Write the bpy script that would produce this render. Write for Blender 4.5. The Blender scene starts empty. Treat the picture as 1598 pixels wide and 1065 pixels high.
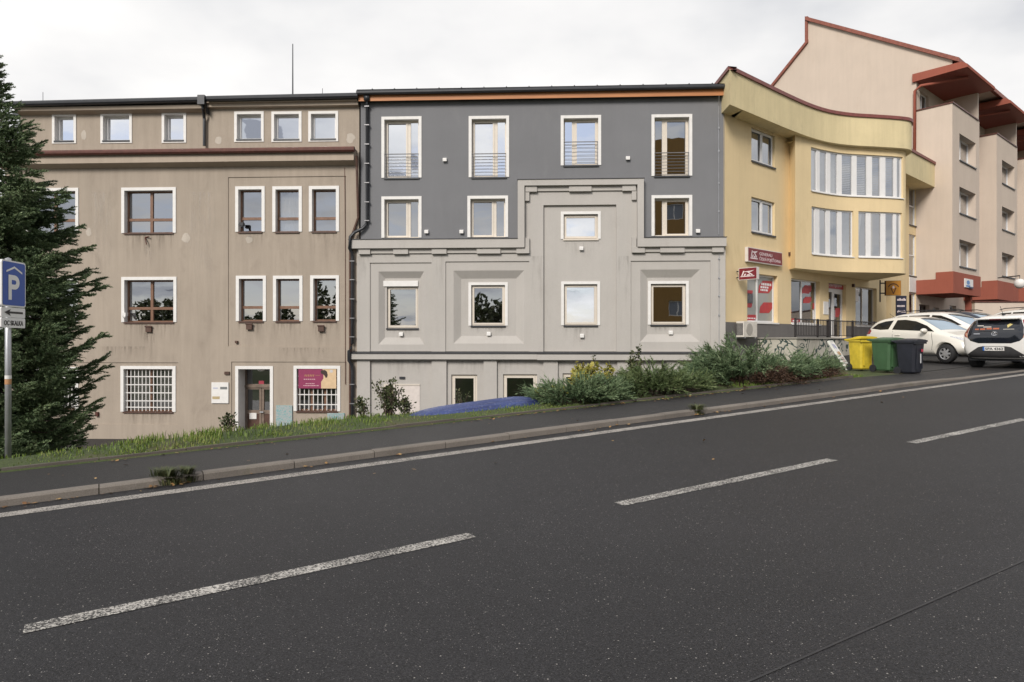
import bpy, bmesh, math, random
import numpy as np
from mathutils import Vector, Matrix
from mathutils.bvhtree import BVHTree

random.seed(7)
rng = np.random.default_rng(11)
sc = bpy.context.scene
col = sc.collection
R = math.radians

# ------------------------------------------------------------------ camera, sky, sun, exposure
FPX, CX, CY, EYE = 1065.0, 799.0, 532.5, 1.6      # focal length in photo pixels, centre, eye height
cam_d = bpy.data.cameras.new('camera')
cam_d.lens = 24.0
cam_d.sensor_width = 36.0
cam_d.clip_end = 2000
cam = bpy.data.objects.new('camera', cam_d)
cam.location = (0, 0, EYE)
cam.rotation_euler = (R(90), 0, 0)
col.objects.link(cam)
sc.camera = cam
sc.render.resolution_x, sc.render.resolution_y = 1024, 682
sc.view_settings.view_transform = 'Standard'
sc.view_settings.look = 'None'
sc.view_settings.gamma = 1
sc.view_settings.exposure = 0.76

SUN_EL, SUN_AZ = R(33), R(202)        # azimuth clockwise from +Y: behind the camera, a little to the left
sun_dir = Vector((math.sin(SUN_AZ)*math.cos(SUN_EL), math.cos(SUN_AZ)*math.cos(SUN_EL), math.sin(SUN_EL)))
sun_d = bpy.data.lights.new('sun', 'SUN')
sun_d.energy = 2.0
sun_d.angle = R(20)
sun_d.color = (1.0, 0.94, 0.87)
sun = bpy.data.objects.new('sun', sun_d)
sun.rotation_euler = sun_dir.to_track_quat('Z', 'Y').to_euler()
sun.location = (0, 0, 60)
col.objects.link(sun)

world = bpy.data.worlds.new("World")
sc.world = world
world.use_nodes = True
def build_world():
    nt = world.node_tree
    N, L = nt.nodes, nt.links
    N.clear()
    out = N.new('ShaderNodeOutputWorld')
    bg = N.new('ShaderNodeBackground')
    bg.inputs['Strength'].default_value = 0.1
    sky = N.new('ShaderNodeTexSky')
    sky.sky_type = 'NISHITA'
    sky.sun_disc = False
    sky.sun_elevation = SUN_EL
    sky.sun_rotation = SUN_AZ
    sky.altitude = 400
    tc = N.new('ShaderNodeTexCoord')
    sep = N.new('ShaderNodeSeparateXYZ')
    L.new(tc.outputs['Generated'], sep.inputs[0])
    def math_(op, a, b=None, c=None):
        n = N.new('ShaderNodeMath'); n.operation = op
        for i, v in enumerate((a, b, c)):
            if v is None: continue
            if isinstance(v, (int, float)): n.inputs[i].default_value = v
            else: L.new(v, n.inputs[i])
        return n.outputs[0]
    zc = math_('ADD', math_('MAXIMUM', sep.outputs['Z'], 0.0), 0.16)
    comb = N.new('ShaderNodeCombineXYZ')
    L.new(math_('DIVIDE', sep.outputs['X'], zc), comb.inputs[0])
    L.new(math_('DIVIDE', sep.outputs['Y'], zc), comb.inputs[1])
    def noise(scale, detail, rough, off, dist=0.0):
        m = N.new('ShaderNodeMapping')
        m.inputs['Location'].default_value = off
        L.new(comb.outputs[0], m.inputs[0])
        n = N.new('ShaderNodeTexNoise')
        n.inputs['Scale'].default_value = scale
        n.inputs['Detail'].default_value = detail
        n.inputs['Roughness'].default_value = rough
        n.inputs['Distortion'].default_value = dist
        L.new(m.outputs[0], n.inputs['Vector'])
        return n.outputs['Fac']
    def ramp(fac, stops):
        r = N.new('ShaderNodeValToRGB')
        e = r.color_ramp.elements
        while len(e) < len(stops): e.new(0.5)
        for el, (p, c) in zip(e, stops):
            el.position = p; el.color = (c, c, c, 1) if isinstance(c, (int, float)) else (*c, 1)
        L.new(fac, r.inputs[0])
        return r.outputs['Color']
    cov = noise(0.62, 7, 0.58, (3.1, 1.7, 0), 0.3)
    # the sky ahead is nearly closed, the one behind the camera broken
    ahead = math_('MULTIPLY', sep.outputs['Y'], 0.10)
    puffs = noise(3.4, 7, 0.6, (1.3, 7.7, 0), 0.4)
    cov = math_('ADD', math_('MULTIPLY', cov, 0.6), math_('MULTIPLY', puffs, 0.4))
    cover = ramp(math_('ADD', cov, ahead), ((0.352, 0.0), (0.45, 1.0)))
    tone = noise(1.3, 5, 0.5, (8.2, 4.4, 0))
    ccol = ramp(math_('ADD', tone, math_('MULTIPLY', sep.outputs['Y'], 0.06)),
                ((0.30, (2.0, 2.1, 2.4)), (0.30, (3.4, 3.5, 3.8)), (0.42, (4.75, 4.78, 4.88)), (0.52, (5.5, 5.46, 5.46)), (0.64, (6.1, 6.02, 5.94))))
    for n in (ccol.node,): pass
    mix = N.new('ShaderNodeMix'); mix.data_type = 'RGBA'
    L.new(cover, mix.inputs['Factor'])
    sk2 = N.new('ShaderNodeMix'); sk2.data_type = 'RGBA'; sk2.inputs['Factor'].default_value = 0.72
    L.new(sky.outputs['Color'], sk2.inputs['A']); sk2.inputs['B'].default_value = (2.45, 2.65, 3.35, 1)
    L.new(sk2.outputs['Result'], mix.inputs['A'])
    L.new(ccol, mix.inputs['B'])
    L.new(mix.outputs['Result'], bg.inputs['Color'])
    L.new(bg.outputs[0], out.inputs['Surface'])
build_world()

# ------------------------------------------------------------------ helpers
def tag(o, label=None, cat=None, group=None, kind=None):
    if label: o['label'] = label
    if cat: o['category'] = cat
    if group: o['group'] = group
    if kind: o['kind'] = kind
    return o

def thing(name, label, cat, loc=(0, 0, 0), rotz=0.0, group=None, parent=None):
    o = bpy.data.objects.new(name, None)
    o.empty_display_size = 0.3
    o.location = loc
    o.rotation_euler = (0, 0, rotz)
    col.objects.link(o)
    return tag(o, label, cat, group)

def link(name, me, mat, parent=None, smooth=False):
    if mat is not None:
        for m in (mat if isinstance(mat, (list, tuple)) else [mat]):
            me.materials.append(m)
    if smooth:
        me.polygons.foreach_set('use_smooth', [True]*len(me.polygons))
    o = bpy.data.objects.new(name, me)
    col.objects.link(o)
    if parent is not None: o.parent = parent
    return o

class MB:
    """collects faces; T maps the coordinates that are passed in to the object's own"""
    def __init__(self, T=None):
        self.v, self.f, self.m, self.T, self.mi = [], [], [], T, 0
    def p(self, *c):
        c = c[0] if len(c) == 1 else c
        self.v.append(tuple(self.T(*c)) if self.T else tuple(c))
        return len(self.v)-1
    def face(self, pts):
        self.f.append([self.p(q) for q in pts]); self.m.append(self.mi)
    def box(self, x0, x1, y0, y1, z0, z1, skip=''):
        if x0 > x1: x0, x1 = x1, x0
        if y0 > y1: y0, y1 = y1, y0
        if z0 > z1: z0, z1 = z1, z0
        i = [self.p(x, y, z) for z in (z0, z1) for y in (y0, y1) for x in (x0, x1)]
        F = {'b': (0, 2, 3, 1), 't': (4, 5, 7, 6), 'f': (0, 1, 5, 4), 'k': (2, 6, 7, 3), 'l': (0, 4, 6, 2), 'r': (1, 3, 7, 5)}
        for k, q in F.items():
            if k not in skip:
                self.f.append([i[j] for j in q]); self.m.append(self.mi)
    def prism(self, poly, a0, a1, axis='y'):
        """poly: list of 2D points; extruded along axis"""
        def P(p, a):
            if axis == 'y': return (p[0], a, p[1])
            if axis == 'z': return (p[0], p[1], a)
            return (a, p[0], p[1])
        n = len(poly)
        A = [self.p(P(q, a0)) for q in poly]; B = [self.p(P(q, a1)) for q in poly]
        self.f.append(A); self.m.append(self.mi)
        self.f.append(B[::-1]); self.m.append(self.mi)
        for i in range(n):
            j = (i+1) % n
            self.f.append([A[j], A[i], B[i], B[j]]); self.m.append(self.mi)
    def tube(self, pts, r, n=8, cap=True, r1=None):
        pts = [Vector(q) for q in pts]
        rings = []
        up = Vector((0.13, 0.21, 1)).normalized()
        for i, q in enumerate(pts):
            d = (pts[min(i+1, len(pts)-1)] - pts[max(i-1, 0)]).normalized()
            a = d.cross(up)
            if a.length < 1e-3: a = d.cross(Vector((1, 0, 0)))
            a.normalize(); b = d.cross(a)
            rr = r if r1 is None else r + (r1-r)*i/(len(pts)-1)
            rings.append([self.p(*(q + a*rr*math.cos(2*math.pi*k/n) + b*rr*math.sin(2*math.pi*k/n))) for k in range(n)])
        for A, B in zip(rings, rings[1:]):
            for k in range(n):
                self.f.append([A[k], A[(k+1) % n], B[(k+1) % n], B[k]]); self.m.append(self.mi)
        if cap:
            self.f.append(rings[0][::-1]); self.m.append(self.mi)
            self.f.append(rings[-1]); self.m.append(self.mi)
    def lathe(self, prof, n=16, c=(0, 0, 0)):
        rings = [[self.p(c[0]+r*math.cos(2*math.pi*k/n), c[1]+r*math.sin(2*math.pi*k/n), c[2]+z) for k in range(n)] for r, z in prof]
        for A, B in zip(rings, rings[1:]):
            for k in range(n):
                self.f.append([A[k], A[(k+1) % n], B[(k+1) % n], B[k]]); self.m.append(self.mi)
    def wall(self, domains, holes, v, depth=0.0, ub=(), zb=(), max_du=None):
        """front sheet at depth v: union of domain rects (u0,u1,z0,z1) minus holes; holes get reveals to v+depth"""
        us, zs = set(ub), set(zb)
        for d in list(domains)+list(holes):
            us.update(d[:2]); zs.update(d[2:4])
        def clean(s):
            s = sorted(s); o = [s[0]]
            for x in s[1:]:
                if x-o[-1] > 1e-4: o.append(x)
            return o
        us, zs = clean(us), clean(zs)
        if max_du:
            n = []
            for a, b in zip(us, us[1:]):
                k = max(1, math.ceil((b-a)/max_du)); n += [a+(b-a)*i/k for i in range(k)]
            us = n+[us[-1]]
        inside = lambda r, u, z: r[0] < u < r[1] and r[2] < z < r[3]
        idx = {}
        def P(i, j):
            if (i, j) not in idx: idx[i, j] = self.p(us[i], v, zs[j])
            return idx[i, j]
        for i in range(len(us)-1):
            for j in range(len(zs)-1):
                u, z = (us[i]+us[i+1])/2, (zs[j]+zs[j+1])/2
                if any(inside(d, u, z) for d in domains) and not any(inside(h, u, z) for h in holes):
                    self.f.append([P(i, j), P(i+1, j), P(i+1, j+1), P(i, j+1)]); self.m.append(self.mi)
        for h in holes:
            dp = h[4] if len(h) > 4 else depth
            if not dp: continue
            u0, u1, z0, z1 = h[:4]
            self.face([(u0, v, z0), (u0, v, z1), (u0, v+dp, z1), (u0, v+dp, z0)])
            self.face([(u1, v, z0), (u1, v+dp, z0), (u1, v+dp, z1), (u1, v, z1)])
            bu = [u for u in us if u0-1e-5 <= u <= u1+1e-5]
            for a, b in zip(bu, bu[1:]):
                self.face([(a, v, z0), (a, v+dp, z0), (b, v+dp, z0), (b, v, z0)])
                self.face([(a, v, z1), (b, v, z1), (b, v+dp, z1), (a, v+dp, z1)])
    def build(self, name, mat, parent=None, smooth=False, bevel=0.0):
        me = bpy.data.meshes.new(name)
        me.from_pydata(self.v, [], self.f)
        o = link(name, me, mat, parent, smooth)
        if isinstance(mat, (list, tuple)):
            me.polygons.foreach_set('material_index', self.m)
        if bevel:
            b = o.modifiers.new('bevel', 'BEVEL'); b.width = bevel; b.segments = 2; b.limit_method = 'ANGLE'
        me.update()
        return o

class Frame:
    """a vertical plane through o, direction theta in plan; local axes u (along), v (into the building), z"""
    def __init__(self, ox, oy, th):
        self.ox, self.oy, self.th = ox, oy, th
        self.e = (math.cos(th), math.sin(th)); self.b = (-math.sin(th), math.cos(th))
    def U(self, px, v=0.0):
        a = (px-CX)/FPX
        X0, Y0 = self.ox+v*self.b[0], self.oy+v*self.b[1]
        return (a*Y0-X0)/(self.e[0]-a*self.e[1])
    def Y(self, px, v=0.0):
        return self.oy+v*self.b[1]+self.U(px, v)*self.e[1]
    def Z(self, px, py, v=0.0):
        return EYE+(CY-py)*self.Y(px, v)/FPX
    def rect(self, x0, x1, y0, y1, v=0.0):
        m = (x0+x1)/2
        return (self.U(x0, v), self.U(x1, v), self.Z(m, y1, v), self.Z(m, y0, v))
    def local(self, X, Y):
        dx, dy = X-self.ox, Y-self.oy
        return (dx*self.e[0]+dy*self.e[1], dx*self.b[0]+dy*self.b[1])
    def world(self, u, v):
        return (self.ox+u*self.e[0]+v*self.b[0], self.oy+u*self.e[1]+v*self.b[1])

FA = Frame(-5.47, 25.0, math.atan(-0.045))
TB = math.atan2(1065, 1220)
FB = Frame(7.57, 24.40, TB)
FC = Frame(22.9, 35.5, TB)

# road frame: s along the road (uphill to the right), q across it towards the houses
RE = (0.8556, 0.5177); RP = (-0.5177, 0.8556); GRADE = 0.0388
def sq(s, q): return (s*RE[0]+q*RP[0], s*RE[1]+q*RP[1])
def to_sq(X, Y): return (X*RE[0]+Y*RE[1], X*RP[0]+Y*RP[1])
def plane_z(s): return GRADE*max(-60.0, min(75.0, s))
def sst(a, b, x):
    t = max(0.0, min(1.0, (x-a)/(b-a))); return t*t*(3-2*t)
COURT = -2.05
def kerb_h(s): return 0.082-0.06*sst(15.0, 19.5, s)
def ground_h(X, Y):
    s, q = to_sq(X, Y)
    pz = plane_z(s)
    if q < 8.45: return pz-0.05 if q > -6.5 else pz-0.05+0.12*sst(-6.5, -7.5, q)
    top = pz+kerb_h(s)-0.01
    if q < 10.05: return top-0.03
    flat = top+0.02+0.05*sst(10.05, 10.6, q)
    wr = sst(5.2, 8.6, X)
    edge = 10.75+0.9*sst(-9, -3, X)-0.35*sst(-3, 0, X)
    low = flat+(COURT-flat)*sst(edge-0.35, edge+3.6, q)
    return low*(1-wr)+(top+0.0)*wr

# ------------------------------------------------------------------ materials
def new_mat(name):
    m = bpy.data.materials.new(name); m.use_nodes = True
    nt = m.node_tree
    return m, nt, nt.nodes, nt.links, nt.nodes['Principled BSDF']

def add_noise(nt, vec, scale, detail=4, rough=0.55, dist=0.0, mscale=None):
    N, L = nt.nodes, nt.links
    if mscale:
        mp = N.new('ShaderNodeMapping'); mp.inputs['Scale'].default_value = mscale
        L.new(vec, mp.inputs[0]); vec = mp.outputs[0]
    n = N.new('ShaderNodeTexNoise')
    n.inputs['Scale'].default_value = scale; n.inputs['Detail'].default_value = detail
    n.inputs['Roughness'].default_value = rough; n.inputs['Distortion'].default_value = dist
    L.new(vec, n.inputs['Vector'])
    return n.outputs['Fac']

def ramp(nt, fac, stops):
    r = nt.nodes.new('ShaderNodeValToRGB'); e = r.color_ramp.elements
    while len(e) < len(stops): e.new(0.5)
    for el, (p, c) in zip(e, stops):
        el.position = p; el.color = (c, c, c, 1) if isinstance(c, (int, float)) else (*c[:3], 1)
    nt.links.new(fac, r.inputs[0])
    return r.outputs['Color']

def mixc(nt, fac, a, b, mode='MIX'):
    n = nt.nodes.new('ShaderNodeMix'); n.data_type = 'RGBA'; n.blend_type = mode
    for key, v in (('Factor', fac), ('A', a), ('B', b)):
        if isinstance(v, (int, float)): n.inputs[key].default_value = v
        elif isinstance(v, tuple): n.inputs[key].default_value = (*v[:3], 1)
        else: nt.links.new(v, n.inputs[key])
    return n.outputs['Result']

def bump(nt, bsdf, height, strength, dist=0.01):
    b = nt.nodes.new('ShaderNodeBump'); b.inputs['Strength'].default_value = strength; b.inputs['Distance'].default_value = dist
    nt.links.new(height, b.inputs['Height']); nt.links.new(b.outputs[0], bsdf.inputs['Normal'])

def simple(name, c, rough=0.5, metal=0.0, var=0.08, scale=6.0, coat=0.0, spec=0.5):
    m, nt, N, L, b = new_mat(name)
    tc = N.new('ShaderNodeTexCoord')
    f = add_noise(nt, tc.outputs['Object'], scale, 4)
    c2 = ramp(nt, f, ((0.3, tuple(x*(1-var) for x in c)), (0.7, tuple(min(1, x*(1+var)) for x in c))))
    L.new(c2, b.inputs['Base Color'])
    b.inputs['Roughness'].default_value = rough; b.inputs['Metallic'].default_value = metal
    b.inputs['Coat Weight'].default_value = coat; b.inputs['Specular IOR Level'].default_value = spec
    return m

def plaster(name, c, streak=0.10, blot=0.08, grain=0.06, bumps=0.25, stain=None, stain_amt=0.25, spec_scale=60, low_dirt=None):
    m, nt, N, L, b = new_mat(name)
    tc = N.new('ShaderNodeTexCoord'); O = tc.outputs['Object']
    big = add_noise(nt, O, 0.55, 5, 0.6)
    str_ = add_noise(nt, O, 1.0, 6, 0.65, 0, (5.0, 5.0, 0.35))
    fine = add_noise(nt, O, spec_scale, 3, 0.7)
    col_ = ramp(nt, big, ((0.28, tuple(x*(1-blot) for x in c)), (0.72, tuple(x*(1+blot) for x in c))))
    s = ramp(nt, str_, ((0.35, 1-streak), (0.62, 1+streak*0.4)))
    col_ = mixc(nt, 1.0, col_, s, 'MULTIPLY')
    g = ramp(nt, fine, ((0.3, 1-grain), (0.7, 1+grain)))
    col_ = mixc(nt, 1.0, col_, g, 'MULTIPLY')
    if stain:
        st = add_noise(nt, O, 0.8, 7, 0.7, 0.6, (1.6, 1.6, 0.7))
        col_ = mixc(nt, ramp(nt, st, ((0.56, 0.0), (0.72, stain_amt))), col_, stain)
    L.new(col_, b.inputs['Base Color'])
    b.inputs['Roughness'].default_value = 0.92; b.inputs['Specular IOR Level'].default_value = 0.2
    bump(nt, b, fine, bumps, 0.006)
    return m

def glass(name, refl=0.5, tint=(0.30, 0.31, 0.32), refl_col=(0.92, 0.94, 0.97), wob=0.005):
    m, nt, N, L, b = new_mat(name)
    N.remove(b)
    out = N['Material Output']
    tc = N.new('ShaderNodeTexCoord')
    f = add_noise(nt, tc.outputs['Object'], 1.6, 2, 0.4)
    bm = N.new('ShaderNodeBump'); bm.inputs['Strength'].default_value = wob*10; bm.inputs['Distance'].default_value = 0.02
    L.new(f, bm.inputs['Height'])
    gl = N.new('ShaderNodeBsdfGlossy'); gl.inputs['Roughness'].default_value = 0.01; gl.inputs['Color'].default_value = (*refl_col, 1)
    L.new(bm.outputs[0], gl.inputs['Normal'])
    tr = N.new('ShaderNodeBsdfTransparent'); tr.inputs['Color'].default_value = (*tint, 1)
    lw = N.new('ShaderNodeFresnel'); lw.inputs['IOR'].default_value = 1.5
    ad = N.new('ShaderNodeMath'); ad.operation = 'ADD'; ad.use_clamp = True
    ad.inputs[1].default_value = refl-0.04
    L.new(lw.outputs[0], ad.inputs[0])
    mx = N.new('ShaderNodeMixShader')
    L.new(ad.outputs[0], mx.inputs[0]); L.new(tr.outputs[0], mx.inputs[1]); L.new(gl.outputs[0], mx.inputs[2])
    L.new(mx.outputs[0], out.inputs['Surface'])
    return m

M = {}
M['brown'] = plaster('brown_plaster', (0.358, 0.304, 0.248), 0.075, 0.07, 0.10, 0.35, (0.20, 0.165, 0.135), 0.35)
M['brown_trim'] = plaster('brown_trim_plaster', (0.40, 0.335, 0.27), 0.06, 0.05, 0.05, 0.2)
M['patch'] = plaster('patch_plaster', (0.47, 0.42, 0.36), 0.05, 0.12, 0.1, 0.3)
M['grey'] = plaster('grey_plaster', (0.182, 0.184, 0.192), 0.02, 0.06, 0.10, 0.3, (0.215, 0.215, 0.218), 0.35)
M['light'] = plaster('light_grey_plaster', (0.432, 0.410, 0.382), 0.02, 0.05, 0.06, 0.3, (0.36, 0.335, 0.31), 0.4)
M['yellow'] = plaster('yellow_plaster', (0.70, 0.555, 0.33), 0.03, 0.05, 0.05, 0.2, (0.52, 0.40, 0.22), 0.35)
M['parapet'] = plaster('weathered_yellow_plaster', (0.64, 0.54, 0.325), 0.06, 0.09, 0.06, 0.25, (0.40, 0.345, 0.22), 0.4)
M['beige'] = plaster('beige_plaster', (0.56, 0.47, 0.39), 0.03, 0.05, 0.04, 0.12, (0.48, 0.385, 0.30), 0.3)
M['plinth'] = plaster('grey_plinth_plaster', (0.15, 0.142, 0.137), 0.05, 0.1, 0.12, 0.3)
M['red'] = plaster('red_brown_render', (0.30, 0.095, 0.065), 0.05, 0.06, 0.05, 0.12)
M['soffit'] = simple('red_soffit', (0.27, 0.065, 0.048), 0.6)
M['white'] = simple('white_trim', (0.70, 0.685, 0.66), 0.6, var=0.05)
M['pvc'] = simple('white_frame', (0.69, 0.68, 0.67), 0.35, var=0.03)
M['cream'] = simple('cream_frame', (0.62, 0.56, 0.48), 0.4, var=0.04)
M['wood'] = simple('brown_frame', (0.17, 0.085, 0.048), 0.5, var=0.2)
M['darkwood'] = simple('dark_brown_wood', (0.075, 0.035, 0.022), 0.55, var=0.3)
M['tin'] = simple('dark_tin', (0.035, 0.037, 0.042), 0.42, 0.2, var=0.15)
M['tin_brown'] = simple('brown_tin', (0.10, 0.035, 0.025), 0.45, 0.1, var=0.25)
M['coping'] = simple('red_coping', (0.20, 0.06, 0.05), 0.5, 0.1, var=0.2)
M['steel'] = simple('galvanised_steel', (0.42, 0.43, 0.45), 0.45, 0.6, var=0.12)
M['rail'] = simple('thin_rail_metal', (0.26, 0.255, 0.26), 0.4, 0.4)
M['blackmetal'] = simple('dark_iron', (0.028, 0.024, 0.024), 0.5, 0.1, var=0.2)
M['black'] = simple('black_plastic', (0.018, 0.019, 0.022), 0.45, var=0.15)
M['room_dark'] = simple('painted_room_dark', (0.085, 0.08, 0.075), 0.9)  # dark colour stands in for the shade of the rooms behind the glass
M['curtain'] = simple('pale_curtain', (0.62, 0.61, 0.57), 0.9)
M['blind'] = simple('grey_blind', (0.56, 0.56, 0.57), 0.7)
M['glass'] = glass('window_glass', 0.46)
M['glass_hi'] = glass('bright_window_glass', 0.93)
M['glass_dk'] = glass('dark_window_glass', 0.22, (0.2, 0.2, 0.2))
M['glass_shop'] = glass('shop_glass', 0.16, (0.62, 0.64, 0.62))
M['orange'] = None
def wood_fascia():
    m, nt, N, L, b = new_mat('orange_timber')
    tc = N.new('ShaderNodeTexCoord')
    f = add_noise(nt, tc.outputs['Object'], 1.0, 6, 0.6, 0.4, (0.8, 8, 30))
    L.new(ramp(nt, f, ((0.3, (0.34, 0.125, 0.04)), (0.7, (0.52, 0.22, 0.078)))), b.inputs['Base Color'])
    b.inputs['Roughness'].default_value = 0.55
    return m
M['orange'] = wood_fascia()

def asphalt(name, c, speck=0.55, warm=(1, 0.97, 0.95), patch=0.12, dens=0.80):
    m, nt, N, L, b = new_mat(name)
    tc = N.new('ShaderNodeTexCoord'); O = tc.outputs['Object']
    big = add_noise(nt, O, 0.22, 5, 0.55, 0.4, (0.5, 1.0, 1.0))
    mid = add_noise(nt, O, 3.0, 5, 0.65)
    fine = add_noise(nt, O, 95, 3, 0.75)
    grit = add_noise(nt, O, 260, 2, 0.7)
    c = tuple(c*w for w in warm)
    base = ramp(nt, big, ((0.3, tuple(x*(1-patch) for x in c)), (0.7, tuple(x*(1+patch) for x in c))))
    base = mixc(nt, 1.0, base, ramp(nt, mid, ((0.3, 0.92), (0.7, 1.08))), 'MULTIPLY')
    base = mixc(nt, 1.0, base, ramp(nt, fine, ((0.34, 0.25), (0.66, 1.75))), 'MULTIPLY')
    base = mixc(nt, 1.0, base, ramp(nt, grit, ((0.3, 0.7), (0.7, 1.3))), 'MULTIPLY')
    # pale chips of stone among the dark ones
    for sc_, thr, cc in ((120.0, 0.962, (0.26, 0.25, 0.24)), (80.0, 0.988, (0.40, 0.38, 0.35)), (150.0, 0.86, (0.10, 0.094, 0.09))):
        vo = N.new('ShaderNodeTexVoronoi'); vo.inputs['Scale'].default_value = sc_
        L.new(O, vo.inputs['Vector'])
        sepc = N.new('ShaderNodeSeparateColor'); L.new(vo.outputs['Color'], sepc.inputs[0])
        pick = N.new('ShaderNodeMath'); pick.operation = 'GREATER_THAN'; pick.inputs[1].default_value = thr
        L.new(sepc.outputs[0], pick.inputs[0])
        near = N.new('ShaderNodeMath'); near.operation = 'LESS_THAN'; near.inputs[1].default_value = 0.33
        L.new(vo.outputs['Distance'], near.inputs[0])
        mu = N.new('ShaderNodeMath'); mu.operation = 'MULTIPLY'
        L.new(pick.outputs[0], mu.inputs[0]); L.new(near.outputs[0], mu.inputs[1])
        mu2 = N.new('ShaderNodeMath'); mu2.operation = 'MULTIPLY'; mu2.inputs[1].default_value = speck
        L.new(mu.outputs[0], mu2.inputs[0])
        base = mixc(nt, mu2.outputs[0], base, cc)
    L.new(base, b.inputs['Base Color'])
    b.inputs['Roughness'].default_value = 0.62; b.inputs['Specular IOR Level'].default_value = 0.26
    bump(nt, b, fine, 0.5, 0.006)
    return m
M['road'] = asphalt('road_asphalt', 0.0200, 0.75, (0.99, 0.965, 1.05), 0.25)
M['pave'] = asphalt('pavement_asphalt', 0.029, 0.35, (1, 0.96, 0.97))
M['joint'] = simple('bitumen_joint', (0.0225, 0.022, 0.024), 0.6, var=0.2)

def paint_mat(name='worn_road_paint', lo=0.585, c=(0.46, 0.44, 0.405)):
    m, nt, N, L, b = new_mat(name)
    tc = N.new('ShaderNodeTexCoord'); O = tc.outputs['Object']
    f1 = add_noise(nt, O, 85, 3, 0.7, 0.4, (0.7, 1, 1))
    f2 = add_noise(nt, O, 4, 4, 0.6)
    ad = N.new('ShaderNodeMath'); ad.operation = 'MULTIPLY_ADD'; ad.inputs[1].default_value = 0.25
    L.new(f2, ad.inputs[0]); L.new(f1, ad.inputs[2])
    k = ramp(nt, ad.outputs[0], ((lo, 0.0), (lo+0.055, 1.0)))
    L.new(mixc(nt, k, c, (0.04, 0.038, 0.036)), b.inputs['Base Color'])
    b.inputs['Roughness'].default_value = 0.75
    bump(nt, b, f1, 0.5, 0.004)
    return m
M['paint'] = paint_mat()
M['paint_edge'] = paint_mat('grey_edge_paint', 0.63, (0.34, 0.315, 0.285))
def stone(name, c, sc_=30):
    m, nt, N, L, b = new_mat(name)
    tc = N.new('ShaderNodeTexCoord'); O = tc.outputs['Object']
    big = add_noise(nt, O, 1.3, 5, 0.65); fine = add_noise(nt, O, sc_*3, 3, 0.7)
    c1 = ramp(nt, big, ((0.3, tuple(x*0.78 for x in c)), (0.7, tuple(x*1.15 for x in c))))
    c1 = mixc(nt, 1.0, c1, ramp(nt, fine, ((0.3, 0.75), (0.7, 1.2))), 'MULTIPLY')
    moss = add_noise(nt, O, 2.2, 6, 0.7)
    c1 = mixc(nt, ramp(nt, moss, ((0.60, 0.0), (0.70, 0.5))), c1, (0.10, 0.095, 0.05))
    L.new(c1, b.inputs['Base Color']); b.inputs['Roughness'].default_value = 0.9
    bump(nt, b, fine, 0.5, 0.006)
    return m
M['kerb'] = stone('kerb_concrete', (0.165, 0.145, 0.125))
M['edging'] = stone('edging_concrete', (0.10, 0.085, 0.072))
M['concrete'] = stone('old_concrete', (0.34, 0.32, 0.28))
def soil_mat():
    m, nt, N, L, b = new_mat('verge_soil')
    tc = N.new('ShaderNodeTexCoord'); O = tc.outputs['Object']
    a = add_noise(nt, O, 0.9, 6, 0.65); f = add_noise(nt, O, 40, 4, 0.75)
    c1 = ramp(nt, a, ((0.35, (0.04, 0.06, 0.016)), (0.55, (0.06, 0.08, 0.024)), (0.7, (0.085, 0.068, 0.04))))
    c1 = mixc(nt, 1.0, c1, ramp(nt, f, ((0.3, 0.55), (0.7, 1.4))), 'MULTIPLY')
    L.new(c1, b.inputs['Base Color']); b.inputs['Roughness'].default_value = 0.95
    bump(nt, b, f, 0.8, 0.02)
    return m
M['soil'] = soil_mat()
def leafy(name, stops, scale=3.0, rough=0.55, trans=0.15):
    m, nt, N, L, b = new_mat(name)
    tc = N.new('ShaderNodeTexCoord')
    geo = N.new('ShaderNodeNewGeometry')
    f = add_noise(nt, tc.outputs['Object'], scale, 4, 0.7)
    ad = N.new('ShaderNodeMath'); ad.operation = 'MULTIPLY_ADD'; ad.inputs[1].default_value = 0.45
    L.new(geo.outputs['Random Per Island'], ad.inputs[0])
    sub = N.new('ShaderNodeMath'); sub.operation = 'SUBTRACT'; sub.inputs[1].default_value = 0.22
    L.new(f, sub.inputs[0]); L.new(sub.outputs[0], ad.inputs[2])
    L.new(ramp(nt, ad.outputs[0], stops), b.inputs['Base Color'])
    b.inputs['Roughness'].default_value = rough
    b.inputs['Specular IOR Level'].default_value = 0.3
    return m
M['grass'] = leafy('grass_blades', ((0.25, (0.065, 0.11, 0.016)), (0.5, (0.12, 0.185, 0.03)), (0.75, (0.21, 0.22, 0.07))), 1.5)
M['spruce'] = leafy('spruce_needles', ((0.25, (0.052, 0.085, 0.042)), (0.5, (0.12, 0.175, 0.082)), (0.75, (0.24, 0.30, 0.155))), 1.6)
M['juniper'] = leafy('juniper_scales', ((0.25, (0.048, 0.082, 0.038)), (0.5, (0.105, 0.158, 0.078)), (0.78, (0.215, 0.275, 0.145))), 2.5)
M['juniper_dk'] = leafy('juniper_dark_scales', ((0.25, (0.045, 0.07, 0.026)), (0.5, (0.085, 0.125, 0.048)), (0.8, (0.17, 0.205, 0.085))), 2.5)
M['dead'] = leafy('dry_brown_twigs', ((0.25, (0.045, 0.026, 0.017)), (0.55, (0.085, 0.05, 0.033)), (0.8, (0.15, 0.085, 0.055))), 3)
M['leaf_dk'] = leafy('dull_green_leaves', ((0.25, (0.035, 0.045, 0.018)), (0.55, (0.07, 0.085, 0.035)), (0.8, (0.14, 0.13, 0.06))), 4)
M['leaf_yl'] = leafy('yellow_green_leaves', ((0.25, (0.15, 0.16, 0.03)), (0.55, (0.30, 0.27, 0.05)), (0.8, (0.42, 0.34, 0.07))), 4)
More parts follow.
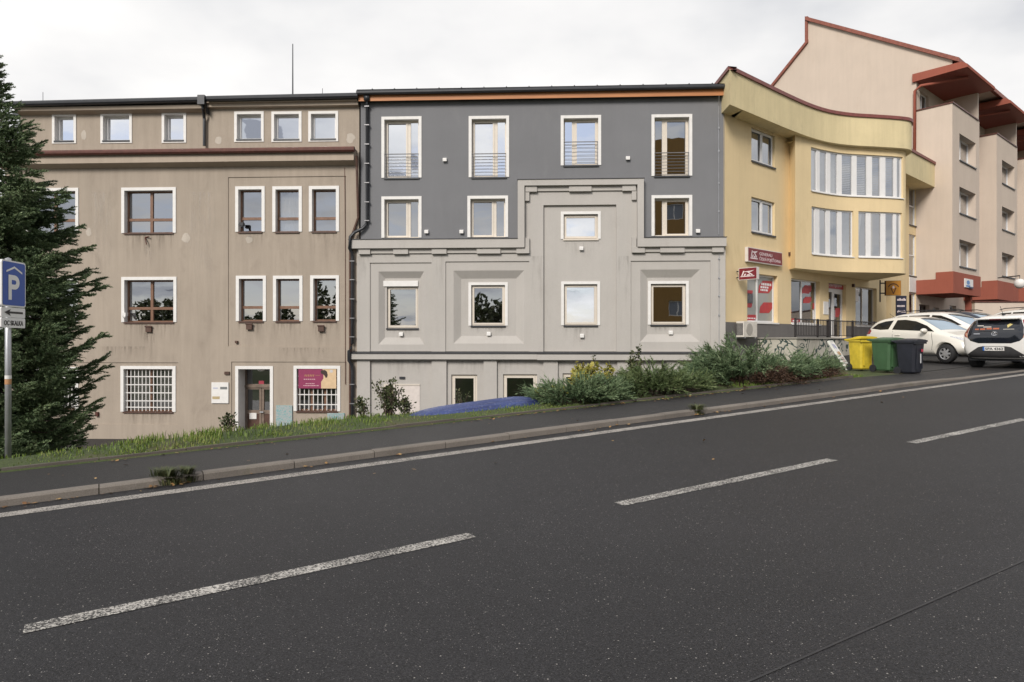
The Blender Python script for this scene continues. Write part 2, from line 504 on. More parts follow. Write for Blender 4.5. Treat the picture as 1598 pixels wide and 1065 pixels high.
M['leaf_dry'] = leafy('fallen_leaves', ((0.25, (0.14, 0.07, 0.03)), (0.55, (0.26, 0.15, 0.06)), (0.8, (0.42, 0.29, 0.13))), 5)
M['bark'] = simple('bark', (0.07, 0.05, 0.038), 0.9, var=0.35, scale=14)

def stain_mat(name, c, amt, scale=(9.0, 9.0, 0.8)):
    m, nt, N, L, b = new_mat(name)
    tc = N.new('ShaderNodeTexCoord')
    sp = N.new('ShaderNodeSeparateXYZ'); L.new(tc.outputs['Generated'], sp.inputs[0])
    f = add_noise(nt, tc.outputs['Object'], 1.0, 5, 0.65, 0.2, scale)
    k = ramp(nt, f, ((0.46, 0.0), (0.68, amt)))
    fade = N.new('ShaderNodeMath'); fade.operation = 'POWER'; fade.inputs[1].default_value = 1.6
    L.new(sp.outputs['Z'], fade.inputs[0])
    e0 = N.new('ShaderNodeMath'); e0.operation = 'PINGPONG'; e0.inputs[1].default_value = 0.5; L.new(sp.outputs['X'], e0.inputs[0])
    e1 = N.new('ShaderNodeMath'); e1.operation = 'MULTIPLY'; e1.use_clamp = True; e1.inputs[1].default_value = 5.0; L.new(e0.outputs[0], e1.inputs[0])
    a = N.new('ShaderNodeMath'); a.operation = 'MULTIPLY'; L.new(k, a.inputs[0]); L.new(fade.outputs[0], a.inputs[1])
    a2 = N.new('ShaderNodeMath'); a2.operation = 'MULTIPLY'; L.new(a.outputs[0], a2.inputs[0]); L.new(e1.outputs[0], a2.inputs[1])
    b.inputs['Base Color'].default_value = (*c, 1); b.inputs['Roughness'].default_value = 0.95; b.inputs['Specular IOR Level'].default_value = 0.1
    L.new(a2.outputs[0], b.inputs['Alpha'])
    return m
M['stain'] = stain_mat('rain_stain', (0.125, 0.10, 0.078), 0.35)
M['stain_pale'] = stain_mat('lime_stain', (0.52, 0.47, 0.41), 0.6)
M['stain_grey'] = stain_mat('grey_rain_stain', (0.20, 0.185, 0.165), 0.28)
def stains(root, F, items, mat):
    """rain streaks: photo rect x0,x1,y0,y1 on the wall at depth v"""
    for (x0, x1, y0, y1, v) in items:
        r = F.rect(x0, x1, y0, y1, v)
        m = MB(); m.face([(r[0], v-0.004, r[2]), (r[1], v-0.004, r[2]), (r[1], v-0.004, r[3]), (r[0], v-0.004, r[3])])
        m.build('rain_stain', mat, root)
# ------------------------------------------------------------------ ground, road, pavement
def build_ground():
    ss = [-400, -200, -120, -80, -60] + [-50+2*i for i in range(13)] + [-25+0.7*i for i in range(86)] + [36+3*i for i in range(14)] + [90, 130, 200, 400]
    qs = [-400, -200, -100, -50, -25, -14, -9, -7.5, -7, -6.5, -3, 0, 4, 8.2, 8.43, 8.47] + [8.9, 9.4, 10.04, 10.07] + [10.25+0.25*i for i in range(24)] + [16.5+0.8*i for i in range(32)] + [45, 60, 90, 150, 400]
    me = bpy.data.meshes.new('ground')
    V = []
    for s in ss:
        for q in qs:
            X, Y = sq(s, q)
            V.append((X, Y, ground_h(X, Y)))
    n = len(qs)
    F = [[i*n+j, (i+1)*n+j, (i+1)*n+j+1, i*n+j+1] for i in range(len(ss)-1) for j in range(n-1)]
    me.from_pydata(V, [], F)
    tag(link('ground', me, M['soil'], None, True), kind='structure')
    def strip(name, mat, s_list, q0, q1, zf, smooth=False, nq=1, thick=0.0):
        mb = MB()
        for a, b in zip(s_list, s_list[1:]):
            for k in range(nq):
                c, d = q0+(q1-q0)*k/nq, q0+(q1-q0)*(k+1)/nq
                pts = [sq(a, c), sq(b, c), sq(b, d), sq(a, d)]
                mb.face([(p[0], p[1], zf(t)) for p, t in zip(pts, (a, b, b, a))])
        o = mb.build(name, mat)
        return tag(o, kind='structure')
    rl = [-60, -30, -12, 0, 12, 30, 75]
    strip('road', M['road'], rl, -5.0, 8.36, plane_z)
    pl = [-60, -30] + [-14+i for i in range(50)] + [45, 60, 75]
    strip('pavement', M['pave'], pl, 8.36+0.13, 10.08, lambda s: plane_z(s)+kerb_h(s)-0.006)
    # kerb of concrete stones
    mb = MB(); s = -40.0
    while s < 60:
        L_ = 1.0
        j = random.uniform(-0.006, 0.006); t = random.uniform(-0.004, 0.006)
        a, b = s+0.005, s+L_-0.005
        h0, h1 = kerb_h(a)+t, kerb_h(b)+t
        q0, q1 = 8.335+j, 8.49+j
        P = lambda s_, q_, z_: (*sq(s_, q_), z_)
        lo = lambda s_: plane_z(s_)-0.05
        A = [P(a, q0, lo(a)), P(b, q0, lo(b)), P(b, q0+0.004, plane_z(b)+h1-0.018), P(a, q0+0.004, plane_z(a)+h0-0.018)]
        B = [P(a, q0+0.024, plane_z(a)+h0), P(b, q0+0.024, plane_z(b)+h1)]
        C = [P(a, q1, plane_z(a)+h0), P(b, q1, plane_z(b)+h1)]
        D = [P(a, q1, lo(a)), P(b, q1, lo(b))]
        mb.face(A); mb.face([A[3], A[2], B[1], B[0]]); mb.face([B[0], B[1], C[1], C[0]])
        mb.face([C[0], C[1], D[1], D[0]])
        mb.face([A[0], A[3], B[0], C[0], D[0]]); mb.face([A[1], D[1], C[1], B[1], A[2]])
        s += L_
    tag(mb.build('kerb', M['kerb']), kind='structure')
    # thin concrete edging at the back of the pavement
    mb = MB(); s = -40.0
    while s < 15.2:
        a, b = s+0.006, s+0.994
        j = random.uniform(-0.012, 0.012); t = random.uniform(-0.005, 0.012)
        h = kerb_h(s)+0.035+t
        for_pts = lambda q_, z_: [(*sq(a, q_), plane_z(a)+z_), (*sq(b, q_), plane_z(b)+z_)]
        q0, q1 = 10.085+j, 10.145+j
        a0, a1 = for_pts(q0, -0.05); b0, b1 = for_pts(q0, h); c0, c1 = for_pts(q1, h); d0, d1 = for_pts(q1, -0.05)
        mb.face([a0, a1, b1, b0]); mb.face([b0, b1, c1, c0]); mb.face([c0, c1, d1, d0]); mb.face([a0, b0, c0, d0]); mb.face([a1, d1, c1, b1])
        s += 1.0
    tag(mb.build('pavement_edging', M['edging']), kind='structure')
    # painted lines
    def line(q, w, segs, name, key='paint'):
        mb = MB()
        for a, b, sk in segs:
            n = max(1, int((b-a)/3))
            for k in range(n):
                c, d = a+(b-a)*k/n, a+(b-a)*(k+1)/n
                mb.face([(*sq(c-(sk if k == 0 else 0), q-w/2), plane_z(c)+0.004), (*sq(d-(sk if k == n-1 else 0), q-w/2), plane_z(d)+0.004),
                         (*sq(d, q+w/2), plane_z(d)+0.004), (*sq(c, q+w/2), plane_z(c)+0.004)])
        tag(mb.build(name, M[key]), kind='structure')
    line(7.93, 0.205, [(-60, 75, 0)], 'road_edge_line', 'paint_edge')
    s0 = to_sq(-0.318, 5.29)[0]-3.05
    line(4.68, 0.14, [(-0.36+4.6*k, 2.6+4.6*k, 0.0) for k in range(-10, 0)]+[(-0.36, 2.47, 0.0), (3.94, 7.02, 0.0)]+[(8.62+4.6*k, 11.65+4.6*k, 0.0) for k in range(12)], 'road_centre_line')
    strip('road_seam', M['joint'], [-60, -20, 0, 20, 75], 2.03, 2.042, lambda s: plane_z(s)+0.004)
    # courtyard in front of the houses, parking apron in front of the shop
    mb = MB()
    us = [-60+2.0*i for i in range(37)]
    for a, b in zip(us, us[1:]):
        mb.face([(a, 10.5, COURT+0.004), (b, 10.5, COURT+0.004), (b, 26.5, COURT+0.004), (a, 26.5, COURT+0.004)])
    tag(mb.build('courtyard', M['pave']), kind='structure')
    mb = MB()
    for s in [13+0.5*i for i in range(100)]:
        for q in [10.09+0.5*i for i in range(46)]:
            pts = [sq(s, q), sq(s+.5, q), sq(s+.5, q+.5), sq(s, q+.5)]
            if min(p[0] for p in pts) < 11.0+0.3*math.sin(q*2.3): continue
            mb.face([(p[0], p[1], ground_h(*p)+0.012) for p in pts])
    tag(mb.build('parking_apron', M['pave']), kind='structure')
build_ground()

# ------------------------------------------------------------------ windows
def pane_face(mb, u0, u1, z0, z1, v, tilt=0.004):
    a, b = random.uniform(-tilt, tilt), random.uniform(-tilt, tilt)
    w, h = (u1-u0)/2, (z1-z0)/2
    mb.face([(u0, v-a*w-b*h, z0), (u1, v+a*w-b*h, z0), (u1, v+a*w+b*h, z1), (u0, v-a*w+b*h, z1)])

def frame_rects(u0, u1, z0, z1, fw, mull=(), trans=(), mw=None):
    """glass lights between frame, mullions and transoms (fractions)"""
    mw = mw or fw
    xs = [u0+fw]+sum([[u0+(u1-u0)*m-mw/2, u0+(u1-u0)*m+mw/2] for m in mull], [])+[u1-fw]
    ys = [z0+fw]+sum([[z0+(z1-z0)*m-mw/2, z0+(z1-z0)*m+mw/2] for m in trans], [])+[z1-fw]
    return [(xs[i], xs[i+1], ys[j], ys[j+1]) for i in range(0, len(xs), 2) for j in range(0, len(ys), 2)]

def window(root, op, v, depth=0.2, fw=0.06, mull=(), trans=(), mw=None, frame='pvc', glass_='glass', trim=None, trim_mat='white',
           bottom_trim=False, sill=None, sill_mat='tin', name='window', sash=None, curtain=None, T=None, tilt=0.004, lining=True):
    """op: clear opening (u0,u1,z0,z1) in a wall whose face is at v. Returns the window's frame object."""
    u0, u1, z0, z1 = op
    vf = v+depth
    mb = MB(T)
    lights = frame_rects(u0, u1, z0, z1, fw, mull, trans, mw)
    mb.wall([(u0, u1, z0, z1)], [(*l, 0.045) for l in lights], vf-0.06)
    fr = mb.build(name, M[frame], root)
    if sash:                                    # raised opening leaf around some lights
        ms = MB(T)
        for i in sash:
            l = lights[i]; g = 0.045
            ms.wall([(l[0]-0.02, l[1]+0.02, l[2]-0.02, l[3]+0.02)], [(l[0]+g, l[1]-g, l[2]+g, l[3]-g, 0.03)], vf-0.078)
            for (a, b, c, d) in ((l[0]-0.02, l[1]+0.02, l[2]-0.02, l[3]+0.02),):
                ms.face([(a, vf-0.078, c), (a, vf-0.06, c), (a, vf-0.06, d), (a, vf-0.078, d)])
                ms.face([(b, vf-0.06, c), (b, vf-0.078, c), (b, vf-0.078, d), (b, vf-0.06, d)])
                ms.face([(a, vf-0.06, d), (b, vf-0.06, d), (b, vf-0.078, d), (a, vf-0.078, d)])
                ms.face([(a, vf-0.078, c), (b, vf-0.078, c), (b, vf-0.06, c), (a, vf-0.06, c)])
        ms.build('sash', M[frame], fr)
    mp = MB(T)
    for l in lights: pane_face(mp, *l, vf-0.02, tilt)
    mp.build('pane', M[glass_], fr)
    if trim:
        t = trim
        mt = MB(T)
        zb = z0-(t if bottom_trim else 0.0)
        mt.wall([(u0-t, u1+t, zb, z1+t)], [(u0, u1, z0 if bottom_trim else z0-1e-4, z1)], v-0.028)
        for (a, c) in ((u0-t, 1), (u1+t, -1)):
            mt.face([(a, v-0.028, zb), (a, v+0.01, zb), (a, v+0.01, z1+t), (a, v-0.028, z1+t)])
        mt.face([(u0-t, v-0.028, z1+t), (u0-t, v+0.01, z1+t), (u1+t, v+0.01, z1+t), (u1+t, v-0.028, z1+t)])
        if bottom_trim: mt.face([(u0-t, v-0.028, zb), (u0-t, v+0.01, zb), (u1+t, v+0.01, zb), (u1+t, v-0.028, zb)])
        if lining:
            for a in (u0, u1):
                mt.face([(a, v-0.028, z0), (a, vf-0.055, z0), (a, vf-0.055, z1), (a, v-0.028, z1)])
            mt.face([(u0, v-0.028, z1), (u0, vf-0.055, z1), (u1, vf-0.055, z1), (u1, v-0.028, z1)])
            mt.face([(u0, v-0.02, z0), (u0, vf-0.055, z0), (u1, vf-0.055, z0), (u1, v-0.02, z0)])
        mt.build('surround', M[trim_mat], fr)
    if sill:
        ms = MB(T)
        e = 0.02
        ms.box(u0-e, u1+e, v-sill, vf-0.06, z0-0.03, z0+0.004)
        ms.box(u0-e, u1+e, v-sill, v-sill+0.012, z0-0.055, z0-0.03)
        ms.build('sill', M[sill_mat], fr)
    if curtain:
        mc = MB(T)
        for (ca, cb, key) in curtain:
            a, b = u0+(u1-u0)*ca, u0+(u1-u0)*cb
            n = max(2, int((b-a)/0.05))
            for k in range(n):
                x0, x1 = a+(b-a)*k/n, a+(b-a)*(k+1)/n
                w = lambda kk: 0.03*math.sin(kk*2.1)
                mc.face([(x0, vf+0.12+w(k), z0), (x1, vf+0.12+w(k+1), z0), (x1, vf+0.12+w(k+1), z1), (x0, vf+0.12+w(k), z1)])
        mc.build('curtain', M[curtain[0][2]], fr, True)
    return fr

def inset(r, t, bottom=False):
    return (r[0]+t, r[1]-t, r[2]+(t if bottom else 0), r[3]-t)

def grille(parent, op, v, nx, zs, r=0.012):
    u0, u1, z0, z1 = op
    mb = MB()
    for k in range(nx):
        u = u0+(u1-u0)*(k+0.5)/nx
        mb.box(u-r, u+r, v-r, v+r, z0+0.02, z1-0.02)
    for f in zs:
        z = z0+(z1-z0)*f
        mb.box(u0, u1, v-r-0.006, v-r-0.001, z-0.018, z+0.018)
    return mb.build('window_bars', M['white'], parent)

# ------------------------------------------------------------------ the brown office house
def brown_house():
    F = FA
    root = thing('office_house', 'brown plastered office house with white framed windows and barred ground floor', 'building', (F.ox, F.oy, 0), F.th)
    uL, uR = F.U(8), F.U(560)
    zG = COURT-0.3
    zc = F.Z(300, 262)                          # underside of the eaves cornice
    zt = F.Z(300, 241)
    big = dict(depth=0.24, fw=0.055, mull=(0.5,), trans=(0.33,), mw=0.10, frame='wood', trim=0.115, sill=0.05, sill_mat='darkwood')
    W = []
    def add(px0, px1, py0, py1, **k):
        r = inset(F.rect(px0, px1, py0, py1), 0.115)
        W.append((r, k)); return r
    rows = [
        (40, 123, 294, 365, dict(big)), (190, 275, 293, 364, dict(big)),
        (367, 413, 291, 362, dict(big, mull=())), (425, 471, 291, 362, dict(big, mull=(), curtain=[(0.0, 0.85, 'curtain')], glass_='glass_c')), (482, 529, 290.5, 361.5, dict(big, mull=())),
        (40, 122, 434, 503, dict(big)), (190, 276, 432.5, 503, dict(big)),
        (368, 415, 430.5, 501.5, dict(big, mull=())), (426, 472, 430.5, 501.5, dict(big, mull=())), (484, 529, 430, 501, dict(big, mull=())),
    ]
    ground = [(40, 122, 573, 640), (188, 274, 571.5, 643), (458, 531, 571, 642)]
    M['glass_c'] = glass('curtained_glass', 0.40, (0.75, 0.75, 0.75))
    M['glass_bar'] = glass('lower_glass', 0.14, (0.5, 0.5, 0.5))
    holes = []
    for (a, b, c, d, k) in rows:
        holes.append((add(a, b, c, d, **k)))
    g_open = [inset(F.rect(*g), 0.115) for g in ground]
    door = list(inset(F.rect(367, 426, 571.5, 668), 0.115)); door[2] = COURT
    door = tuple(door)
    panels = [(F.U(356), F.U(540), F.Z(450, 541), F.Z(450, 276)), (F.U(361), F.U(541), COURT-0.2, F.Z(450, 565)), (F.U(-20), F.U(278), COURT+0.55, F.Z(200, 566))]
    pd = 0.03
    mb = MB()
    mb.wall([(uL, uR, zG, zc+0.4)], [(*p, pd) for p in panels if p[0] > uL] + [(uL-1, panels[2][1], panels[2][2], panels[2][3], pd)] + [h for h in holes], 0.0)
    for p in (panels[0], panels[1], (uL, *panels[2][1:])):
        mb.wall([p], [h for h in holes+g_open+[door] if p[0] < h[0] and h[1] < p[1]], pd)
    # sides and back
    mb.face([(uL, 0, zG), (uL, 11, zG), (uL, 11, zt), (uL, 0, zt)])
    mb.face([(uR, 0, zG), (uR, 11, zG), (uR, 11, zt), (uR, 0, zt)])
    mb.face([(uL, 11, zG), (uR, 11, zG), (uR, 11, zt), (uL, 11, zt)])
    # shallow plinth band
    mb.build('wall', M['brown'], root)
    mi = MB(); mi.box(uL+0.2, uR-0.2, 0.75, 0.8, COURT, F.Z(300, 165)); mi.build('room_dark_sheet', M['room_dark'], root)  # dark backing sheet behind the panes, painted room shade
    for r, k in W:
        inp = panels[0][0] < r[0] and r[1] < panels[0][1] and r[2] > panels[0][2]
        window(root, r, pd if inp else 0.0, **k)
    for i, r in enumerate(g_open):
        k = dict(big, glass_='glass_bar', trans=(), curtain=[(0.0, 0.42, 'curtain'), (0.6, 1.0, 'curtain')]) if i < 2 else dict(big, glass_='glass_bar', trans=(), mull=(0.33, 0.66))
        w = window(root, r, pd, **k)
        grille(w, r, pd+0.10, 13 if i < 2 else 9, (0.10, 0.25, 0.44, 0.63, 0.82) if i < 2 else (0.15, 0.385, 0.6, 0.82))
    # entrance: deep reveal, transom light, two leaves
    u0, u1, z0, z1 = door
    dv = 0.62
    zt_d = F.Z(400, 605, dv)
    md = MB()
    mt = MB()
    mt.wall([(u0-0.115, u1+0.115, z0, z1+0.115)], [(u0, u1, z0-1, z1)], pd-0.028)
    for a in (u0, u1): mt.face([(a, pd-0.028, z0), (a, pd+dv, z0), (a, pd+dv, z1), (a, pd-0.028, z1)])
    mt.face([(u0, pd-0.028, z1), (u0, pd+dv, z1), (u1, pd+dv, z1), (u1, pd-0.028, z1)])
    for a in (u0-0.115, u1+0.115): mt.face([(a, pd-0.028, z0), (a, pd+0.01, z0), (a, pd+0.01, z1+0.115), (a, pd-0.028, z1+0.115)])
    d = MB()
    zm = z0+0.95
    mid = (u0+u1)/2+0.04
    d.wall([(u0, u1, z0, z1)], [(u0+0.06, u1-0.06, zt_d+0.13, z1-0.03, 0.04), (u0+0.09, mid-0.09, zm+0.09, zt_d-0.07, 0.04), (mid+0.09, u1-0.06, zm+0.09, zt_d-0.07, 0.04),
                                (u0+0.09, mid-0.09, z0+0.12, zm-0.05, 0.02), (mid+0.09, u1-0.06, z0+0.12, zm-0.05, 0.02), (mid-0.008, mid+0.008, z0, zt_d, 0.03)], pd+dv-0.06)
    d.box(u0, u1, pd+dv-0.10, pd+dv-0.062, zt_d-0.0, zt_d+0.10)
    M['door_frame'] = simple('weathered_door_frame', (0.17, 0.125, 0.095), 0.6, var=0.25)
    dr = d.build('door', M['door_frame'], root)
    mt.build('surround', M['white'], dr)
    p = MB()
    for l in ((u0+0.06, u1-0.06, zt_d+0.13, z1-0.03), (u0+0.09, mid-0.09, zm+0.09, zt_d-0.07), (mid+0.09, u1-0.06, zm+0.09, zt_d-0.07)):
        pane_face(p, *l, pd+dv-0.02)
    p.build('pane', M['glass_dk'], dr)
    p = MB()
    for l in ((u0+0.09, mid-0.09, z0+0.12, zm-0.05), (mid+0.09, u1-0.06, z0+0.12, zm-0.05)):
        p.face([(l[0], pd+dv-0.04, l[2]), (l[1], pd+dv-0.04, l[2]), (l[1], pd+dv-0.04, l[3]), (l[0], pd+dv-0.04, l[3])])
    p.build('door_panel', M['darkwood'], dr)
    mb = MB(); mb.box(mid-0.05, mid+0.09, pd+dv-0.13, pd+dv-0.115, zm+0.0, zm+0.05); mb.box(mid-0.045, mid-0.02, pd+dv-0.13, pd+dv-0.06, zm+0.01, zm+0.035); mb.build('handle', M['steel'], dr)
    mb = MB(); mb.box(F.U(390, dv), F.U(401, dv), pd+dv-0.07, pd+dv-0.062, F.Z(395, 654, dv), F.Z(395, 644.5, dv)); mb.build('notice', M['white'], dr)
    mb = MB(); mb.box(F.U(404, dv), F.U(412, dv), pd+dv-0.035, pd+dv-0.025, F.Z(408, 602, dv), F.Z(408, 594.5, dv))
    M['pink'] = simple('red_sticker', (0.35, 0.035, 0.06), 0.5); mb.build('sticker', M['pink'], dr)
    mb = MB(); mb.lathe([(0.13, 0.0), (0.125, -0.04), (0.09, -0.085), (0.0, -0.10)], 16, ((u0+u1)/2+0.12, pd+0.3, z1)); mb.build('ceiling_lamp', M['white'], root, True)
    # eaves cornice over the second floor
    uLc, uRc = F.U(4), F.U(556)
    prof = [(0.0, zc), (-0.30, zc+0.10), (-0.34, zc+0.12), (-0.34, zt), (0.2, zt+0.05), (0.2, zc)]
    mb = MB(); mb.prism(prof, uLc, uRc, 'x'); mb.build('cornice', M['brown_trim'], root)
    zg0, zg1 = F.Z(300, 241, -0.4), F.Z(300, 232.5, -0.4)
    mb = MB()
    mb.tube([(uLc-0.05, -0.42, (zg0+zg1)/2), (uRc+0.05, -0.42, (zg0+zg1)/2)], (zg1-zg0)/2, 10)
    mb.box(uLc, uRc, -0.40, 0.3, zg1-0.05, zg1-0.01)
    mb.build('eaves_gutter', M['tin_brown'], root)
    # attic storey, set back a little; its right part stands forward
    zr1 = F.Z(200, 166, 0.2); zr2 = F.Z(450, 160, 0.05)
    um = F.U(328, 0.1)
    ua = F.U(32, 0.22)
    att = [(82, 119.5, 177.5, 224.5, 0.22), (157.5, 206.5, 176.5, 224, 0.22), (253, 291, 175.5, 223.5, 0.22),
           (366, 412, 174.5, 222, 0.06), (424, 471, 174.5, 222, 0.06), (481.5, 528, 174, 221.5, 0.06)]
    aw = [(inset(F.rect(*a[:4], a[4]), 0.10, True), a[4]) for a in att]
    mb = MB()
    mb.wall([(ua, um, zt-0.1, zr1)], [a for a, v in aw if v > 0.1], 0.22)
    mb.wall([(um, uR, zt-0.1, zr2+0.1)], [a for a, v in aw if v < 0.1], 0.06)
    mb.face([(um, 0.06, zt), (um, 0.22, zt), (um, 0.22, zr2), (um, 0.06, zr2)])
    mb.face([(ua, 0.22, zt), (ua, 11, zt), (ua, 11, zr1), (ua, 0.22, zr1)])
    mb.face([(uR, 0.06, zt), (uR, 11, zt), (uR, 11, zr2), (uR, 0.06, zr2)])
    mb.face([(ua, 11, zt), (uR, 11, zt), (uR, 11, zr1), (ua, 11, zr1)])
    mb.build('attic_wall', M['brown'], root)
    for a, v in aw:
        window(root, a, v, depth=0.22, fw=0.075, frame='pvc', trim=0.10, bottom_trim=True, sill=0.05, glass_='glass_hi')
    # roof edges and gutters
    mb = MB()
    z0 = F.Z(200, 172, 0.0); z1 = F.Z(200, 164, -0.2)
    mb.prism([(0.22, z0-0.08), (-0.06, z0), (-0.10, z1), (0.22, z1)], ua, um, 'x')
    z2 = F.Z(450, 164.5, -0.1); z3 = F.Z(450, 157, -0.25)
    mb.prism([(0.06, z2-0.06), (-0.12, z2-0.03), (-0.12, z2+0.08), (-0.22, z2+0.10), (-0.22, z3), (0.06, z3)], um-0.05, uR, 'x')
    mb.build('roof_cornice', M['brown_trim'], root)
    mb = MB()
    zg = F.Z(200, 159.5, -0.22)
    mb.tube([(ua-0.45, -0.2, zg), (um+0.02, -0.2, zg+0.06)], 0.10, 10)
    zg2 = F.Z(450, 152, -0.3)
    mb.tube([(um+0.1, -0.30, zg2-0.01), (uR+0.05, -0.30, zg2+0.02)], 0.10, 10)
    mb.build('roof_gutter', M['tin'], root)
    mb = MB()
    mb.face([(ua-0.5, -0.15, zg+0.08), (um, -0.15, zg+0.12), (um, 11.2, zg+0.5), (ua-0.5, 11.2, zg+0.5)])
    mb.face([(um, -0.25, zg2+0.08), (uR, -0.25, zg2+0.1), (uR, 11.2, zg2+0.6), (um, 11.2, zg2+0.6)])
    mb.face([(um, -0.25, zg2+0.08), (um, 11.2, zg2+0.6), (um, 11.2, zg2-0.5), (um, -0.25, zg2-0.5)])
    # low roof lanterns further back
    for (px0, px1, py) in ((14, 70, 149), (478, 506, 143)):
        v = 5.0
        a, b = F.U(px0, v), F.U(px1, v); zt_ = F.Z((px0+px1)/2, py, v)
        c = (a+b)/2
        mb.face([(a, v, zt_-0.9), (b, v, zt_-0.9), (c+0.3, v+0.9, zt_+0.02), (c-0.3, v+0.9, zt_+0.02)])
        mb.face([(b, v, zt_-0.9), (b, v+2, zt_-0.9), (c+0.3, v+0.9, zt_+0.02)])
        mb.face([(a, v+2, zt_-0.9), (a, v, zt_-0.9), (c-0.3, v+0.9, zt_+0.02)])
        mb.tube([(c, v+1, zt_), (c, v+1, zt_+0.5)], 0.012, 5)
    mb.build('roof', M['tin'], root)
    mb = MB()
    um2 = F.U(457, 3.0)
    mb.tube([(um2, 3.0, zg2), (um2, 3.0, F.Z(457, 69, 3.0))], 0.035, 6, True, 0.018)
    mb.build('antenna_mast', M['tin'], root)
    # attic downpipe with its hopper head
    mb = MB()
    f = lambda px, py, v: (F.U(px, v), v, F.Z(px, py, v))
    mb.tube([f(316, 158, -0.2), f(317, 170, -0.15), f(318, 176, -0.02), f(319, 186, 0.1), f(319, 228, 0.1)], 0.055, 8)
    a = f(315.5, 156, -0.22); mb.box(a[0]-0.12, a[0]+0.14, a[1]-0.12, a[1]+0.1, a[2]-0.2, a[2]+0.14)
    mb.build('attic_downpipe', M['tin'], root)
    # small fittings of the facade
    for (px, py) in ((233.5, 514), (390, 510), (502, 513)):
        mb = MB(); u, z = F.U(px), F.Z(px, py)
        mb.box(u-0.11, u+0.11, -0.09, 0.0, z-0.11, z+0.11); mb.box(u-0.13, u+0.13, -0.11, -0.085, z+0.07, z+0.13)
        mb.build('vent_box', M['darkwood'], root, bevel=0.008)
    for (px, py, w, h, key) in ((355, 582.5, 0.09, 0.055, 'darkwood'), (369.5, 534, 0.045, 0.045, 'darkwood'), (152, 646.5, 0.05, 0.08, 'tin_brown')):
        mb = MB(); u, z = F.U(px), F.Z(px, py); mb.box(u-w, u+w, -0.06, 0.03, z-h, z+h); mb.build('wall_box', M[key], root)
    mb = MB(); u, z = F.U(231), F.Z(231, 376)
    mb.tube([(u-0.1, 0.0, z+0.12), (u-0.02, -0.12, z), (u+0.02, -0.12, z-0.16)], 0.022, 6); mb.tube([(u-0.1, 0, z+0.13), (u+0.1, -0.1, z+0.13)], 0.02, 6)
    mb.build('flag_holder', M['tin_brown'], root)
    for (px, py) in ((194.5, 492), (377, 352)):
        mb = MB(); u, z = F.U(px), F.Z(px, py)
        mb.box(u-0.06, u+0.1, -0.10, 0.06, z-0.03, z+0.09); mb.tube([(u+0.06, -0.06, z-0.02), (u+0.06, -0.12, z-0.11)], 0.04, 8)
        mb.build('security_camera', M['white' if px < 300 else 'black'], root)
    # repaired plaster spots
    for (px, py, rx, rz, v) in ((131, 211, 0.13, 0.18, 0.22), (341, 219, 0.16, 0.15, 0.06), (547, 216, 0.17, 0.18, 0.06), (139, 363, 0.12, 0.18, 0), (290, 372, 0.17, 0.20, 0), (389, 374, 0.14, 0.15, pd)):
        u, z = F.U(px, v), F.Z(px, py, v)
        n = 11; mb = MB()
        mb.face([(u+rx*math.cos(6.283*k/n)*random.uniform(.7, 1.15), v-0.004, z+rz*math.sin(6.283*k/n)*random.uniform(.7, 1.15)) for k in range(n)])
        mb.build('plaster_repair', M['patch'], root)
    stains(root, F, [(186, 280, 365, 420, 0), (186, 282, 504, 545, 0), (40, 126, 366, 420, 0), (363, 420, 364, 400, pd), (480, 533, 363, 405, pd), (364, 420, 504, 538, pd), (422, 476, 504, 536, pd), (480, 532, 504, 538, pd), (224, 243, 519, 560, 0), (381, 399, 516, 560, 0.0), (493, 512, 518, 562, 0.0), (186, 278, 645, 672, pd), (150, 240, 541, 566, 0.0), (430, 520, 543, 562, 0.0)], M['stain'])
    stains(root, F, [(226, 238, 381, 432, 0), (290, 340, 300, 520, 0), (140, 180, 300, 480, 0)], M['stain_pale'])
    # cabinets of the meters below the window
    def cab_mat():
        m, nt, N, L, b = new_mat('tagged_cabinet')
        tc = N.new('ShaderNodeTexCoord')
        w = add_noise(nt, tc.outputs['Object'], 5.5, 2, 0.5, 2.5)
        k = ramp(nt, w, ((0.47, 0.0), (0.49, 0.85), (0.53, 0.85), (0.55, 0.0)))
        L.new(mixc(nt, k, (0.33, 0.36, 0.36), (0.10, 0.33, 0.33)), b.inputs['Base Color']); b.inputs['Roughness'].default_value = 0.7
        return m
    M['cab'] = cab_mat()
    for (a, b, c, d) in ((431, 456.5, 633, 664), (511, 538, 645, 664)):
        mb = MB(); r = F.rect(a, b, c, d); mb.box(r[0], r[1], -0.03, 0.03, r[2]-0.3, r[3]); mb.build('meter_cabinet', M['cab'], root, bevel=0.01)
    mb = MB()
    f = lambda px, py, v: (F.U(px, v), v, F.Z(px, py, v))
    mb.tube([f(556.5, 243, -0.3), f(557, 262, -0.2), f(559, 340, -0.07), f(548, 372, -0.07), f(546.5, 392, -0.07), f(546.5, 640, -0.07), f(546.5, 690, -0.07)], 0.045, 8)
    mb.build('old_downpipe', M['darkwood'], root)
    mb = MB(); mb.tube([f(538, 262, 0.0), f(539, 400, -0.01), f(539, 600, -0.01)], 0.012, 5); mb.build('lightning_wire', M['tin_brown'], root)
    return root
brown_house()

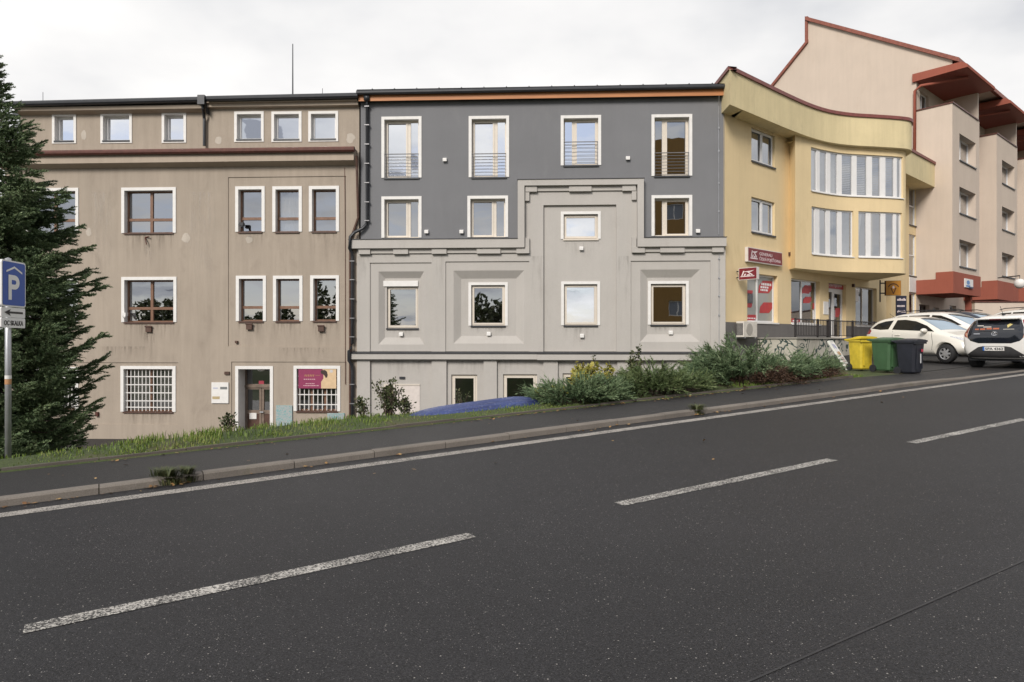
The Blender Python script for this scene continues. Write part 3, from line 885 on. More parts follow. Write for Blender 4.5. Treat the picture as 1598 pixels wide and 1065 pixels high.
# white board and banner on the brown house
def wall_board():
    F = FA
    r = F.rect(331, 357.5, 597, 629.5)
    X, Y = F.world(r[0], -0.03)
    t = thing('notice_board', 'plain white notice board with two small captions beside the office door', 'notice board', (X, Y, r[2]), F.th)
    w, h = r[1]-r[0], r[3]-r[2]
    mb = MB(); mb.box(0, w, -0.02, 0.028, 0, h); mb.build('board', M['white'], t, bevel=0.006)
    mb = MB(); mb.box(w*0.52, w*0.93, -0.024, -0.02, h*0.67, h*0.79); mb.build('grey_caption', simple('grey_print', (0.16, 0.17, 0.17)), t)
    mb = MB(); mb.box(w*0.1, w*0.38, -0.024, -0.02, h*0.70, h*0.755); mb.build('blue_caption', simple('pale_blue_print', (0.42, 0.44, 0.55)), t)
    mb = MB(); mb.box(w*0.06, w*0.49, -0.024, -0.02, h*0.2, h*0.33); mb.build('ochre_caption', simple('ochre_print', (0.42, 0.33, 0.18)), t)
wall_board()

def banner():
    F = FA
    v = 0.03
    r = F.rect(466, 525, 575.5, 606.5, v)
    X, Y = F.world(r[0], v)
    t = thing('advert_banner', 'magenta and sand coloured banner tied over the white window bars', 'banner', (X, Y, r[2]), F.th)
    w, h = r[1]-r[0], r[3]-r[2]
    mag = simple('magenta_print', (0.235, 0.025, 0.085), 0.5, var=0.12); sand = simple('sand_print', (0.62, 0.45, 0.27), 0.5)
    dark = simple('dark_hair_print', (0.035, 0.018, 0.014), 0.5); gold = simple('gold_print', (0.42, 0.26, 0.09), 0.5); pale = simple('pale_print', (0.55, 0.33, 0.36), 0.5)
    def poly(name, m, pts, y): 
        mb = MB(); mb.face([(p[0]*w, y, p[1]*h) for p in pts]); return mb.build(name, m, t)
    mb = MB(); mb.box(0, w, -0.006, 0.004, 0, h); mb.build('sheet', mag, t)
    poly('sand_field', sand, [(0.60, 0.0), (1.0, 0.0), (1.0, 1.0), (0.63, 1.0), (0.66, 0.8), (0.66, 0.5), (0.60, 0.33)], -0.009)
    poly('hair', dark, [(0.585, 0.88), (0.62, 0.92), (0.70, 0.93), (0.755, 0.85), (0.775, 0.68), (0.76, 0.56), (0.72, 0.53), (0.70, 0.62), (0.65, 0.72), (0.60, 0.75)], -0.012)
    poly('round_mark', simple('grey_badge', (0.55, 0.52, 0.5)), [(0.87+0.045*math.cos(k), 0.87+0.08*math.sin(k)) for k in np.linspace(0, 6, 12)], -0.012)
    mb = MB(); x = 0.16
    for k in range(6):
        mb.face([(x*w, -0.009, 0.60*h), ((x+0.018)*w, -0.009, 0.60*h), ((x+0.032)*w, -0.009, 0.70*h), ((x+0.014)*w, -0.009, 0.70*h)]); x += 0.045
    mb.face([(0.45*w, -0.009, 0.655*h), (0.57*w, -0.009, 0.655*h), (0.57*w, -0.009, 0.668*h), (0.45*w, -0.009, 0.668*h)])
    mb.build('gold_lettering', gold, t)
    mb = MB()
    for (a, b, z) in ((0.14, 0.42, 0.44), (0.19, 0.42, 0.22), (0.13, 0.5, 0.12)):
        x = a
        while x < b:
            d = random.uniform(0.02, 0.05); mb.face([(x*w, -0.009, z*h), ((x+d)*w, -0.009, z*h), ((x+d)*w, -0.009, (z+0.045)*h), (x*w, -0.009, (z+0.045)*h)]); x += d+0.012
    mb.build('small_lettering', pale, t)
banner()

# ------------------------------------------------------------------ the grey house
def grey_house():
    F = FA
    root = thing('grey_house', 'renovated house, dark grey above and pale grey stepped portal below', 'building', (F.ox, F.oy, 0), F.th)
    u0, u1 = F.U(563), F.U(1130.5)
    zG = COURT-0.3
    vl = -0.06
    zroof = F.Z(566, 152)
    zcor = F.Z(566, 374)
    portal = (F.U(812), F.U(1000), F.Z(900, 400), F.Z(900, 283))
    tr = 0.105
    up = [(595.5, 658, 182.5, 278), (731.5, 794.5, 181.5, 277), (875, 938, 180.5, 258.5), (1016.5, 1080, 179, 275)]
    mid = [(595.5, 658, 307, 373), (729.5, 793, 306, 372), (1016.5, 1080, 305, 371)]
    ups = [inset(F.rect(*p), tr) for p in up]; mids = [inset(F.rect(*p), tr) for p in mid]
    mids = [(m[0], m[1], max(m[2], zcor+0.05), m[3]) for m in mids]
    mb = MB()
    mb.wall([(u0, u1, zcor-0.4, zroof)], ups+mids+[portal], 0.0)
    mb.face([(u0, 0, zG), (u0, 12, zG), (u0, 12, zroof), (u0, 0, zroof)])
    mb.face([(u1, 0, zG), (u1, 12, zG), (u1, 12, zroof), (u1, 0, zroof)])
    mb.face([(u0, 12, zG), (u1, 12, zG), (u1, 12, zroof), (u0, 12, zroof)])
    mb.build('upper_wall', M['grey'], root)
    mi = MB(); mi.box(u0+0.2, u1-0.2, 0.85, 0.9, COURT, zroof-0.2); mi.build('room_dark_sheet', M['room_dark'], root)  # dark sheet behind the facade in place of shaded rooms
    # lower pale wall with panels
    pan = [(F.U(578), F.U(674), F.Z(626, 549), F.Z(626, 410.5)), (F.U(695.5), F.U(826), F.Z(760, 549), F.Z(760, 408.5)),
           (F.U(984), F.U(1108), F.Z(1046, 548), F.Z(1046, 407.5)), (F.U(848), F.U(961.5), F.Z(905, 549), F.Z(905, 320.5))]
    low = [(F.U(578), F.U(674), zG+.1, F.Z(626, 563)), (F.U(697), F.U(755), zG+.1, F.Z(726, 563)), (F.U(775.5), F.U(848), zG+.1, F.Z(810, 563)),
           (F.U(870.5), F.U(963), zG+.1, F.Z(916, 563)), (F.U(984), F.U(1040), zG+.1, F.Z(1010, 563)), (F.U(1060), F.U(1110), zG+.1, F.Z(1085, 563))]
    pd = (0.045, 0.045, 0.045, 0.10)
    ld = 0.10
    out = [(591, 662, 424, 538), (708, 818, 422.5, 536.5), (999, 1092, 421, 534)]
    inn = [(600.5, 655.5, 434.5, 527), (719.5, 805.5, 435, 524.5), (1010, 1079, 433.5, 522)]
    lw = [(603, 652, 447, 512.5), (735, 788, 445, 508.5), (880, 932, 444, 508), (1016, 1071, 443, 507), (879.5, 933, 335, 373.5)]
    lwr = [F.rect(*p, 0.06) for p in lw]
    gnd = [(704, 744.5, 585, 700), (785, 838, 584.5, 700), (878, 930, 583, 700), (1000, 1030, 583, 700)]
    gr = [F.rect(*p) for p in gnd]; gr = [(g[0], g[1], COURT+0.75, g[3]) for g in gr]
    gdoor = F.rect(599, 655, 600, 668); gdoor = (gdoor[0], gdoor[1], COURT, gdoor[3])
    mb = MB()
    ul = F.U(557, vl)
    mb.wall([(ul, u1+0.02, zG, zcor), portal], [(*p, d) for p, d in zip(pan, pd)]+[(*p, ld) for p in low], vl)
    mb.face([(ul, vl, zG), (ul, 0.1, zG), (ul, 0.1, zcor), (ul, vl, zcor)])
    mb.face([(u1+.02, vl, zG), (u1+.02, 0.1, zG), (u1+.02, 0.1, zcor), (u1+.02, vl, zcor)])
    for a in (portal[0], portal[1]): mb.face([(a, vl, zcor), (a, 0.02, zcor), (a, 0.02, portal[3]), (a, vl, portal[3])])
    mb.face([(portal[0], vl, portal[3]), (portal[0], 0.02, portal[3]), (portal[1], 0.02, portal[3]), (portal[1], vl, portal[3])])
    bev = 0.16
    for p, d, o, n, w in zip(pan[:3], pd, out, inn, (lwr[0], lwr[1], lwr[3])):
        v0 = vl+d; o, n = F.rect(*o), F.rect(*n, 0.1)
        mb.wall([p], [o], v0)
        v1 = v0+bev
        A = [(o[0], v0, o[2]), (o[1], v0, o[2]), (o[1], v0, o[3]), (o[0], v0, o[3])]
        B = [(n[0], v1, n[2]), (n[1], v1, n[2]), (n[1], v1, n[3]), (n[0], v1, n[3])]
        for k in range(4): mb.face([A[k], A[(k+1) % 4], B[(k+1) % 4], B[k]])
        mb.wall([n], [(*w, 0.10)], v1)
    mb.wall([pan[3]], [(*lwr[2], 0.1), (*lwr[4], 0.1)], vl+pd[3])
    for p in low:
        hs = [(*h, 0.14) for h in gr+[gdoor] if h[0] > p[0]-0.05 and h[1] < p[1]+0.05]
        mb.wall([p], hs, vl+ld)
    mb.build('lower_wall', M['light'], root)
    # tall windows with rails
    def rails(parent, op, ztop, n):
        u0_, u1_, z0_, z1_ = op
        m = MB()
        m.tube([(u0_-0.02, 0.03, ztop), (u1_+0.02, 0.03, ztop)], 0.017, 6)
        for k in range(n):
            z = z0_+0.06+(ztop-0.10-z0_-0.06)*k/(n-1)
            m.tube([(u0_+0.0, 0.04, z), (u1_, 0.04, z)], 0.0075, 5)
        for u in (u0_+0.02, u1_-0.02): m.box(u-0.012, u+0.012, 0.04, 0.06, z0_, ztop)
        m.build('guard_rail', M['rail'], parent)
    for i, op in enumerate(ups):
        left_narrow = i >= 2
        w = window(root, op, 0.0, depth=0.24, fw=0.055, mull=(0.30,) if left_narrow else (0.69,), mw=0.13, frame='cream', glass_='glass_hi' if i != 3 else 'glass', trim=tr, sill=0.05, sash=(1,) if left_narrow else (0,), tilt=0.012)
        py = (240.5, 240, 221.5, 238.5)[i]; px = (up[i][0]+up[i][1])/2
        rails(w, op, F.Z(px, py), 7 if i != 2 else 6)
    for i, op in enumerate(mids):
        window(root, op, 0.0, depth=0.24, fw=0.055, mull=(0.30,) if i == 2 else (0.69,), mw=0.12, frame='cream', trim=tr, sash=(1,) if i == 2 else (0,), tilt=0.006)
    vi = vl+0.045+0.16
    for k, (op, v, d) in enumerate(zip(lwr, (vi, vi, vl+.1, vi, vl+.1), (0.15,)*5)):
        t = None if k == 0 else 0.10
        w = window(root, op, v, depth=d, fw=0.06, frame='cream', trim=t, lining=True, sill=0.05, sash=(0,), glass_='glass_hi' if k in (2, 4) else 'glass', tilt=0.004, sill_mat='tin' if k != 4 else 'cream')
        if k == 0:
            m = MB(); m.box(op[0]-0.12, op[1]+0.0, v-0.05, v+0.03, op[3]+0.0, op[3]+0.20); m.build('shutter_box', M['white'], w)
    for op in gr:
        window(root, op, vl+ld, depth=0.14, fw=0.09, frame='cream', glass_='glass_dk', sash=(0,))
    # door leaf standing ajar beside a dark slit
    m = MB(); m.box(gdoor[0]+0.33, gdoor[1], 0.02, 0.07, gdoor[2], gdoor[3]-0.04)
    m.box(gdoor[0]+0.33, gdoor[0]+0.42, -0.0, 0.02, gdoor[2], gdoor[3]-0.04)
    dr = m.build('door', simple('pale_door', (0.62, 0.56, 0.52), 0.5), root)
    m = MB(); m.box(gdoor[0], gdoor[1], 0.0, 0.06, gdoor[3]-0.04, gdoor[3]); m.box(gdoor[0], gdoor[0]+0.07, 0.0, 0.06, gdoor[2], gdoor[3]-0.04); m.build('door_frame', M['cream'], dr)
    m = MB(); m.box(gdoor[0]+0.07, gdoor[0]+0.33, 0.40, 0.42, gdoor[2], gdoor[3]-0.04); m.build('hall_dark_sheet', M['darkwood'], dr)  # dark panel in the gap, paints the shade of the hall
    m = MB(); u, z = F.U(627, vl), F.Z(627, 590, vl); m.box(u-0.1, u+0.1, vl+ld-0.05, vl+ld, z-0.04, z+0.04); m.build('door_lamp', M['tin'], root)
    # stepped cornice, flashing and blocks below it
    c0, c1 = F.U(545, -0.2), F.U(808, -0.2); c2, c3 = F.U(1004.5, -0.2), F.U(1133, -0.2)
    ci0, ci1 = F.U(818.5, -0.2), F.U(994.5, -0.2)
    zA, zB = F.Z(680, 387.5, -0.2), F.Z(680, 374, -0.2)
    zTa, zTb = F.Z(905, 289.5, -0.2), F.Z(905, 280.5, -0.2)
    m = MB()
    ring = [(c0, zA), (ci0, zA), (ci0, zTa), (ci1, zTa), (ci1, zA), (c3, zA), (c3, zB), (c2, zB), (c2, zTb), (c1, zTb), (c1, zB), (c0, zB)]
    m.prism(ring, -0.26, vl+0.02, 'y')
    co = m.build('cornice', M['light'], root)
    m = MB()
    for a, b, z in ((c0-0.02, c1, zB), (c2, c3+0.02, zB), (c1-0.02, c2+0.02, zTb)):
        m.box(a, b, -0.285, 0.02, z+0.002, z+0.022)
    m.build('flashing', M['tin'], co)
    m = MB()
    zb0, zb1 = F.Z(680, 396.5, -0.15), zA-0.002
    for a, b in ((560, 578), (614, 637), (674, 697), (744, 781), (806, 826), (987, 1006), (1030, 1068), (1111, 1129)):
        m.box(F.U(a, -0.15), F.U(b, -0.15), -0.19, vl+0.01, zb0, zb1)
    m.box(F.U(560, -0.1), F.U(822, -0.1), -0.125, vl+0.012, zb0+0.03, zb1); m.box(F.U(988, -0.1), F.U(1130, -0.1), -0.125, vl+0.012, zb0+0.03, zb1)
    zt0, zt1 = F.Z(905, 299, -0.15), zTa-0.002
    for a, b in ((820, 838), (888, 923), (971, 992)):
        m.box(F.U(a, -0.15), F.U(b, -0.15), -0.19, vl+0.01, zt0, zt1)
    m.box(ci0+0.02, ci1-0.02, -0.125, vl+0.012, zt0+0.03, zt1)
    for a, b in ((819, 826), (986, 993)):
        m.box(F.U(a, -0.15), F.U(b, -0.15), -0.165, vl+0.011, F.Z(905, 313, -0.15), zt0); 
        m.box(F.U(a, -0.15), F.U(b, -0.15), -0.165, vl+0.011, zb0, F.Z(905, 371, -0.15))
    m.build('cornice_block', M['light'], co)
    # belt course
    m = MB()
    bz0, bz1 = F.Z(680, 561, -0.15), F.Z(680, 552.5, -0.15)
    ub = F.U(838, -0.15)
    m.box(F.U(548, -0.15), ub, -0.20, vl+0.01, bz0, bz1); m.box(ub+0.004, F.U(1131, -0.15), -0.215, vl+0.01, bz0-0.02, bz1-0.02)
    m.prism([(-0.11, bz0-0.07), (-0.17, bz0-0.002), (vl+0.01, bz0-0.002), (vl+0.01, bz0-0.07)], F.U(558, -0.15), F.U(1130, -0.15), 'x') if False else None
    be = m.build('belt_course', M['light'], root)
    m = MB(); m.prism([(-0.225, bz1+0.002), (-0.225, bz1+0.02), (vl+0.02, bz1+0.09), (vl+0.02, bz1+0.002)], F.U(547, -0.15), F.U(1131, -0.15), 'x'); m.build('flashing', M['tin'], be)
    # eaves: timber fascia, gutter, roof
    za, zb = F.Z(566, 158.5, -0.22), F.Z(566, 147.5, -0.22)
    m = MB(); m.box(u0-0.02, u1+0.0, -0.24, -0.20, za, zb); m.build('fascia', M['orange'], root)
    m = MB(); m.box(u0, u1, -0.2, 0.02, za+0.03, za+0.06); m.build('eaves_board', M['tin'], root)
    m = MB(); zg = F.Z(566, 144.5, -0.34)
    m.tube([(u0-0.06, -0.33, zg-0.01), (u1+0.04, -0.33, zg)], 0.085, 12)
    m.build('roof_gutter', M['tin'], root)
    m = MB(); zr = F.Z(566, 141, -0.3)
    m.face([(u0-0.05, -0.36, zr), (u1+0.03, -0.36, zr), (u1+0.03, 6, zr+1.2), (u0-0.05, 6, zr+1.2)])
    m.face([(u0-0.05, 6, zr+1.2), (u1+0.03, 6, zr+1.2), (u1+0.03, 12.3, zr), (u0-0.05, 12.3, zr)])
    for a in (u0-0.05, u1+0.03): m.face([(a, -0.36, zr), (a, 6, zr+1.2), (a, 12.3, zr), (a, 12.3, zr-0.3), (a, -0.2, zr-0.25)])
    for k in range(16):
        u = u0+0.5+(u1-u0-1)*k/15; m.box(u-0.02, u+0.02, -0.30, -0.24, zr+0.01, zr+0.05)
    m.build('roof', M['tin'], root)
    # downpipe with brackets
    m = MB(); f = lambda px, py, v: (F.U(px, v), v, F.Z(px, py, v))
    hp = f(572, 150, -0.3)
    m.box(hp[0]-0.1, hp[0]+0.1, hp[1]-0.02, hp[1]+0.12, hp[2]-0.16, hp[2]+0.06)
    pts = [f(572.5, 154, -0.26), f(573, 166, -0.10), f(573, 342, -0.10), f(571.5, 351, -0.10), f(566, 357, -0.12), f(553, 363, -0.2), f(546.5, 370, -0.31), f(545.5, 388, -0.31),
           f(549.5, 395, -0.16), f(550, 404, -0.13), f(550, 536, -0.13), f(548, 543, -0.18), f(544.5, 548, -0.27), f(544.5, 563, -0.27), f(549, 570, -0.15), f(550, 580, -0.12), f(550, 690, -0.12)]
    m.tube(pts, 0.058, 10)
    dp = m.build('downpipe', M['tin'], root, True)
    m = MB()
    for px, py, v in [(573, y, -0.10) for y in (167, 196, 226, 256, 286, 316, 345)]+[(550, y, -0.13) for y in (408, 437, 467, 497, 526, 600, 630)]:
        c = f(px, py, v); m.box(c[0]-0.085, c[0]+0.085, c[1]-0.07, c[1]+0.06, c[2]-0.016, c[2]+0.016)
    m.build('bracket', M['rail'], dp)
    m = MB(); m.tube([f(1122, 150, -0.26), f(1121.5, 165, -0.03), f(1121.5, 366, -0.03)], 0.011, 5)
    m.tube([f(1122, 392, -0.09), f(1122, 545, -0.09)], 0.009, 5)
    for y in (200, 236, 286, 330): c = f(1121.5, y, -0.03); m.box(c[0]-0.02, c[0]+0.02, c[1]-0.02, 0.0, c[2]-0.03, c[2]+0.03)
    for y in (404, 434, 462, 492): c = f(1122, y, -0.09); m.box(c[0]-0.025, c[0]+0.025, c[1]-0.02, -0.06, c[2]-0.025, c[2]+0.025)
    m.build('lightning_wire', M['steel'], root)
    stains(root, F, [(600, 656, 514, 526, vi), (732, 794, 512, 523, vi), (877, 937, 512, 545, vl+.1), (1010, 1076, 511, 521, vi), (876, 938, 379, 410, vl+.1), (556, 578, 400, 470, vl), (674, 695, 398, 470, vl), (827, 848, 400, 500, vl), (962, 984, 400, 500, vl), (560, 836, 562, 590, vl+ld), (840, 1128, 563, 590, vl+ld)], M['stain_grey'])
    # white wall vents
    caps = [(694.5, 250.5, 0), (666, 362.5, 0), (720.5, 362.5, 0), (979.5, 248, 0), (1088.5, 361.5, 0)]
    vin = vi
    caps += [(626.5, 522, vin), (763, 521.5, vin), (907, 388.5, vl+.1), (908, 524.5, vl+.1), (1046, 519.5, vin)]
    for px, py, v in caps:
        m = MB(); u, z = F.U(px, v), F.Z(px, py, v)
        m.prism([(v-0.11, z-0.065), (v-0.11, z+0.04), (v-0.05, z+0.075), (v, z+0.075), (v, z-0.03)], u-0.072, u+0.072, 'x')
        m.build('vent_cap', M['white'], root, bevel=0.008)
    return root
grey_house()
# ------------------------------------------------------------------ lettering
_fonts = {}
def text(body, size, mat, parent, loc, rot=(R(90), 0, 0), name='lettering', width=None, ext=0.002, align='LEFT', bold=0.0, shear=0.0):
    cu = bpy.data.curves.new('lettering', 'FONT')
    cu.body = body; cu.size = size; cu.extrude = ext; cu.align_x = align; cu.offset = bold; cu.shear = shear
    cu.resolution_u = 3
    ob = bpy.data.objects.new('lettering_source', cu); col.objects.link(ob)
    dg = bpy.context.evaluated_depsgraph_get()
    me = bpy.data.meshes.new_from_object(ob.evaluated_get(dg))
    bpy.data.objects.remove(ob)
    if width:
        xs = [v.co.x for v in me.vertices]
        k = width/max(1e-6, max(xs)-min(xs))
        for v in me.vertices: v.co.x *= k
    me.materials.clear()
    o = link(name, me, mat, parent)
    o.location = loc; o.rotation_euler = rot
    return o

# ------------------------------------------------------------------ the yellow corner house
def catmull(pts, n):
    P = [np.array(p, float) for p in pts]; P = [2*P[0]-P[1]]+P+[2*P[-1]-P[-2]]
    out = []
    for i in range(1, len(P)-2):
        for k in range(n):
            t = k/n
            out.append(0.5*((2*P[i])+(-P[i-1]+P[i+1])*t+(2*P[i-1]-5*P[i]+4*P[i+1]-P[i+2])*t*t+(-P[i-1]+3*P[i]-3*P[i+1]+P[i+2])*t**3))
    out.append(P[-2]); return out

class Curve:
    def __init__(self, pts):
        self.P = [np.array(p, float) for p in pts]
        d = [np.linalg.norm(b-a) for a, b in zip(self.P, self.P[1:])]
        self.S = np.concatenate([[0], np.cumsum(d)])
        T = [self.P[min(i+1, len(self.P)-1)]-self.P[max(i-1, 0)] for i in range(len(self.P))]
        self.N = [np.array((-t[1], t[0]))/np.linalg.norm(t) for t in T]
    def at(self, s):
        i = int(np.clip(np.searchsorted(self.S, s)-1, 0, len(self.P)-2))
        k = (s-self.S[i])/(self.S[i+1]-self.S[i])
        n = self.N[i]*(1-k)+self.N[i+1]*k
        return self.P[i]*(1-k)+self.P[i+1]*k, n/np.linalg.norm(n)
    def T(self, s, v, z):
        p, n = self.at(s); q = p+n*v
        return (q[0], q[1], z)

def yellow_house():
    F = FB
    root = thing('shop_house', 'yellow house with curved glazed bay above a ground floor shop', 'building', (F.ox, F.oy, 0), F.th)
    loc = lambda pts: [F.local(*p) for p in pts]
    zp0, zp1 = 9.74, 10.96
    UE = 18.88
    ww = [(1172.5, 1209, 205.5, 257), (1172.5, 1209, 312, 365.5)]
    wr = [F.rect(*p) for p in ww]
    shop = [(1166, 1213.5, 428.5, 503.5), (1234.5, 1279, 436, 506), (1335, 1368, 449, 503)]
    sr = [F.rect(*p) for p in shop]
    zs = sr[0][2]
    sr = [(a, b, zs, sr[0][3]) for a, b, c, d in sr]
    dr = F.rect(1293, 1320, 440.5, 531); dr = (dr[0], dr[1], 1.68, sr[0][3])
    ndr = F.rect(1383, 1391, 463, 500); ndr = (ndr[0], ndr[1], 1.68, sr[0][3])
    st = [(1418.5, 1429, 292, 352), (1418.5, 1429, 366.5, 431), (1418.5, 1429, 457, 490)]
    strp = [F.rect(*p) for p in st]
    mb = MB()
    mb.wall([(0, UE, 0.3, zp0+0.02)], [(*w, 0.16) for w in wr]+[(*s, 0.22) for s in sr]+[(*dr, 0.25), (*ndr, 0.3)]+[(*s, 0.16) for s in strp], 0.0)
    # party wall towards the grey house
    X0 = F.local(7.57, 24.40); X1 = F.local(7.57, 37.0)
    mb.face([(*X0, 0.3), (*X0, zp1), (*X1, zp1), (*X1, 0.3)])
    mb.face([(*X1, 0.3), (*X1, zp1), (UE, 12, zp1), (UE, 12, 0.3)])
    mb.build('wall', M['yellow'], root)
    mi = MB(); mi.box(0.5, UE-0.1, 2.2, 2.25, 1.0, 9.7); mi.build('room_dark_sheet', M['room_dark'], root)  # dark backing that paints the gloom of the rooms
    m = MB(); m.box(0.6, UE-0.3, 0.3, 2.2, 1.6, 1.64); m.build('shop_floor', M['plinth'], root)
    m = MB()
    m.wall([(0.0, UE, 0.3, zs-0.03)], [(dr[0], dr[1], 1.64, 9), (ndr[0], ndr[1], 1.64, 9)], -0.03)
    m.face([(0, -0.03, zs-0.03), (0, 0.01, zs-0.03), (dr[0], 0.01, zs-0.03), (dr[0], -0.03, zs-0.03)])
    m.face([(dr[1], -0.03, zs-0.03), (dr[1], 0.01, zs-0.03), (UE, 0.01, zs-0.03), (UE, -0.03, zs-0.03)])
    m.build('plinth', M['plinth'], root)
    # plain windows
    for r in wr: window(root, r, 0.0, depth=0.16, fw=0.06, mull=(0.5,), frame='pvc', sill=0.05, sill_mat='tin', curtain=[(0.0, 1.0, 'curtain')], glass_='glass_c', sash=(0, 1))
    for i, r in enumerate(strp):
        window(root, r, 0.0, depth=0.12, fw=0.06, trans=(0.5,) if i < 2 else (), frame='pvc', sill=0.05, sill_mat='tin', curtain=[(0, 1, 'blind')], glass_='glass_c')
    a = strp[1]; b = strp[2]
    m = MB(); m.box(a[0], a[1], -0.03, 0.02, b[3]+0.02, a[2]-0.08); m.build('white_panel', M['white'], root)
    # curved bay
    W = [(11.2, 27.0), (12.08, 27.6), (13.1, 28.2), (13.99, 28.57), (15.17, 28.8), (16.3, 29.02), (16.8, 29.22), (17.06, 29.6), (17.15, 30.1), (17.2, 31.5), (17.2, 32.6)]
    C = Curve(loc([tuple(p) for p in catmull(W, 8)]))
    pxs = []
    for s in np.linspace(0, C.S[-1], 400):
        p, n = C.at(s); X, Y = F.world(*p); pxs.append((CX+FPX*X/Y, s))
    def S(px):
        for (a, s0), (b, s1) in zip(pxs, pxs[1:]):
            if a <= px <= b: return s0+(s1-s0)*(px-a)/(b-a)
        return pxs[-1][1]
    zb = 4.49
    z = dict(l0=5.13, l1=7.06, u0=7.68, u1=9.45)
    L1, L2 = (S(1266.5), S(1331.5)), (S(1339.5), S(1407.5))
    UU = (S(1265.5), S(1409))
    breaks = list(C.S)
    mb = MB(C.T)
    mb.wall([(0, C.S[-1], zb, zp0+0.02)], [(*L1, z['l0'], z['l1'], 0.13), (*L2, z['l0'], z['l1'], 0.13), (*UU, z['u0'], z['u1'], 0.13)], 0.0, ub=breaks)
    # return at the left end and soffit
    mb.T = None
    p0 = C.P[0]; pb = F.local(11.2, 27.6)
    mb.face([(*p0, zb), (*pb, zb), (*pb, zp0), (*p0, zp0)])
    pe = C.P[-1]
    bay = mb.build('bay_wall', M['yellow'], root)
    m = MB()
    poly = [(q[0], q[1], zb) for q in C.P]+[(pe[0], 0.02, zb), (pb[0], 0.02, zb)]
    m.face(poly)
    m.build('bay_soffit', M['parapet'], root); m = MB()
    m.face([(q[0], q[1], zp0-0.2) for q in C.P]+[(pe[0], 2.2, zp0-0.2), (pb[0], 2.2, zp0-0.2)])
    m.build('bay_ceiling', M['parapet'], root)
    m = MB()
    inner = []
    for s in np.linspace(0.2, C.S[-1]-0.1, 40):
        p, n = C.at(s); inner.append(tuple(p+n*1.5))
    for a, b in zip(inner, inner[1:]):
        m.face([(*a, zb+0.2), (*b, zb+0.2), (*b, zp0-0.2), (*a, zp0-0.2)])
    m.build('bay_dark_sheet', M['room_dark'], root)  # curved dark sheet, room shade put into its colour
    def bay_window(name, rng_, z0, z1, posts, blinds):
        a, b = rng_
        cuts = [(S(x0), S(x1)) for x0, x1 in posts]
        holes = [(max(a+0.03, c0), min(b-0.03, c1), z0+0.07, z1-0.06) for c0, c1 in cuts]
        mf = MB(C.T); mf.wall([(a, b, z0, z1)], [(*h, 0.05) for h in holes], 0.07, ub=[s for s in breaks if a < s < b])
        fr = mf.build(name, M['pvc'], root)
        mp = MB(C.T)
        for h in holes: pane_face(mp, *h, 0.11, 0.006)
        mp.build('pane', M['glass_bay'], fr)
        ms = MB(C.T)
        ms.wall([(a-0.03, b+0.03, z0-0.035, z0+0.0)], [], -0.05, ub=[s for s in breaks if a < s < b])
        ss = [a-0.03]+[s for s in breaks if a < s < b]+[b+0.03]
        for s0, s1 in zip(ss, ss[1:]): ms.face([(s0, -0.05, z0), (s1, -0.05, z0), (s1, 0.08, z0+0.012), (s0, 0.08, z0+0.012)])
        ms.build('sill', M['white'], fr)
        mc = MB(C.T); mk = MB(C.T)
        for i, key in blinds:
            h = holes[i]
            if key == 'slat':
                nz = 22
                for k in range(nz):
                    zz = h[2]+(h[3]-h[2])*k/nz; d = (h[3]-h[2])/nz
                    mk.face([(h[0], 0.19, zz), (h[1], 0.19, zz), (h[1], 0.225, zz+d*0.86), (h[0], 0.225, zz+d*0.86)])
            elif key == 'full':
                mc.face([(h[0], 0.2, h[2]), (h[1], 0.2, h[2]), (h[1], 0.2, h[3]), (h[0], 0.2, h[3])])
            else:
                w = h[1]-h[0]
                mc.face([(h[0], 0.2, h[2]), (h[0]+w*0.25, 0.2, h[2]), (h[0]+w*0.4, 0.22, (h[2]+h[3])/2), (h[0]+w*0.75, 0.2, h[3]), (h[0], 0.2, h[3])])
        if mc.f: mc.build('curtain', M['curtain'], fr)
        if mk.f: mk.build('slat_blind', M['blind'], fr)
    M['glass_bay'] = glass('bay_glass', 0.42, (0.92, 0.93, 0.95))
    bay_window('bay_window', UU, z['u0'], z['u1'], [(1266.5, 1276.5), (1281.5, 1292), (1298, 1308.5), (1315.5, 1331), (1338.5, 1354), (1362.5, 1375), (1383.5, 1396.5), (1401.5, 1407)],
               [(0, 'full'), (1, 'full'), (2, 'full')]+[(k, 'slat') for k in (3, 4, 5, 6)])
    bay_window('bay_window', L1, z['l0'], z['l1'], [(1267.5, 1273.5), (1281, 1291.5), (1297.5, 1309), (1315.5, 1330)], [(3, 'full')])
    bay_window('bay_window', L2, z['l0'], z['l1'], [(1340.5, 1353), (1360.5, 1376), (1383.5, 1395.5), (1400.5, 1405.5)], [(0, 'side')])
    # weathered parapet with coping
    Wp = [(7.49, 23.48), (9.0, 24.8), (10.5, 26.11), (11.9, 27.25), (13.0, 27.95), (14.1, 28.36), (15.2, 28.56), (16.4, 28.8), (16.95, 29.05), (17.27, 29.52), (17.38, 30.1), (17.45, 31.0), (17.47, 31.62)]
    Pp = [tuple(p) for p in catmull(Wp, 7)]
    tail = F.world(UE, -0.9)
    front = loc(Pp)+[F.local(*tail)]
    back = [(UE, 0.3), (0.4, 0.3), F.local(7.8, 24.9), F.local(7.8, 36.9), F.local(7.49, 36.9)]
    m = MB(); m.prism(front+back, zp0, zp1, 'z'); m.build('parapet', M['parapet'], root)
    full = [F.local(7.49, 36.9)]+front
    CC = Curve(full)
    m = MB()
    o = [(tuple(p-n*0.06), tuple(p+n*0.26)) for p, n in zip(CC.P, CC.N)]
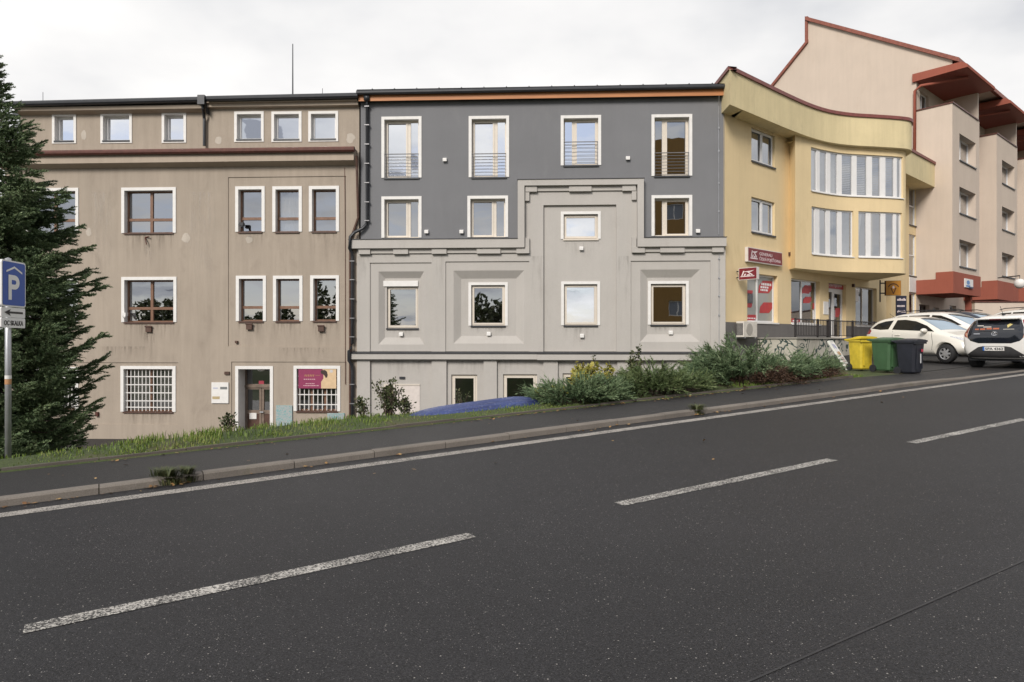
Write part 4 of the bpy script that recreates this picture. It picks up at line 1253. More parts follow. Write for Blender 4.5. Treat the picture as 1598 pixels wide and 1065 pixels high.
    # square the left front corner
    for (a, b), (c, d) in zip(o, o[1:]):
        m.face([(*a, zp1+0.10), (*c, zp1+0.10), (*d, zp1+0.07), (*b, zp1+0.07)])
        m.face([(*a, zp1-0.03), (*c, zp1-0.03), (*c, zp1+0.10), (*a, zp1+0.10)])
        m.face([(*a, zp1-0.03), (*b, zp1-0.03), (*d, zp1-0.03), (*c, zp1-0.03)])
    m.build('coping', M['coping'], root)
    m = MB(); m.face([(p[0], p[1], zp1-0.12) for p in full]+[(UE, 11.5, zp1-0.12)]); m.build('roof', M['tin'], root)
    # shop glazing with stickers on the panes
    red = simple('red_decal', (0.42, 0.022, 0.03), 0.45, var=0.1); wht = simple('white_decal', (0.75, 0.72, 0.72), 0.5); grey_d = simple('grey_photo_decal', (0.10, 0.10, 0.11), 0.5, var=0.5, scale=9)
    M['decal_red'], M['decal_white'] = red, wht
    def decals(fr, items, v):
        for key, polys in items.items():
            for grp in ([[pl] for pl in polys] if key != 'white' else [polys]):
              mm = MB()
              for pl in grp: mm.face([(u, v, zz) for u, zz in pl])
              mm.build({'red': 'red_sticker', 'white': 'white_print', 'grey': 'photo_sticker'}[key], {'red': red, 'white': wht, 'grey': grey_d}[key], fr)
    def slant(r, a, b, c, d, k=0.25):
        """parallelogram with cut corners inside opening r, fractions"""
        u = lambda f: r[0]+(r[1]-r[0])*f
        zf = lambda f: r[2]+(r[3]-r[2])*f
        w = b-a
        return [(u(a), zf(c)), (u(b-w*k), zf(c+(d-c)*0.05)), (u(b), zf(c+(d-c)*0.45)), (u(b), zf(d)), (u(a+w*k*1.3), zf(d-(d-c)*0.04)), (u(a+w*0.05), zf(c+(d-c)*0.55))]
    def bars(r, a, b, c, d):
        u = lambda f: r[0]+(r[1]-r[0])*f
        zf = lambda f: r[2]+(r[3]-r[2])*f
        out, x = [], a
        while x < b-0.02:
            w = random.uniform(0.03, 0.075)
            out.append([(u(x), zf(c)), (u(min(b, x+w)), zf(c)), (u(min(b, x+w)), zf(d)), (u(x), zf(d))]); x += w+0.012
        return out
    r = sr[0]
    f1 = window(root, r, 0.0, depth=0.22, fw=0.07, mull=(0.44,), mw=0.07, frame='pvc', glass_='glass_frost', sill=0.06, sill_mat='white')
    decals(f1, {'red': [slant(r, 0.50, 0.97, 0.62, 0.90), slant(r, 0.54, 0.97, 0.20, 0.44), slant(r, 0.06, 0.43, 0.02, 0.16), slant(r, 0.05, 0.30, 0.30, 0.40, 0.1), slant(r, 0.05, 0.32, 0.58, 0.66, 0.1)],
                'grey': [slant(r, 0.05, 0.33, 0.38, 0.60, 0.05)]}, 0.192)
    decals(f1, {'white': bars(r, 0.60, 0.93, 0.79, 0.84)+bars(r, 0.57, 0.85, 0.73, 0.77)+bars(r, 0.57, 0.82, 0.67, 0.71)+bars(r, 0.12, 0.40, 0.07, 0.095)}, 0.188)
    r = sr[1]
    f2 = window(root, r, 0.0, depth=0.22, fw=0.06, mull=(0.48,), mw=0.07, frame='pvc', glass_='glass_shop', sill=0.06, sill_mat='white')
    decals(f2, {'red': [slant(r, 0.52, 0.86, 0.70, 0.90), slant(r, 0.56, 0.86, 0.48, 0.64), slant(r, 0.90, 0.97, 0.36, 0.50, 0.02), slant(r, 0.04, 0.16, 0.16, 0.32, 0.3), slant(r, 0.04, 0.45, 0.02, 0.12, 0.1)],
                'white': bars(r, 0.90, 0.97, 0.12, 0.33)}, 0.192)
    decals(f2, {'white': bars(r, 0.2, 0.44, 0.05, 0.085)}, 0.188)
    r = sr[2]
    f3 = window(root, r, 0.0, depth=0.22, fw=0.06, mull=(0.46,), mw=0.05, frame='cream', glass_='glass_shop', sill=0.06, sill_mat='white')
    u = lambda f: r[0]+(r[1]-r[0])*f
    m = MB(); m.face([(u(0.05), 0.19, r[2]+1.15), (u(0.33), 0.19, r[2]+1.15), (u(0.33), 0.19, r[3]-0.12), (u(0.05), 0.19, r[3]-0.12)]); m.build('white_print', wht, f3)
    # things inside the shop: shelves and tables seen as dim shapes
    m = MB()
    for k in range(9):
        x = sr[1][0]+0.2+random.uniform(0, sr[2][1]-sr[1][0]-0.4); h = random.uniform(0.5, 1.3); y = random.uniform(0.9, 1.9)
        m.box(x, x+random.uniform(0.3, 0.8), y, y+0.3, 1.68, 1.68+h)
    m.build('shop_furniture', M['shop_stuff'], root)
    # shop door with its red transom sign
    zt = dr[2]+2.12
    d = MB(); md = (dr[0]+dr[1])/2-0.1
    d.wall([(dr[0], dr[1], dr[2], zt+0.14)], [(dr[0]+0.10, md-0.09, dr[2]+0.12, zt-0.02, 0.04), (md+0.13, dr[1]-0.14, dr[2]+0.12, zt-0.08, 0.04)], 0.16)
    dd = d.build('shop_door', M['pvc'], root)
    p = MB(); pane_face(p, dr[0]+0.10, md-0.09, dr[2]+0.12, zt-0.02, 0.2); pane_face(p, md+0.13, dr[1]-0.14, dr[2]+0.12, zt-0.08, 0.2); p.build('pane', M['glass_shop'], dd)
    rr = (md+0.13, dr[1]-0.14, dr[2]+0.12, zt-0.08)
    decals(dd, {'red': [slant(rr, 0.05, 0.97, 0.45, 0.68)]}, 0.192)
    m = MB(); m.tube([(md+0.06, 0.10, dr[2]+0.9), (md+0.06, 0.10, dr[2]+1.3)], 0.018, 6); m.build('handle', M['steel'], dd)
    m = MB(); m.box(dr[0], dr[1], 0.12, 0.18, zt+0.14, dr[3]-0.03)
    ts = m.build('door_sign', red, dd)
    text('GENERALI', 0.17, wht, dd, (dr[0]+0.28, 0.115, zt+0.42), width=1.0, ext=0.001)
    text('ČESKÁ POJIŠŤOVNA', 0.17, wht, dd, (dr[0]+0.28, 0.115, zt+0.23), width=(dr[1]-dr[0])-0.45, ext=0.001)
    m = MB(); m.wall([ndr], [(ndr[0]+0.06, ndr[1]-0.06, ndr[2]+0.1, ndr[3]-0.1, 0.03)], 0.25); nd = m.build('side_door', M['darkwood'], root)
    m = MB(); pane_face(m, ndr[0]+0.06, ndr[1]-0.06, ndr[2]+0.1, ndr[3]-0.1, 0.275); m.build('pane', M['glass_dk'], nd)
    for (px, py, v) in ((1231, 397, 0.0), (1290, 402, -0.5), (1393, 405, -1.9), (1330, 446, 0.0)):
        m = MB(); u_ = F.U(px, v); zz = F.Z(px, py, v); m.box(u_-0.05, u_+0.05, v-0.1, v, zz-0.07, zz+0.07)
        if v == 0.0: m.build('wall_lamp', M['darkwood'], root)
    return root, sr, dr
M['shop_stuff'] = simple('shop_furniture', (0.16, 0.13, 0.10), 0.6, var=0.6, scale=1.5)
M['glass_frost'] = simple('frosted_film', (0.30, 0.30, 0.275), 0.25, var=0.06, scale=1.0)
yroot, SR, DR = yellow_house()

def emblem(parent, mat, x, z, w, h, y):
    """winged lion reduced to a few strokes"""
    m = MB()
    P = lambda pts: m.face([(x+a*w, y, z+b*h) for a, b in pts])
    P([(0.0, 0.0), (1.0, 0.0), (1.0, 0.13), (0.0, 0.13)])
    P([(0.05, 0.17), (0.14, 0.17), (0.30, 0.95), (0.20, 1.0)])
    P([(0.22, 0.17), (0.34, 0.17), (0.42, 0.5), (0.30, 0.5)])
    P([(0.30, 0.88), (0.72, 0.93), (0.98, 1.0), (0.80, 0.80), (0.62, 0.72), (0.30, 0.78)])
    P([(0.50, 0.70), (0.62, 0.72), (0.92, 0.25), (0.80, 0.2)])
    P([(0.42, 0.17), (0.72, 0.17), (0.66, 0.36), (0.50, 0.36)])
    return m.build('emblem', mat, parent)

def shop_signs():
    F = FB
    red = simple('sign_burgundy', (0.175, 0.012, 0.02), 0.45, var=0.15); wht = simple('sign_white', (0.72, 0.62, 0.62), 0.5); edge = simple('sign_case', (0.62, 0.58, 0.55), 0.5)
    r = F.rect(1167.5, 1221, 390, 412, -0.14)
    X, Y = F.world(r[0], -0.02)
    t = thing('shop_sign', 'long burgundy lightbox sign with white lettering mounted flat on the yellow wall', 'sign', (X, Y, r[2]), F.th)
    w, h = r[1]-r[0], r[3]-r[2]
    m = MB(); m.box(0, w, -0.11, 0.015, 0, h); m.build('case', edge, t)
    m = MB(); m.box(0.03, w-0.03, -0.118, -0.11, 0.03, h-0.03); m.build('face', red, t)
    emblem(t, wht, 0.16, h*0.22, 0.52, h*0.58, -0.121)
    text('GENERALI', h*0.30, wht, t, (0.80, -0.119, h*0.55), width=0.95, ext=0.002)
    text('ČESKÁ POJIŠŤOVNA', h*0.30, wht, t, (0.80, -0.119, h*0.20), width=w-0.95, ext=0.002)
    # projecting box sign, set square to the wall
    u = F.U(1168, -0.5); zt, zb = F.Z(1168, 418, -0.5), F.Z(1168, 437, -0.5)
    X, Y = F.world(u, -0.03)
    t = thing('projecting_sign', 'small square burgundy box sign standing out from the yellow wall', 'sign', (X, Y, zb), F.th-R(90))
    h = zt-zb; w = 0.72
    m = MB(); m.box(0.12, 0.12+w, -0.07, 0.07, 0, h); m.build('case', edge, t)
    for s in (-1, 1):
        m = MB(); m.box(0.14, 0.10+w, s*0.07, s*0.077, 0.02, h-0.02); m.build('face', red, t)
    emblem(t, wht, 0.20, h*0.25, 0.54, h*0.5, -0.080)
    m = MB(); m.box(-0.0, 0.12, -0.02, 0.02, h*0.2, h*0.3); m.box(0.0, 0.12, -0.02, 0.02, h*0.7, h*0.8); m.build('bracket', M['tin'], t)
    # amber box sign further along, and the dark board under it
    a = F.rect(1381.5, 1404, 438.5, 461.5, -1.2)
    Xc, Yc = F.world((a[0]+a[1])/2, -1.2)
    zt, zb = EYE+(CY-438.5)*Yc/FPX, EYE+(CY-461.5)*Yc/FPX
    t = thing('amber_sign', 'amber box sign with a dark arched crest under the rounded bay', 'sign', (Xc, Yc, zb), R(-8))
    amber = simple('amber_face', (0.50, 0.22, 0.025), 0.4, var=0.1); dk = simple('dark_crest', (0.09, 0.03, 0.012), 0.5)
    h = zt-zb; w = 0.66
    m = MB(); m.box(-w/2, w/2, -0.07, 0.07, 0, h); m.build('case', dk, t)
    m = MB(); m.box(-w/2+0.015, w/2-0.015, -0.078, -0.07, 0.015, h-0.015); m.build('face', amber, t)
    m = MB()
    n = 14
    arc = lambda rr, k: (rr*math.sin(-1.15+2.3*k/n)*w, -0.082, h*0.42+rr*math.cos(-1.15+2.3*k/n)*h)
    for k in range(n): m.face([arc(0.40, k), arc(0.40, k+1), arc(0.33, k+1), arc(0.33, k)])
    m.face([(-0.2*w, -0.082, h*0.5), (-0.13*w, -0.082, h*0.53), (0.02*w, -0.082, h*0.12), (-0.02*w, -0.082, h*0.08)])
    m.face([(0.2*w, -0.082, h*0.5), (0.02*w, -0.082, h*0.08), (-0.02*w, -0.082, h*0.12), (0.13*w, -0.082, h*0.53)])
    m.build('crest', dk, t)
    m = MB(); m.face([(0.07*w*math.cos(k), -0.084, h*0.55+0.10*h*math.sin(k)) for k in np.linspace(0, 5.7, 10)]); m.build('crest_jewel', wht, t)
    m = MB(); m.box(-w/2-0.22, -w/2, -0.02, 0.02, h*0.12, h*0.2); m.box(-w/2-0.22, -w/2, -0.02, 0.02, h*0.8, h*0.88); m.box(-w/2-0.24, -w/2-0.2, -0.03, 0.03, -0.3, h*1.05); m.build('bracket', M['tin'], t)
    X, Y = F.world(F.U(1406, -1.0), -1.0)
    zt, zb = EYE+(CY-462)*Y/FPX, EYE+(CY-487.5)*Y/FPX
    t = thing('shop_board', 'dark blue upright board with three lines of pale writing below the amber sign', 'sign', (X, Y, zb-0.4), R(-4))
    h = zt-zb+0.4; w = 0.48
    navy = simple('navy_board', (0.016, 0.018, 0.04), 0.5)
    m = MB(); m.box(-w/2, w/2, -0.03, 0.03, 0, h); m.build('board', navy, t)
    m = MB()
    for zf, x0, x1 in ((0.80, 0.08, 0.92), (0.55, 0.08, 0.80), (0.32, 0.10, 0.86)):
        x = x0
        while x < x1:
            d = random.uniform(0.05, 0.09); hh = random.choice((0.07, 0.07, 0.10)); m.face([((x-0.5)*w, -0.034, h*zf), ((x+d-0.5)*w, -0.034, h*zf), ((x+d-0.5)*w, -0.034, h*(zf+hh)), ((x-0.5)*w, -0.034, h*(zf+hh))]); x += d+0.025
    m.build('pale_lettering', wht, t)
    m = MB(); m.box(-0.03, 0.03, 0.03, 0.07, -1.6, h*0.9); m.build('post', M['tin'], t)
    # paper notice beside the shop door
    r = F.rect(1284.5, 1292, 471, 491)
    X, Y = F.world(r[0], -0.012)
    t = thing('opening_hours_notice', 'white framed notice on the yellow wall left of the shop door', 'notice', (X, Y, r[2]), F.th)
    w, h = r[1]-r[0], r[3]-r[2]
    m = MB(); m.box(0, w, -0.015, 0.01, 0, h); m.build('sheet', M['white'], t)
    m = MB()
    for k in range(7): m.box(w*0.15, w*random.uniform(0.5, 0.85), -0.018, -0.015, h*(0.12+0.11*k), h*(0.15+0.11*k))
    m.build('grey_print', M['blind'], t)
    # air conditioner on the plinth
    v = -0.42
    r = F.rect(1163.5, 1182, 502, 526.5, v)
    X, Y = F.world(r[0]-0.12, -0.05)
    t = thing('air_conditioner', 'white air conditioning unit bracketed to the grey plinth left of the shop', 'air conditioner', (X, Y, r[2]), F.th)
    w, h = r[1]-r[0]+0.12, r[3]-r[2]
    m = MB(); m.box(0, w, -0.36, -0.06, 0, h); m.build('casing', simple('aged_white_casing', (0.62, 0.58, 0.52), 0.5, var=0.12), t, bevel=0.012)
    m = MB()
    for k in range(6): m.box(-0.008, 0.0, -0.33+0.045*k, -0.33+0.045*k+0.03, h*0.12, h*0.88)
    m.build('side_grille', M['tin'], t)
    m = MB(); cx, cz, rr = w*0.42, h*0.5, h*0.38
    m.prism([(cx+rr*math.cos(a), cz+rr*math.sin(a)) for a in np.linspace(0, 6.28, 25)[:-1]], -0.372, -0.361, 'y'); m.build('fan_cover', simple('fan_grille', (0.36, 0.335, 0.30), 0.5), t)
    m = MB(); m.box(0.1, 0.14, -0.36, 0.03, -0.04, 0.0); m.box(w-0.14, w-0.1, -0.36, 0.03, -0.04, 0.0); m.build('bracket', M['steel'], t)
shop_signs()

def terrace():
    F = FB
    v0 = -1.55
    ua = F.U(1243, v0)
    zd = F.Z(1250, 529, v0)
    def graffiti():
        m, nt, N, L, b = new_mat('painted_concrete')
        tc = N.new('ShaderNodeTexCoord')
        big = add_noise(nt, tc.outputs['Object'], 1.5, 5, 0.6); fine = add_noise(nt, tc.outputs['Object'], 60, 3, 0.7)
        c1 = ramp(nt, big, ((0.3, (0.34, 0.32, 0.27)), (0.7, (0.52, 0.49, 0.42))))
        w = add_noise(nt, tc.outputs['Object'], 1.5, 2, 0.5, 1.8)
        k = ramp(nt, w, ((0.50, 0.0), (0.52, 1.0), (0.56, 1.0), (0.58, 0.0)))
        L.new(mixc(nt, k, c1, (0.035, 0.06, 0.055)), b.inputs['Base Color']); b.inputs['Roughness'].default_value = 0.9
        bump(nt, b, fine, 0.4, 0.006)
        return m
    t = thing('terrace', 'raised concrete terrace with graffiti in front of the shop door', 'terrace', (F.ox, F.oy, 0), F.th)
    m = MB(); m.box(ua, 16.5, v0, -0.035, -0.3, zd); m.build('base', graffiti(), t)
    m = MB(); m.box(ua-0.05, 16.5, v0-0.05, -0.04, zd+0.004, zd+0.05); m.build('deck', M['concrete'], t)
    X, Y = F.world(ua, v0+0.05)
    t = thing('terrace_railing', 'dark iron railing with upright bars along the terrace of the shop', 'railing', (X, Y, zd+0.05), F.th)
    H = F.Z(1250, 497.5, v0)-zd-0.05
    L_ = 16.4-ua
    m = MB(); m.box(0, L_, -0.025, 0.025, H-0.04, H); m.box(0, L_, -0.02, 0.02, 0.06, 0.09); m.build('rail', M['blackmetal'], t)
    m = MB()
    n = int(L_/0.125)
    for k in range(1, n): x = L_*k/n; m.box(x-0.009, x+0.009, -0.009, 0.009, 0.09, H-0.04)
    m.build('bars', M['blackmetal'], t)
    xs = [0.0, F.U(1278, v0)-ua, F.U(1295, v0)-ua]+[F.U(1295, v0)-ua+2.2*k for k in (1, 2, 3)]
    for x in xs:
        if x > L_: continue
        r = 0.06 if abs(x-xs[2]) < 0.01 else 0.028
        m = MB(); m.box(x-r, x+r, -r, r, -0.0, H+0.02); m.build('post', M['blackmetal'], t)
terrace()

# ------------------------------------------------------------------ the beige apartment house
def beige_house():
    F = FC
    root = thing('apartment_house', 'tall beige apartment house with red canopies and projecting bays', 'building', (F.ox, F.oy, 0), F.th)
    zb, zt = 4.12, 13.97
    BW, ST, DP = 4.63, 8.04, 1.7
    zc0, zc1 = 15.55, 15.86
    UEND = 32.0
    rows = [(216.5, 257), (297.5, 337.5), (377.6, 418.5)]
    wu = (F.U(1497), F.U(1522.5))
    wz = [(F.Z(1510, b), F.Z(1510, a)) for a, b in rows]
    mb = MB(); wl = []
    for k in range(4):
        o = ST*k
        holes = [(o+wu[0], o+wu[1], z0, z1) for z0, z1 in wz]
        wl += holes
        mb.wall([(o, o+BW, zb, zt)], [(*h, 0.42) for h in holes], 0.0)
        mb.face([(o+BW, 0, zb), (o+BW, DP, zb), (o+BW, DP, zt), (o+BW, 0, zt)])
        if k: mb.face([(o, 0, zb), (o, DP, zb), (o, DP, zt), (o, 0, zt)])
        mb.face([(o, 0.0, zb+0.01), (o+BW, 0.0, zb+0.01), (o+BW, DP, zb+0.01), (o, DP, zb+0.01)])
        mb.face([(o, 0, zt-1.0), (o+BW, 0, zt-1.0), (o+BW, DP, zt-1.0), (o, DP, zt-1.0)])
        mb.box(o+BW-0.22, o+BW-0.001, 0.03, DP, zt+0.0, zc0+0.02)      # partition of the roof balcony
        mb.box(o+0.001, o+0.16, 0.16, DP, zt-1.0, zt-0.002); mb.box(o+0.16, o+BW-0.23, 0.001, 0.16, zt-1.0, zt-0.002)
    mb.build('bay_wall', M['beige'], root)
    # gable wall
    g = MB()
    # columns of the gable: (v from, z bottom, z top left, z top right)
    ztop = lambda v: 16.2+(21.0-16.2)*v/7.75 if v <= 7.75 else 19.5-(v-7.75)*0.9
    vs = [0.0, DP]
    g.face([(0, 0, zb), (0, DP, zb), (0, DP, zt), (0, 0, zt)])
    g.face([(0, 0, zc1-0.25), (0, DP, zc1-0.25), (0, DP, ztop(DP)), (0, 0, ztop(0))])
    g.face([(0, DP, 0.3), (0, 7.75, 0.3), (0, 7.75, 21.0), (0, DP, ztop(DP))])
    g.face([(0, 7.75, 0.3), (0, 14, 0.3), (0, 14, ztop(14)), (0, 7.75, 19.5)])
    # long wall between the bays, and above the balconies
    gh = [(0.45, 2.0, 1.5, 3.6, 0.25), (2.6, 3.6, 1.5, 3.5, 0.25), (5.4, 6.6, 2.2, 3.7, 0.25), (8.5, 10.0, 1.5, 3.7, 0.25), (11.0, 11.8, 2.2, 3.7, 0.25), (14.0, 15.4, 2.0, 3.7, 0.25)]
    bh = [(0.55+ST*k, 1.9+ST*k, zt-0.9, zt+1.25, 0.2) for k in range(4)]
    rh = [(BW+1.0+ST*k, BW+2.4+ST*k, z0, z1, 0.2) for k in range(3) for z0, z1 in wz]
    g.wall([(0, UEND, 0.3, 16.2)], gh+bh+rh, DP)
    g.face([(0, 0.0, ztop(0)), (0, DP, 16.2), (UEND, DP, 16.2), (UEND, 0.0, ztop(0))])
    g.face([(UEND, DP, 0.3), (UEND, 14, 0.3), (UEND, 14, 16), (UEND, DP, 16)])
    g.build('wall', M['beige'], root)
    mi = MB(); mi.box(0.2, UEND-0.2, 2.5, 2.55, 1, 16); mi.build('room_dark_sheet', M['room_dark'], root)  # dark sheet painted as the unlit depth behind the windows
    for h in wl:
        window(root, h, 0.0, depth=0.42, fw=0.08, mull=(0.5,), frame='pvc', sill=0.06, sill_mat='tin', curtain=[(0, 1, 'curtain')], glass_='glass_c')
    for h in bh+rh: window(root, h[:4], DP, depth=0.2, fw=0.07, mull=(0.5,), frame='pvc', glass_='glass_dk')
    for i, h in enumerate(gh):
        window(root, h[:4], DP, depth=0.25, fw=0.08, mull=(0.6,) if i % 2 == 0 else (), frame='darkwood' if i in (0, 3) else 'pvc', glass_='glass_dk', name='entrance_door' if i in (0, 1, 3) else 'window')
    # floor slab edge in front of the entrances
    # parapet copings of the bays
    for k in range(4):
        o = ST*k; m = MB()
        m.box(o-0.05, o+BW-0.23, -0.05, 0.2, zt, zt+0.07); m.box(o-0.05, o+0.2, 0.202, DP, zt, zt+0.07)
        m.build('parapet_coping', M['tin_brown'], root)
    # roof
    m = MB()
    def slab(v0, z0, v1, z1, t):
        a, b = -0.16, UEND+0.2
        P = [(v0, z0), (v1, z1), (v1, z1+t), (v0, z0+t)]
        m.prism(P, a, b, 'x')
    slab(-0.35, 16.2-0.35*0.62+0.0, 7.75, 21.0, 0.22)
    slab(7.6, 19.6, 14.2, 19.6-6.6*0.9, 0.2)
    m.box(-0.1, UEND, 7.62, 7.78, 19.7, 21.2)
    m.build('roof', M['red_roof'], root)
    # red entrance canopies
    for k in range(4):
        o = ST*k
        m = MB()
        m.box(o-0.06, o+BW+0.02, -0.06, 0.75, zb-0.02, 5.22); m.box(o-0.055, o+BW+0.01, 0.752, DP-0.01, zb-0.02, 4.86)
        m.build('entrance_canopy', M['red'], root)
        m = MB(); m.box(o+BW-1.0, o+BW-0.72, 0.15, 0.43, 0.6, zb-0.02); m.build('red_column', M['red'], root)
    # roof canopies over the top balconies
    for k in range(4):
        o = ST*k
        m = MB()
        pr = [(-0.72, zc0+0.06), (1.85, zc0), (1.85, zc1+0.12), (-0.45, zc1+0.10), (-0.72, zc0+0.22)]
        m.prism(pr, o-0.14, o+BW+0.12, 'x')
        c = m.build('balcony_canopy', M['red'], root)
        m = MB(); m.face([(o-0.08, -0.66, zc0+0.05), (o+BW+0.06, -0.66, zc0+0.05), (o+BW+0.06, 1.8, zc0-0.008), (o-0.08, 1.8, zc0-0.008)]); m.build('soffit', M['soffit'], c)
        m = MB(); m.box(o+0.9, o+1.25, -0.1, 0.25, zc1+0.1, zc1+0.42); m.box(o+2.2, o+2.5, 0.0, 0.3, zc1+0.1, zc1+0.36); m.build('chimney', M['beige'], c)
        m = MB()
        m.tube([(o+1.3, -0.35, zc0-0.02), (o-0.14, 1.45, zc0-0.30), (o-0.14, 1.72, zc0-0.5), (o-0.14, 1.74, 10.9 if k == 0 else 14.6)], 0.075, 8)
        m.build('downpipe', M['red'], root, True)
    return root
M['red_roof'] = simple('red_roof_tiles', (0.235, 0.075, 0.05), 0.6, var=0.25, scale=9)
broot = beige_house()

def beige_details():
    F = FC
    # white sign with blue emblem on the first red canopy
    r = F.rect(1504.5, 1517, 436, 449.5, -0.07)
    X, Y = F.world(r[0], -0.065)
    t = thing('blue_emblem_sign', 'white square sign with blue emblem on the red entrance canopy', 'sign', (X, Y, r[2]), F.th)
    w, h = r[1]-r[0], r[3]-r[2]
    m = MB(); m.box(0, w, -0.05, 0.0, 0, h); m.build('panel', M['white'], t)
    blue = simple('emblem_blue', (0.03, 0.16, 0.42), 0.4)
    m = MB()
    m.face([(w*(0.38+0.2*math.cos(a)), -0.054, h*(0.58+0.26*math.sin(a))) for a in np.linspace(0, 6, 14)])
    m.face([(w*0.12, -0.054, h*0.06), (w*0.62, -0.054, h*0.06), (w*0.62, -0.054, h*0.3), (w*0.12, -0.054, h*0.26)])
    m.build('emblem', blue, t)
    m = MB(); m.box(w*0.45, w*0.98, -0.07, -0.05, -0.02, h*0.14); m.build('emblem_base', simple('navy_strip', (0.02, 0.03, 0.08)), t)
    # ramp wall of the entrances
    Yw = 33.2
    xa = (1521-CX)/FPX*Yw
    zt = EYE+(CY-472.5)*Yw/FPX
    t = thing('ramp_wall', 'low beige parapet wall with brown coping in front of the apartment entrances', 'wall', (xa, Yw, 0), R(-1.5))
    m = MB(); m.box(0, 14, 0, 0.22, 0.2, zt); m.build('wall', M['beige'], t)
    m = MB(); m.box(-0.03, 14, -0.04, 0.26, zt+0.002, zt+0.07); m.build('coping', M['tin_brown'], t)
    Yl = 36.0; X = (1591-CX)/FPX*Yl; z = EYE+(CY-443)*Yl/FPX
    t = thing('globe_lamp', 'white globe lamp on a short bracket under the second red canopy', 'lamp', (X, Yl, z), 0)
    m = MB(); m.lathe([(0.0, -0.26)]+[(0.26*math.sin(a), -0.26*math.cos(a)) for a in np.linspace(0.2, 2.94, 9)]+[(0.0, 0.26)], 16); m.build('globe', M['white'], t, True)
    m = MB(); m.tube([(0, 0, 0.2), (0.0, 0.0, 0.42), (0.0, 1.6, 0.45)], 0.03, 6); m.build('bracket', M['tin'], t)
beige_details()
# ------------------------------------------------------------------ parking sign
def parking_sign():
    X0, Y0 = -6.63, 8.85
    th = R(97)
    px_, py_ = -6.71, 9.09
    zg = ground_h(px_, py_)-0.05
    t = thing('parking_sign', 'blue parking garage sign on a grey steel post in the grass', 'road sign', (px_, py_, zg), th)
    # local axes: x along the plate (away from the camera), -y towards the viewer
    Z = lambda py: EYE+(CY-py)*9.1/FPX-zg
    blue = simple('sign_blue', (0.015, 0.075, 0.36), 0.35, var=0.04); wht = simple('sign_plate_white', (0.72, 0.72, 0.71), 0.4, var=0.05); blk = simple('sign_black', (0.012, 0.012, 0.013), 0.5)
    m = MB(); m.tube([(0, 0, 0), (0, 0, Z(404))], 0.036, 14); m.lathe([(0.036, 0), (0.0, 0.015)], 14, (0, 0, Z(404)))
    m.build('post', M['steel'], t, True)
    w = 0.53; x0 = -0.27
    def rr(a, b, c, d, r):
        out = []
        for cx, cz, a0 in ((b-r, d-r, 0), (a+r, d-r, 90), (a+r, c+r, 180), (b-r, c+r, 270)):
            out += [(cx+r*math.cos(R(a0+k*22.5)), cz+r*math.sin(R(a0+k*22.5))) for k in range(5)]
        return out
    zt, zb = Z(408), Z(479.5)
    m = MB(); m.prism(rr(x0, x0+w, zb, zt, 0.035), -0.075, -0.045, 'y'); p = m.build('plate', wht, t)
    m = MB(); m.prism(rr(x0+0.02, x0+w-0.02, zb+0.02, zt-0.02, 0.025), -0.079, -0.0745, 'y'); m.build('blue_field', blue, p)
    h = zt-zb
    m = MB()
    c = x0+w/2
    P = lambda pts: m.face([(q[0], -0.082, q[1]) for q in pts])
    P([(x0+0.09, zb+h*0.775), (x0+0.09, zb+h*0.735), (c, zb+h*0.84), (c, zb+h*0.885)])
    P([(x0+w-0.09, zb+h*0.735), (x0+w-0.09, zb+h*0.775), (c, zb+h*0.885), (c, zb+h*0.84)])
    # P: stem and bowl
    s0, s1 = x0+0.135, x0+0.205
    P([(s0, zb+h*0.15), (s1, zb+h*0.15), (s1, zb+h*0.69), (s0, zb+h*0.69)])
    zc, ro, ri = zb+h*0.535, h*0.155, h*0.155-0.065
    bx = x0+0.27
    def arc(r, k): a = R(90-180*k/10); return (bx+r*1.15*math.cos(a), zc+r*math.sin(a))
    P([(s1, zc+ri), (bx, zc+ri), (bx, zc+ro), (s1, zc+ro)]); P([(s1, zc-ro), (bx, zc-ro), (bx, zc-ri), (s1, zc-ri)])
    for k in range(10): P([arc(ri, k), arc(ri, k+1), arc(ro, k+1), arc(ro, k)])
    m.build('garage_symbol', wht, p)
    zt, zb = Z(480.5), Z(496)
    m = MB(); m.prism(rr(x0, x0+w, zb, zt, 0.02), -0.07, -0.045, 'y'); p2 = m.build('arrow_plate', wht, t)
    zc = (zt+zb)/2
    m = MB(); P = lambda pts: m.face([(q[0], -0.074, q[1]) for q in pts])
    P([(x0+0.14, zc-0.013), (x0+w-0.06, zc-0.013), (x0+w-0.06, zc+0.013), (x0+0.14, zc+0.013)])
    P([(x0+0.06, zc), (x0+0.20, zc-0.045), (x0+0.16, zc), (x0+0.20, zc+0.045)])
    m.build('arrow', blk, p2)
    zt, zb = Z(496.5), Z(512)
    m = MB(); m.prism(rr(x0, x0+w, zb, zt, 0.02), -0.07, -0.045, 'y'); p3 = m.build('name_plate', wht, t)
    text('OC SKALKA', 0.088, blk, p3, (x0+0.055, -0.073, zb+0.034), width=w-0.11, ext=0.001, bold=0.0015)
    m = MB()
    for z in (Z(430), Z(465), Z(488), Z(504)): m.box(-0.05, 0.05, -0.047, 0.042, z-0.015, z+0.015)
    m.build('clamp', M['steel'], t)
    m = MB(); m.tube([(0, 0, Z(600)), (0, 0, Z(592))], 0.0375, 14, False); m.build('orange_sticker', simple('orange_sticker', (0.42, 0.22, 0.10), 0.6), t)
    m = MB(); m.tube([(0, 0, Z(591.5)), (0, 0, Z(586))], 0.0375, 14, False); m.build('white_sticker', M['white'], t)
parking_sign()

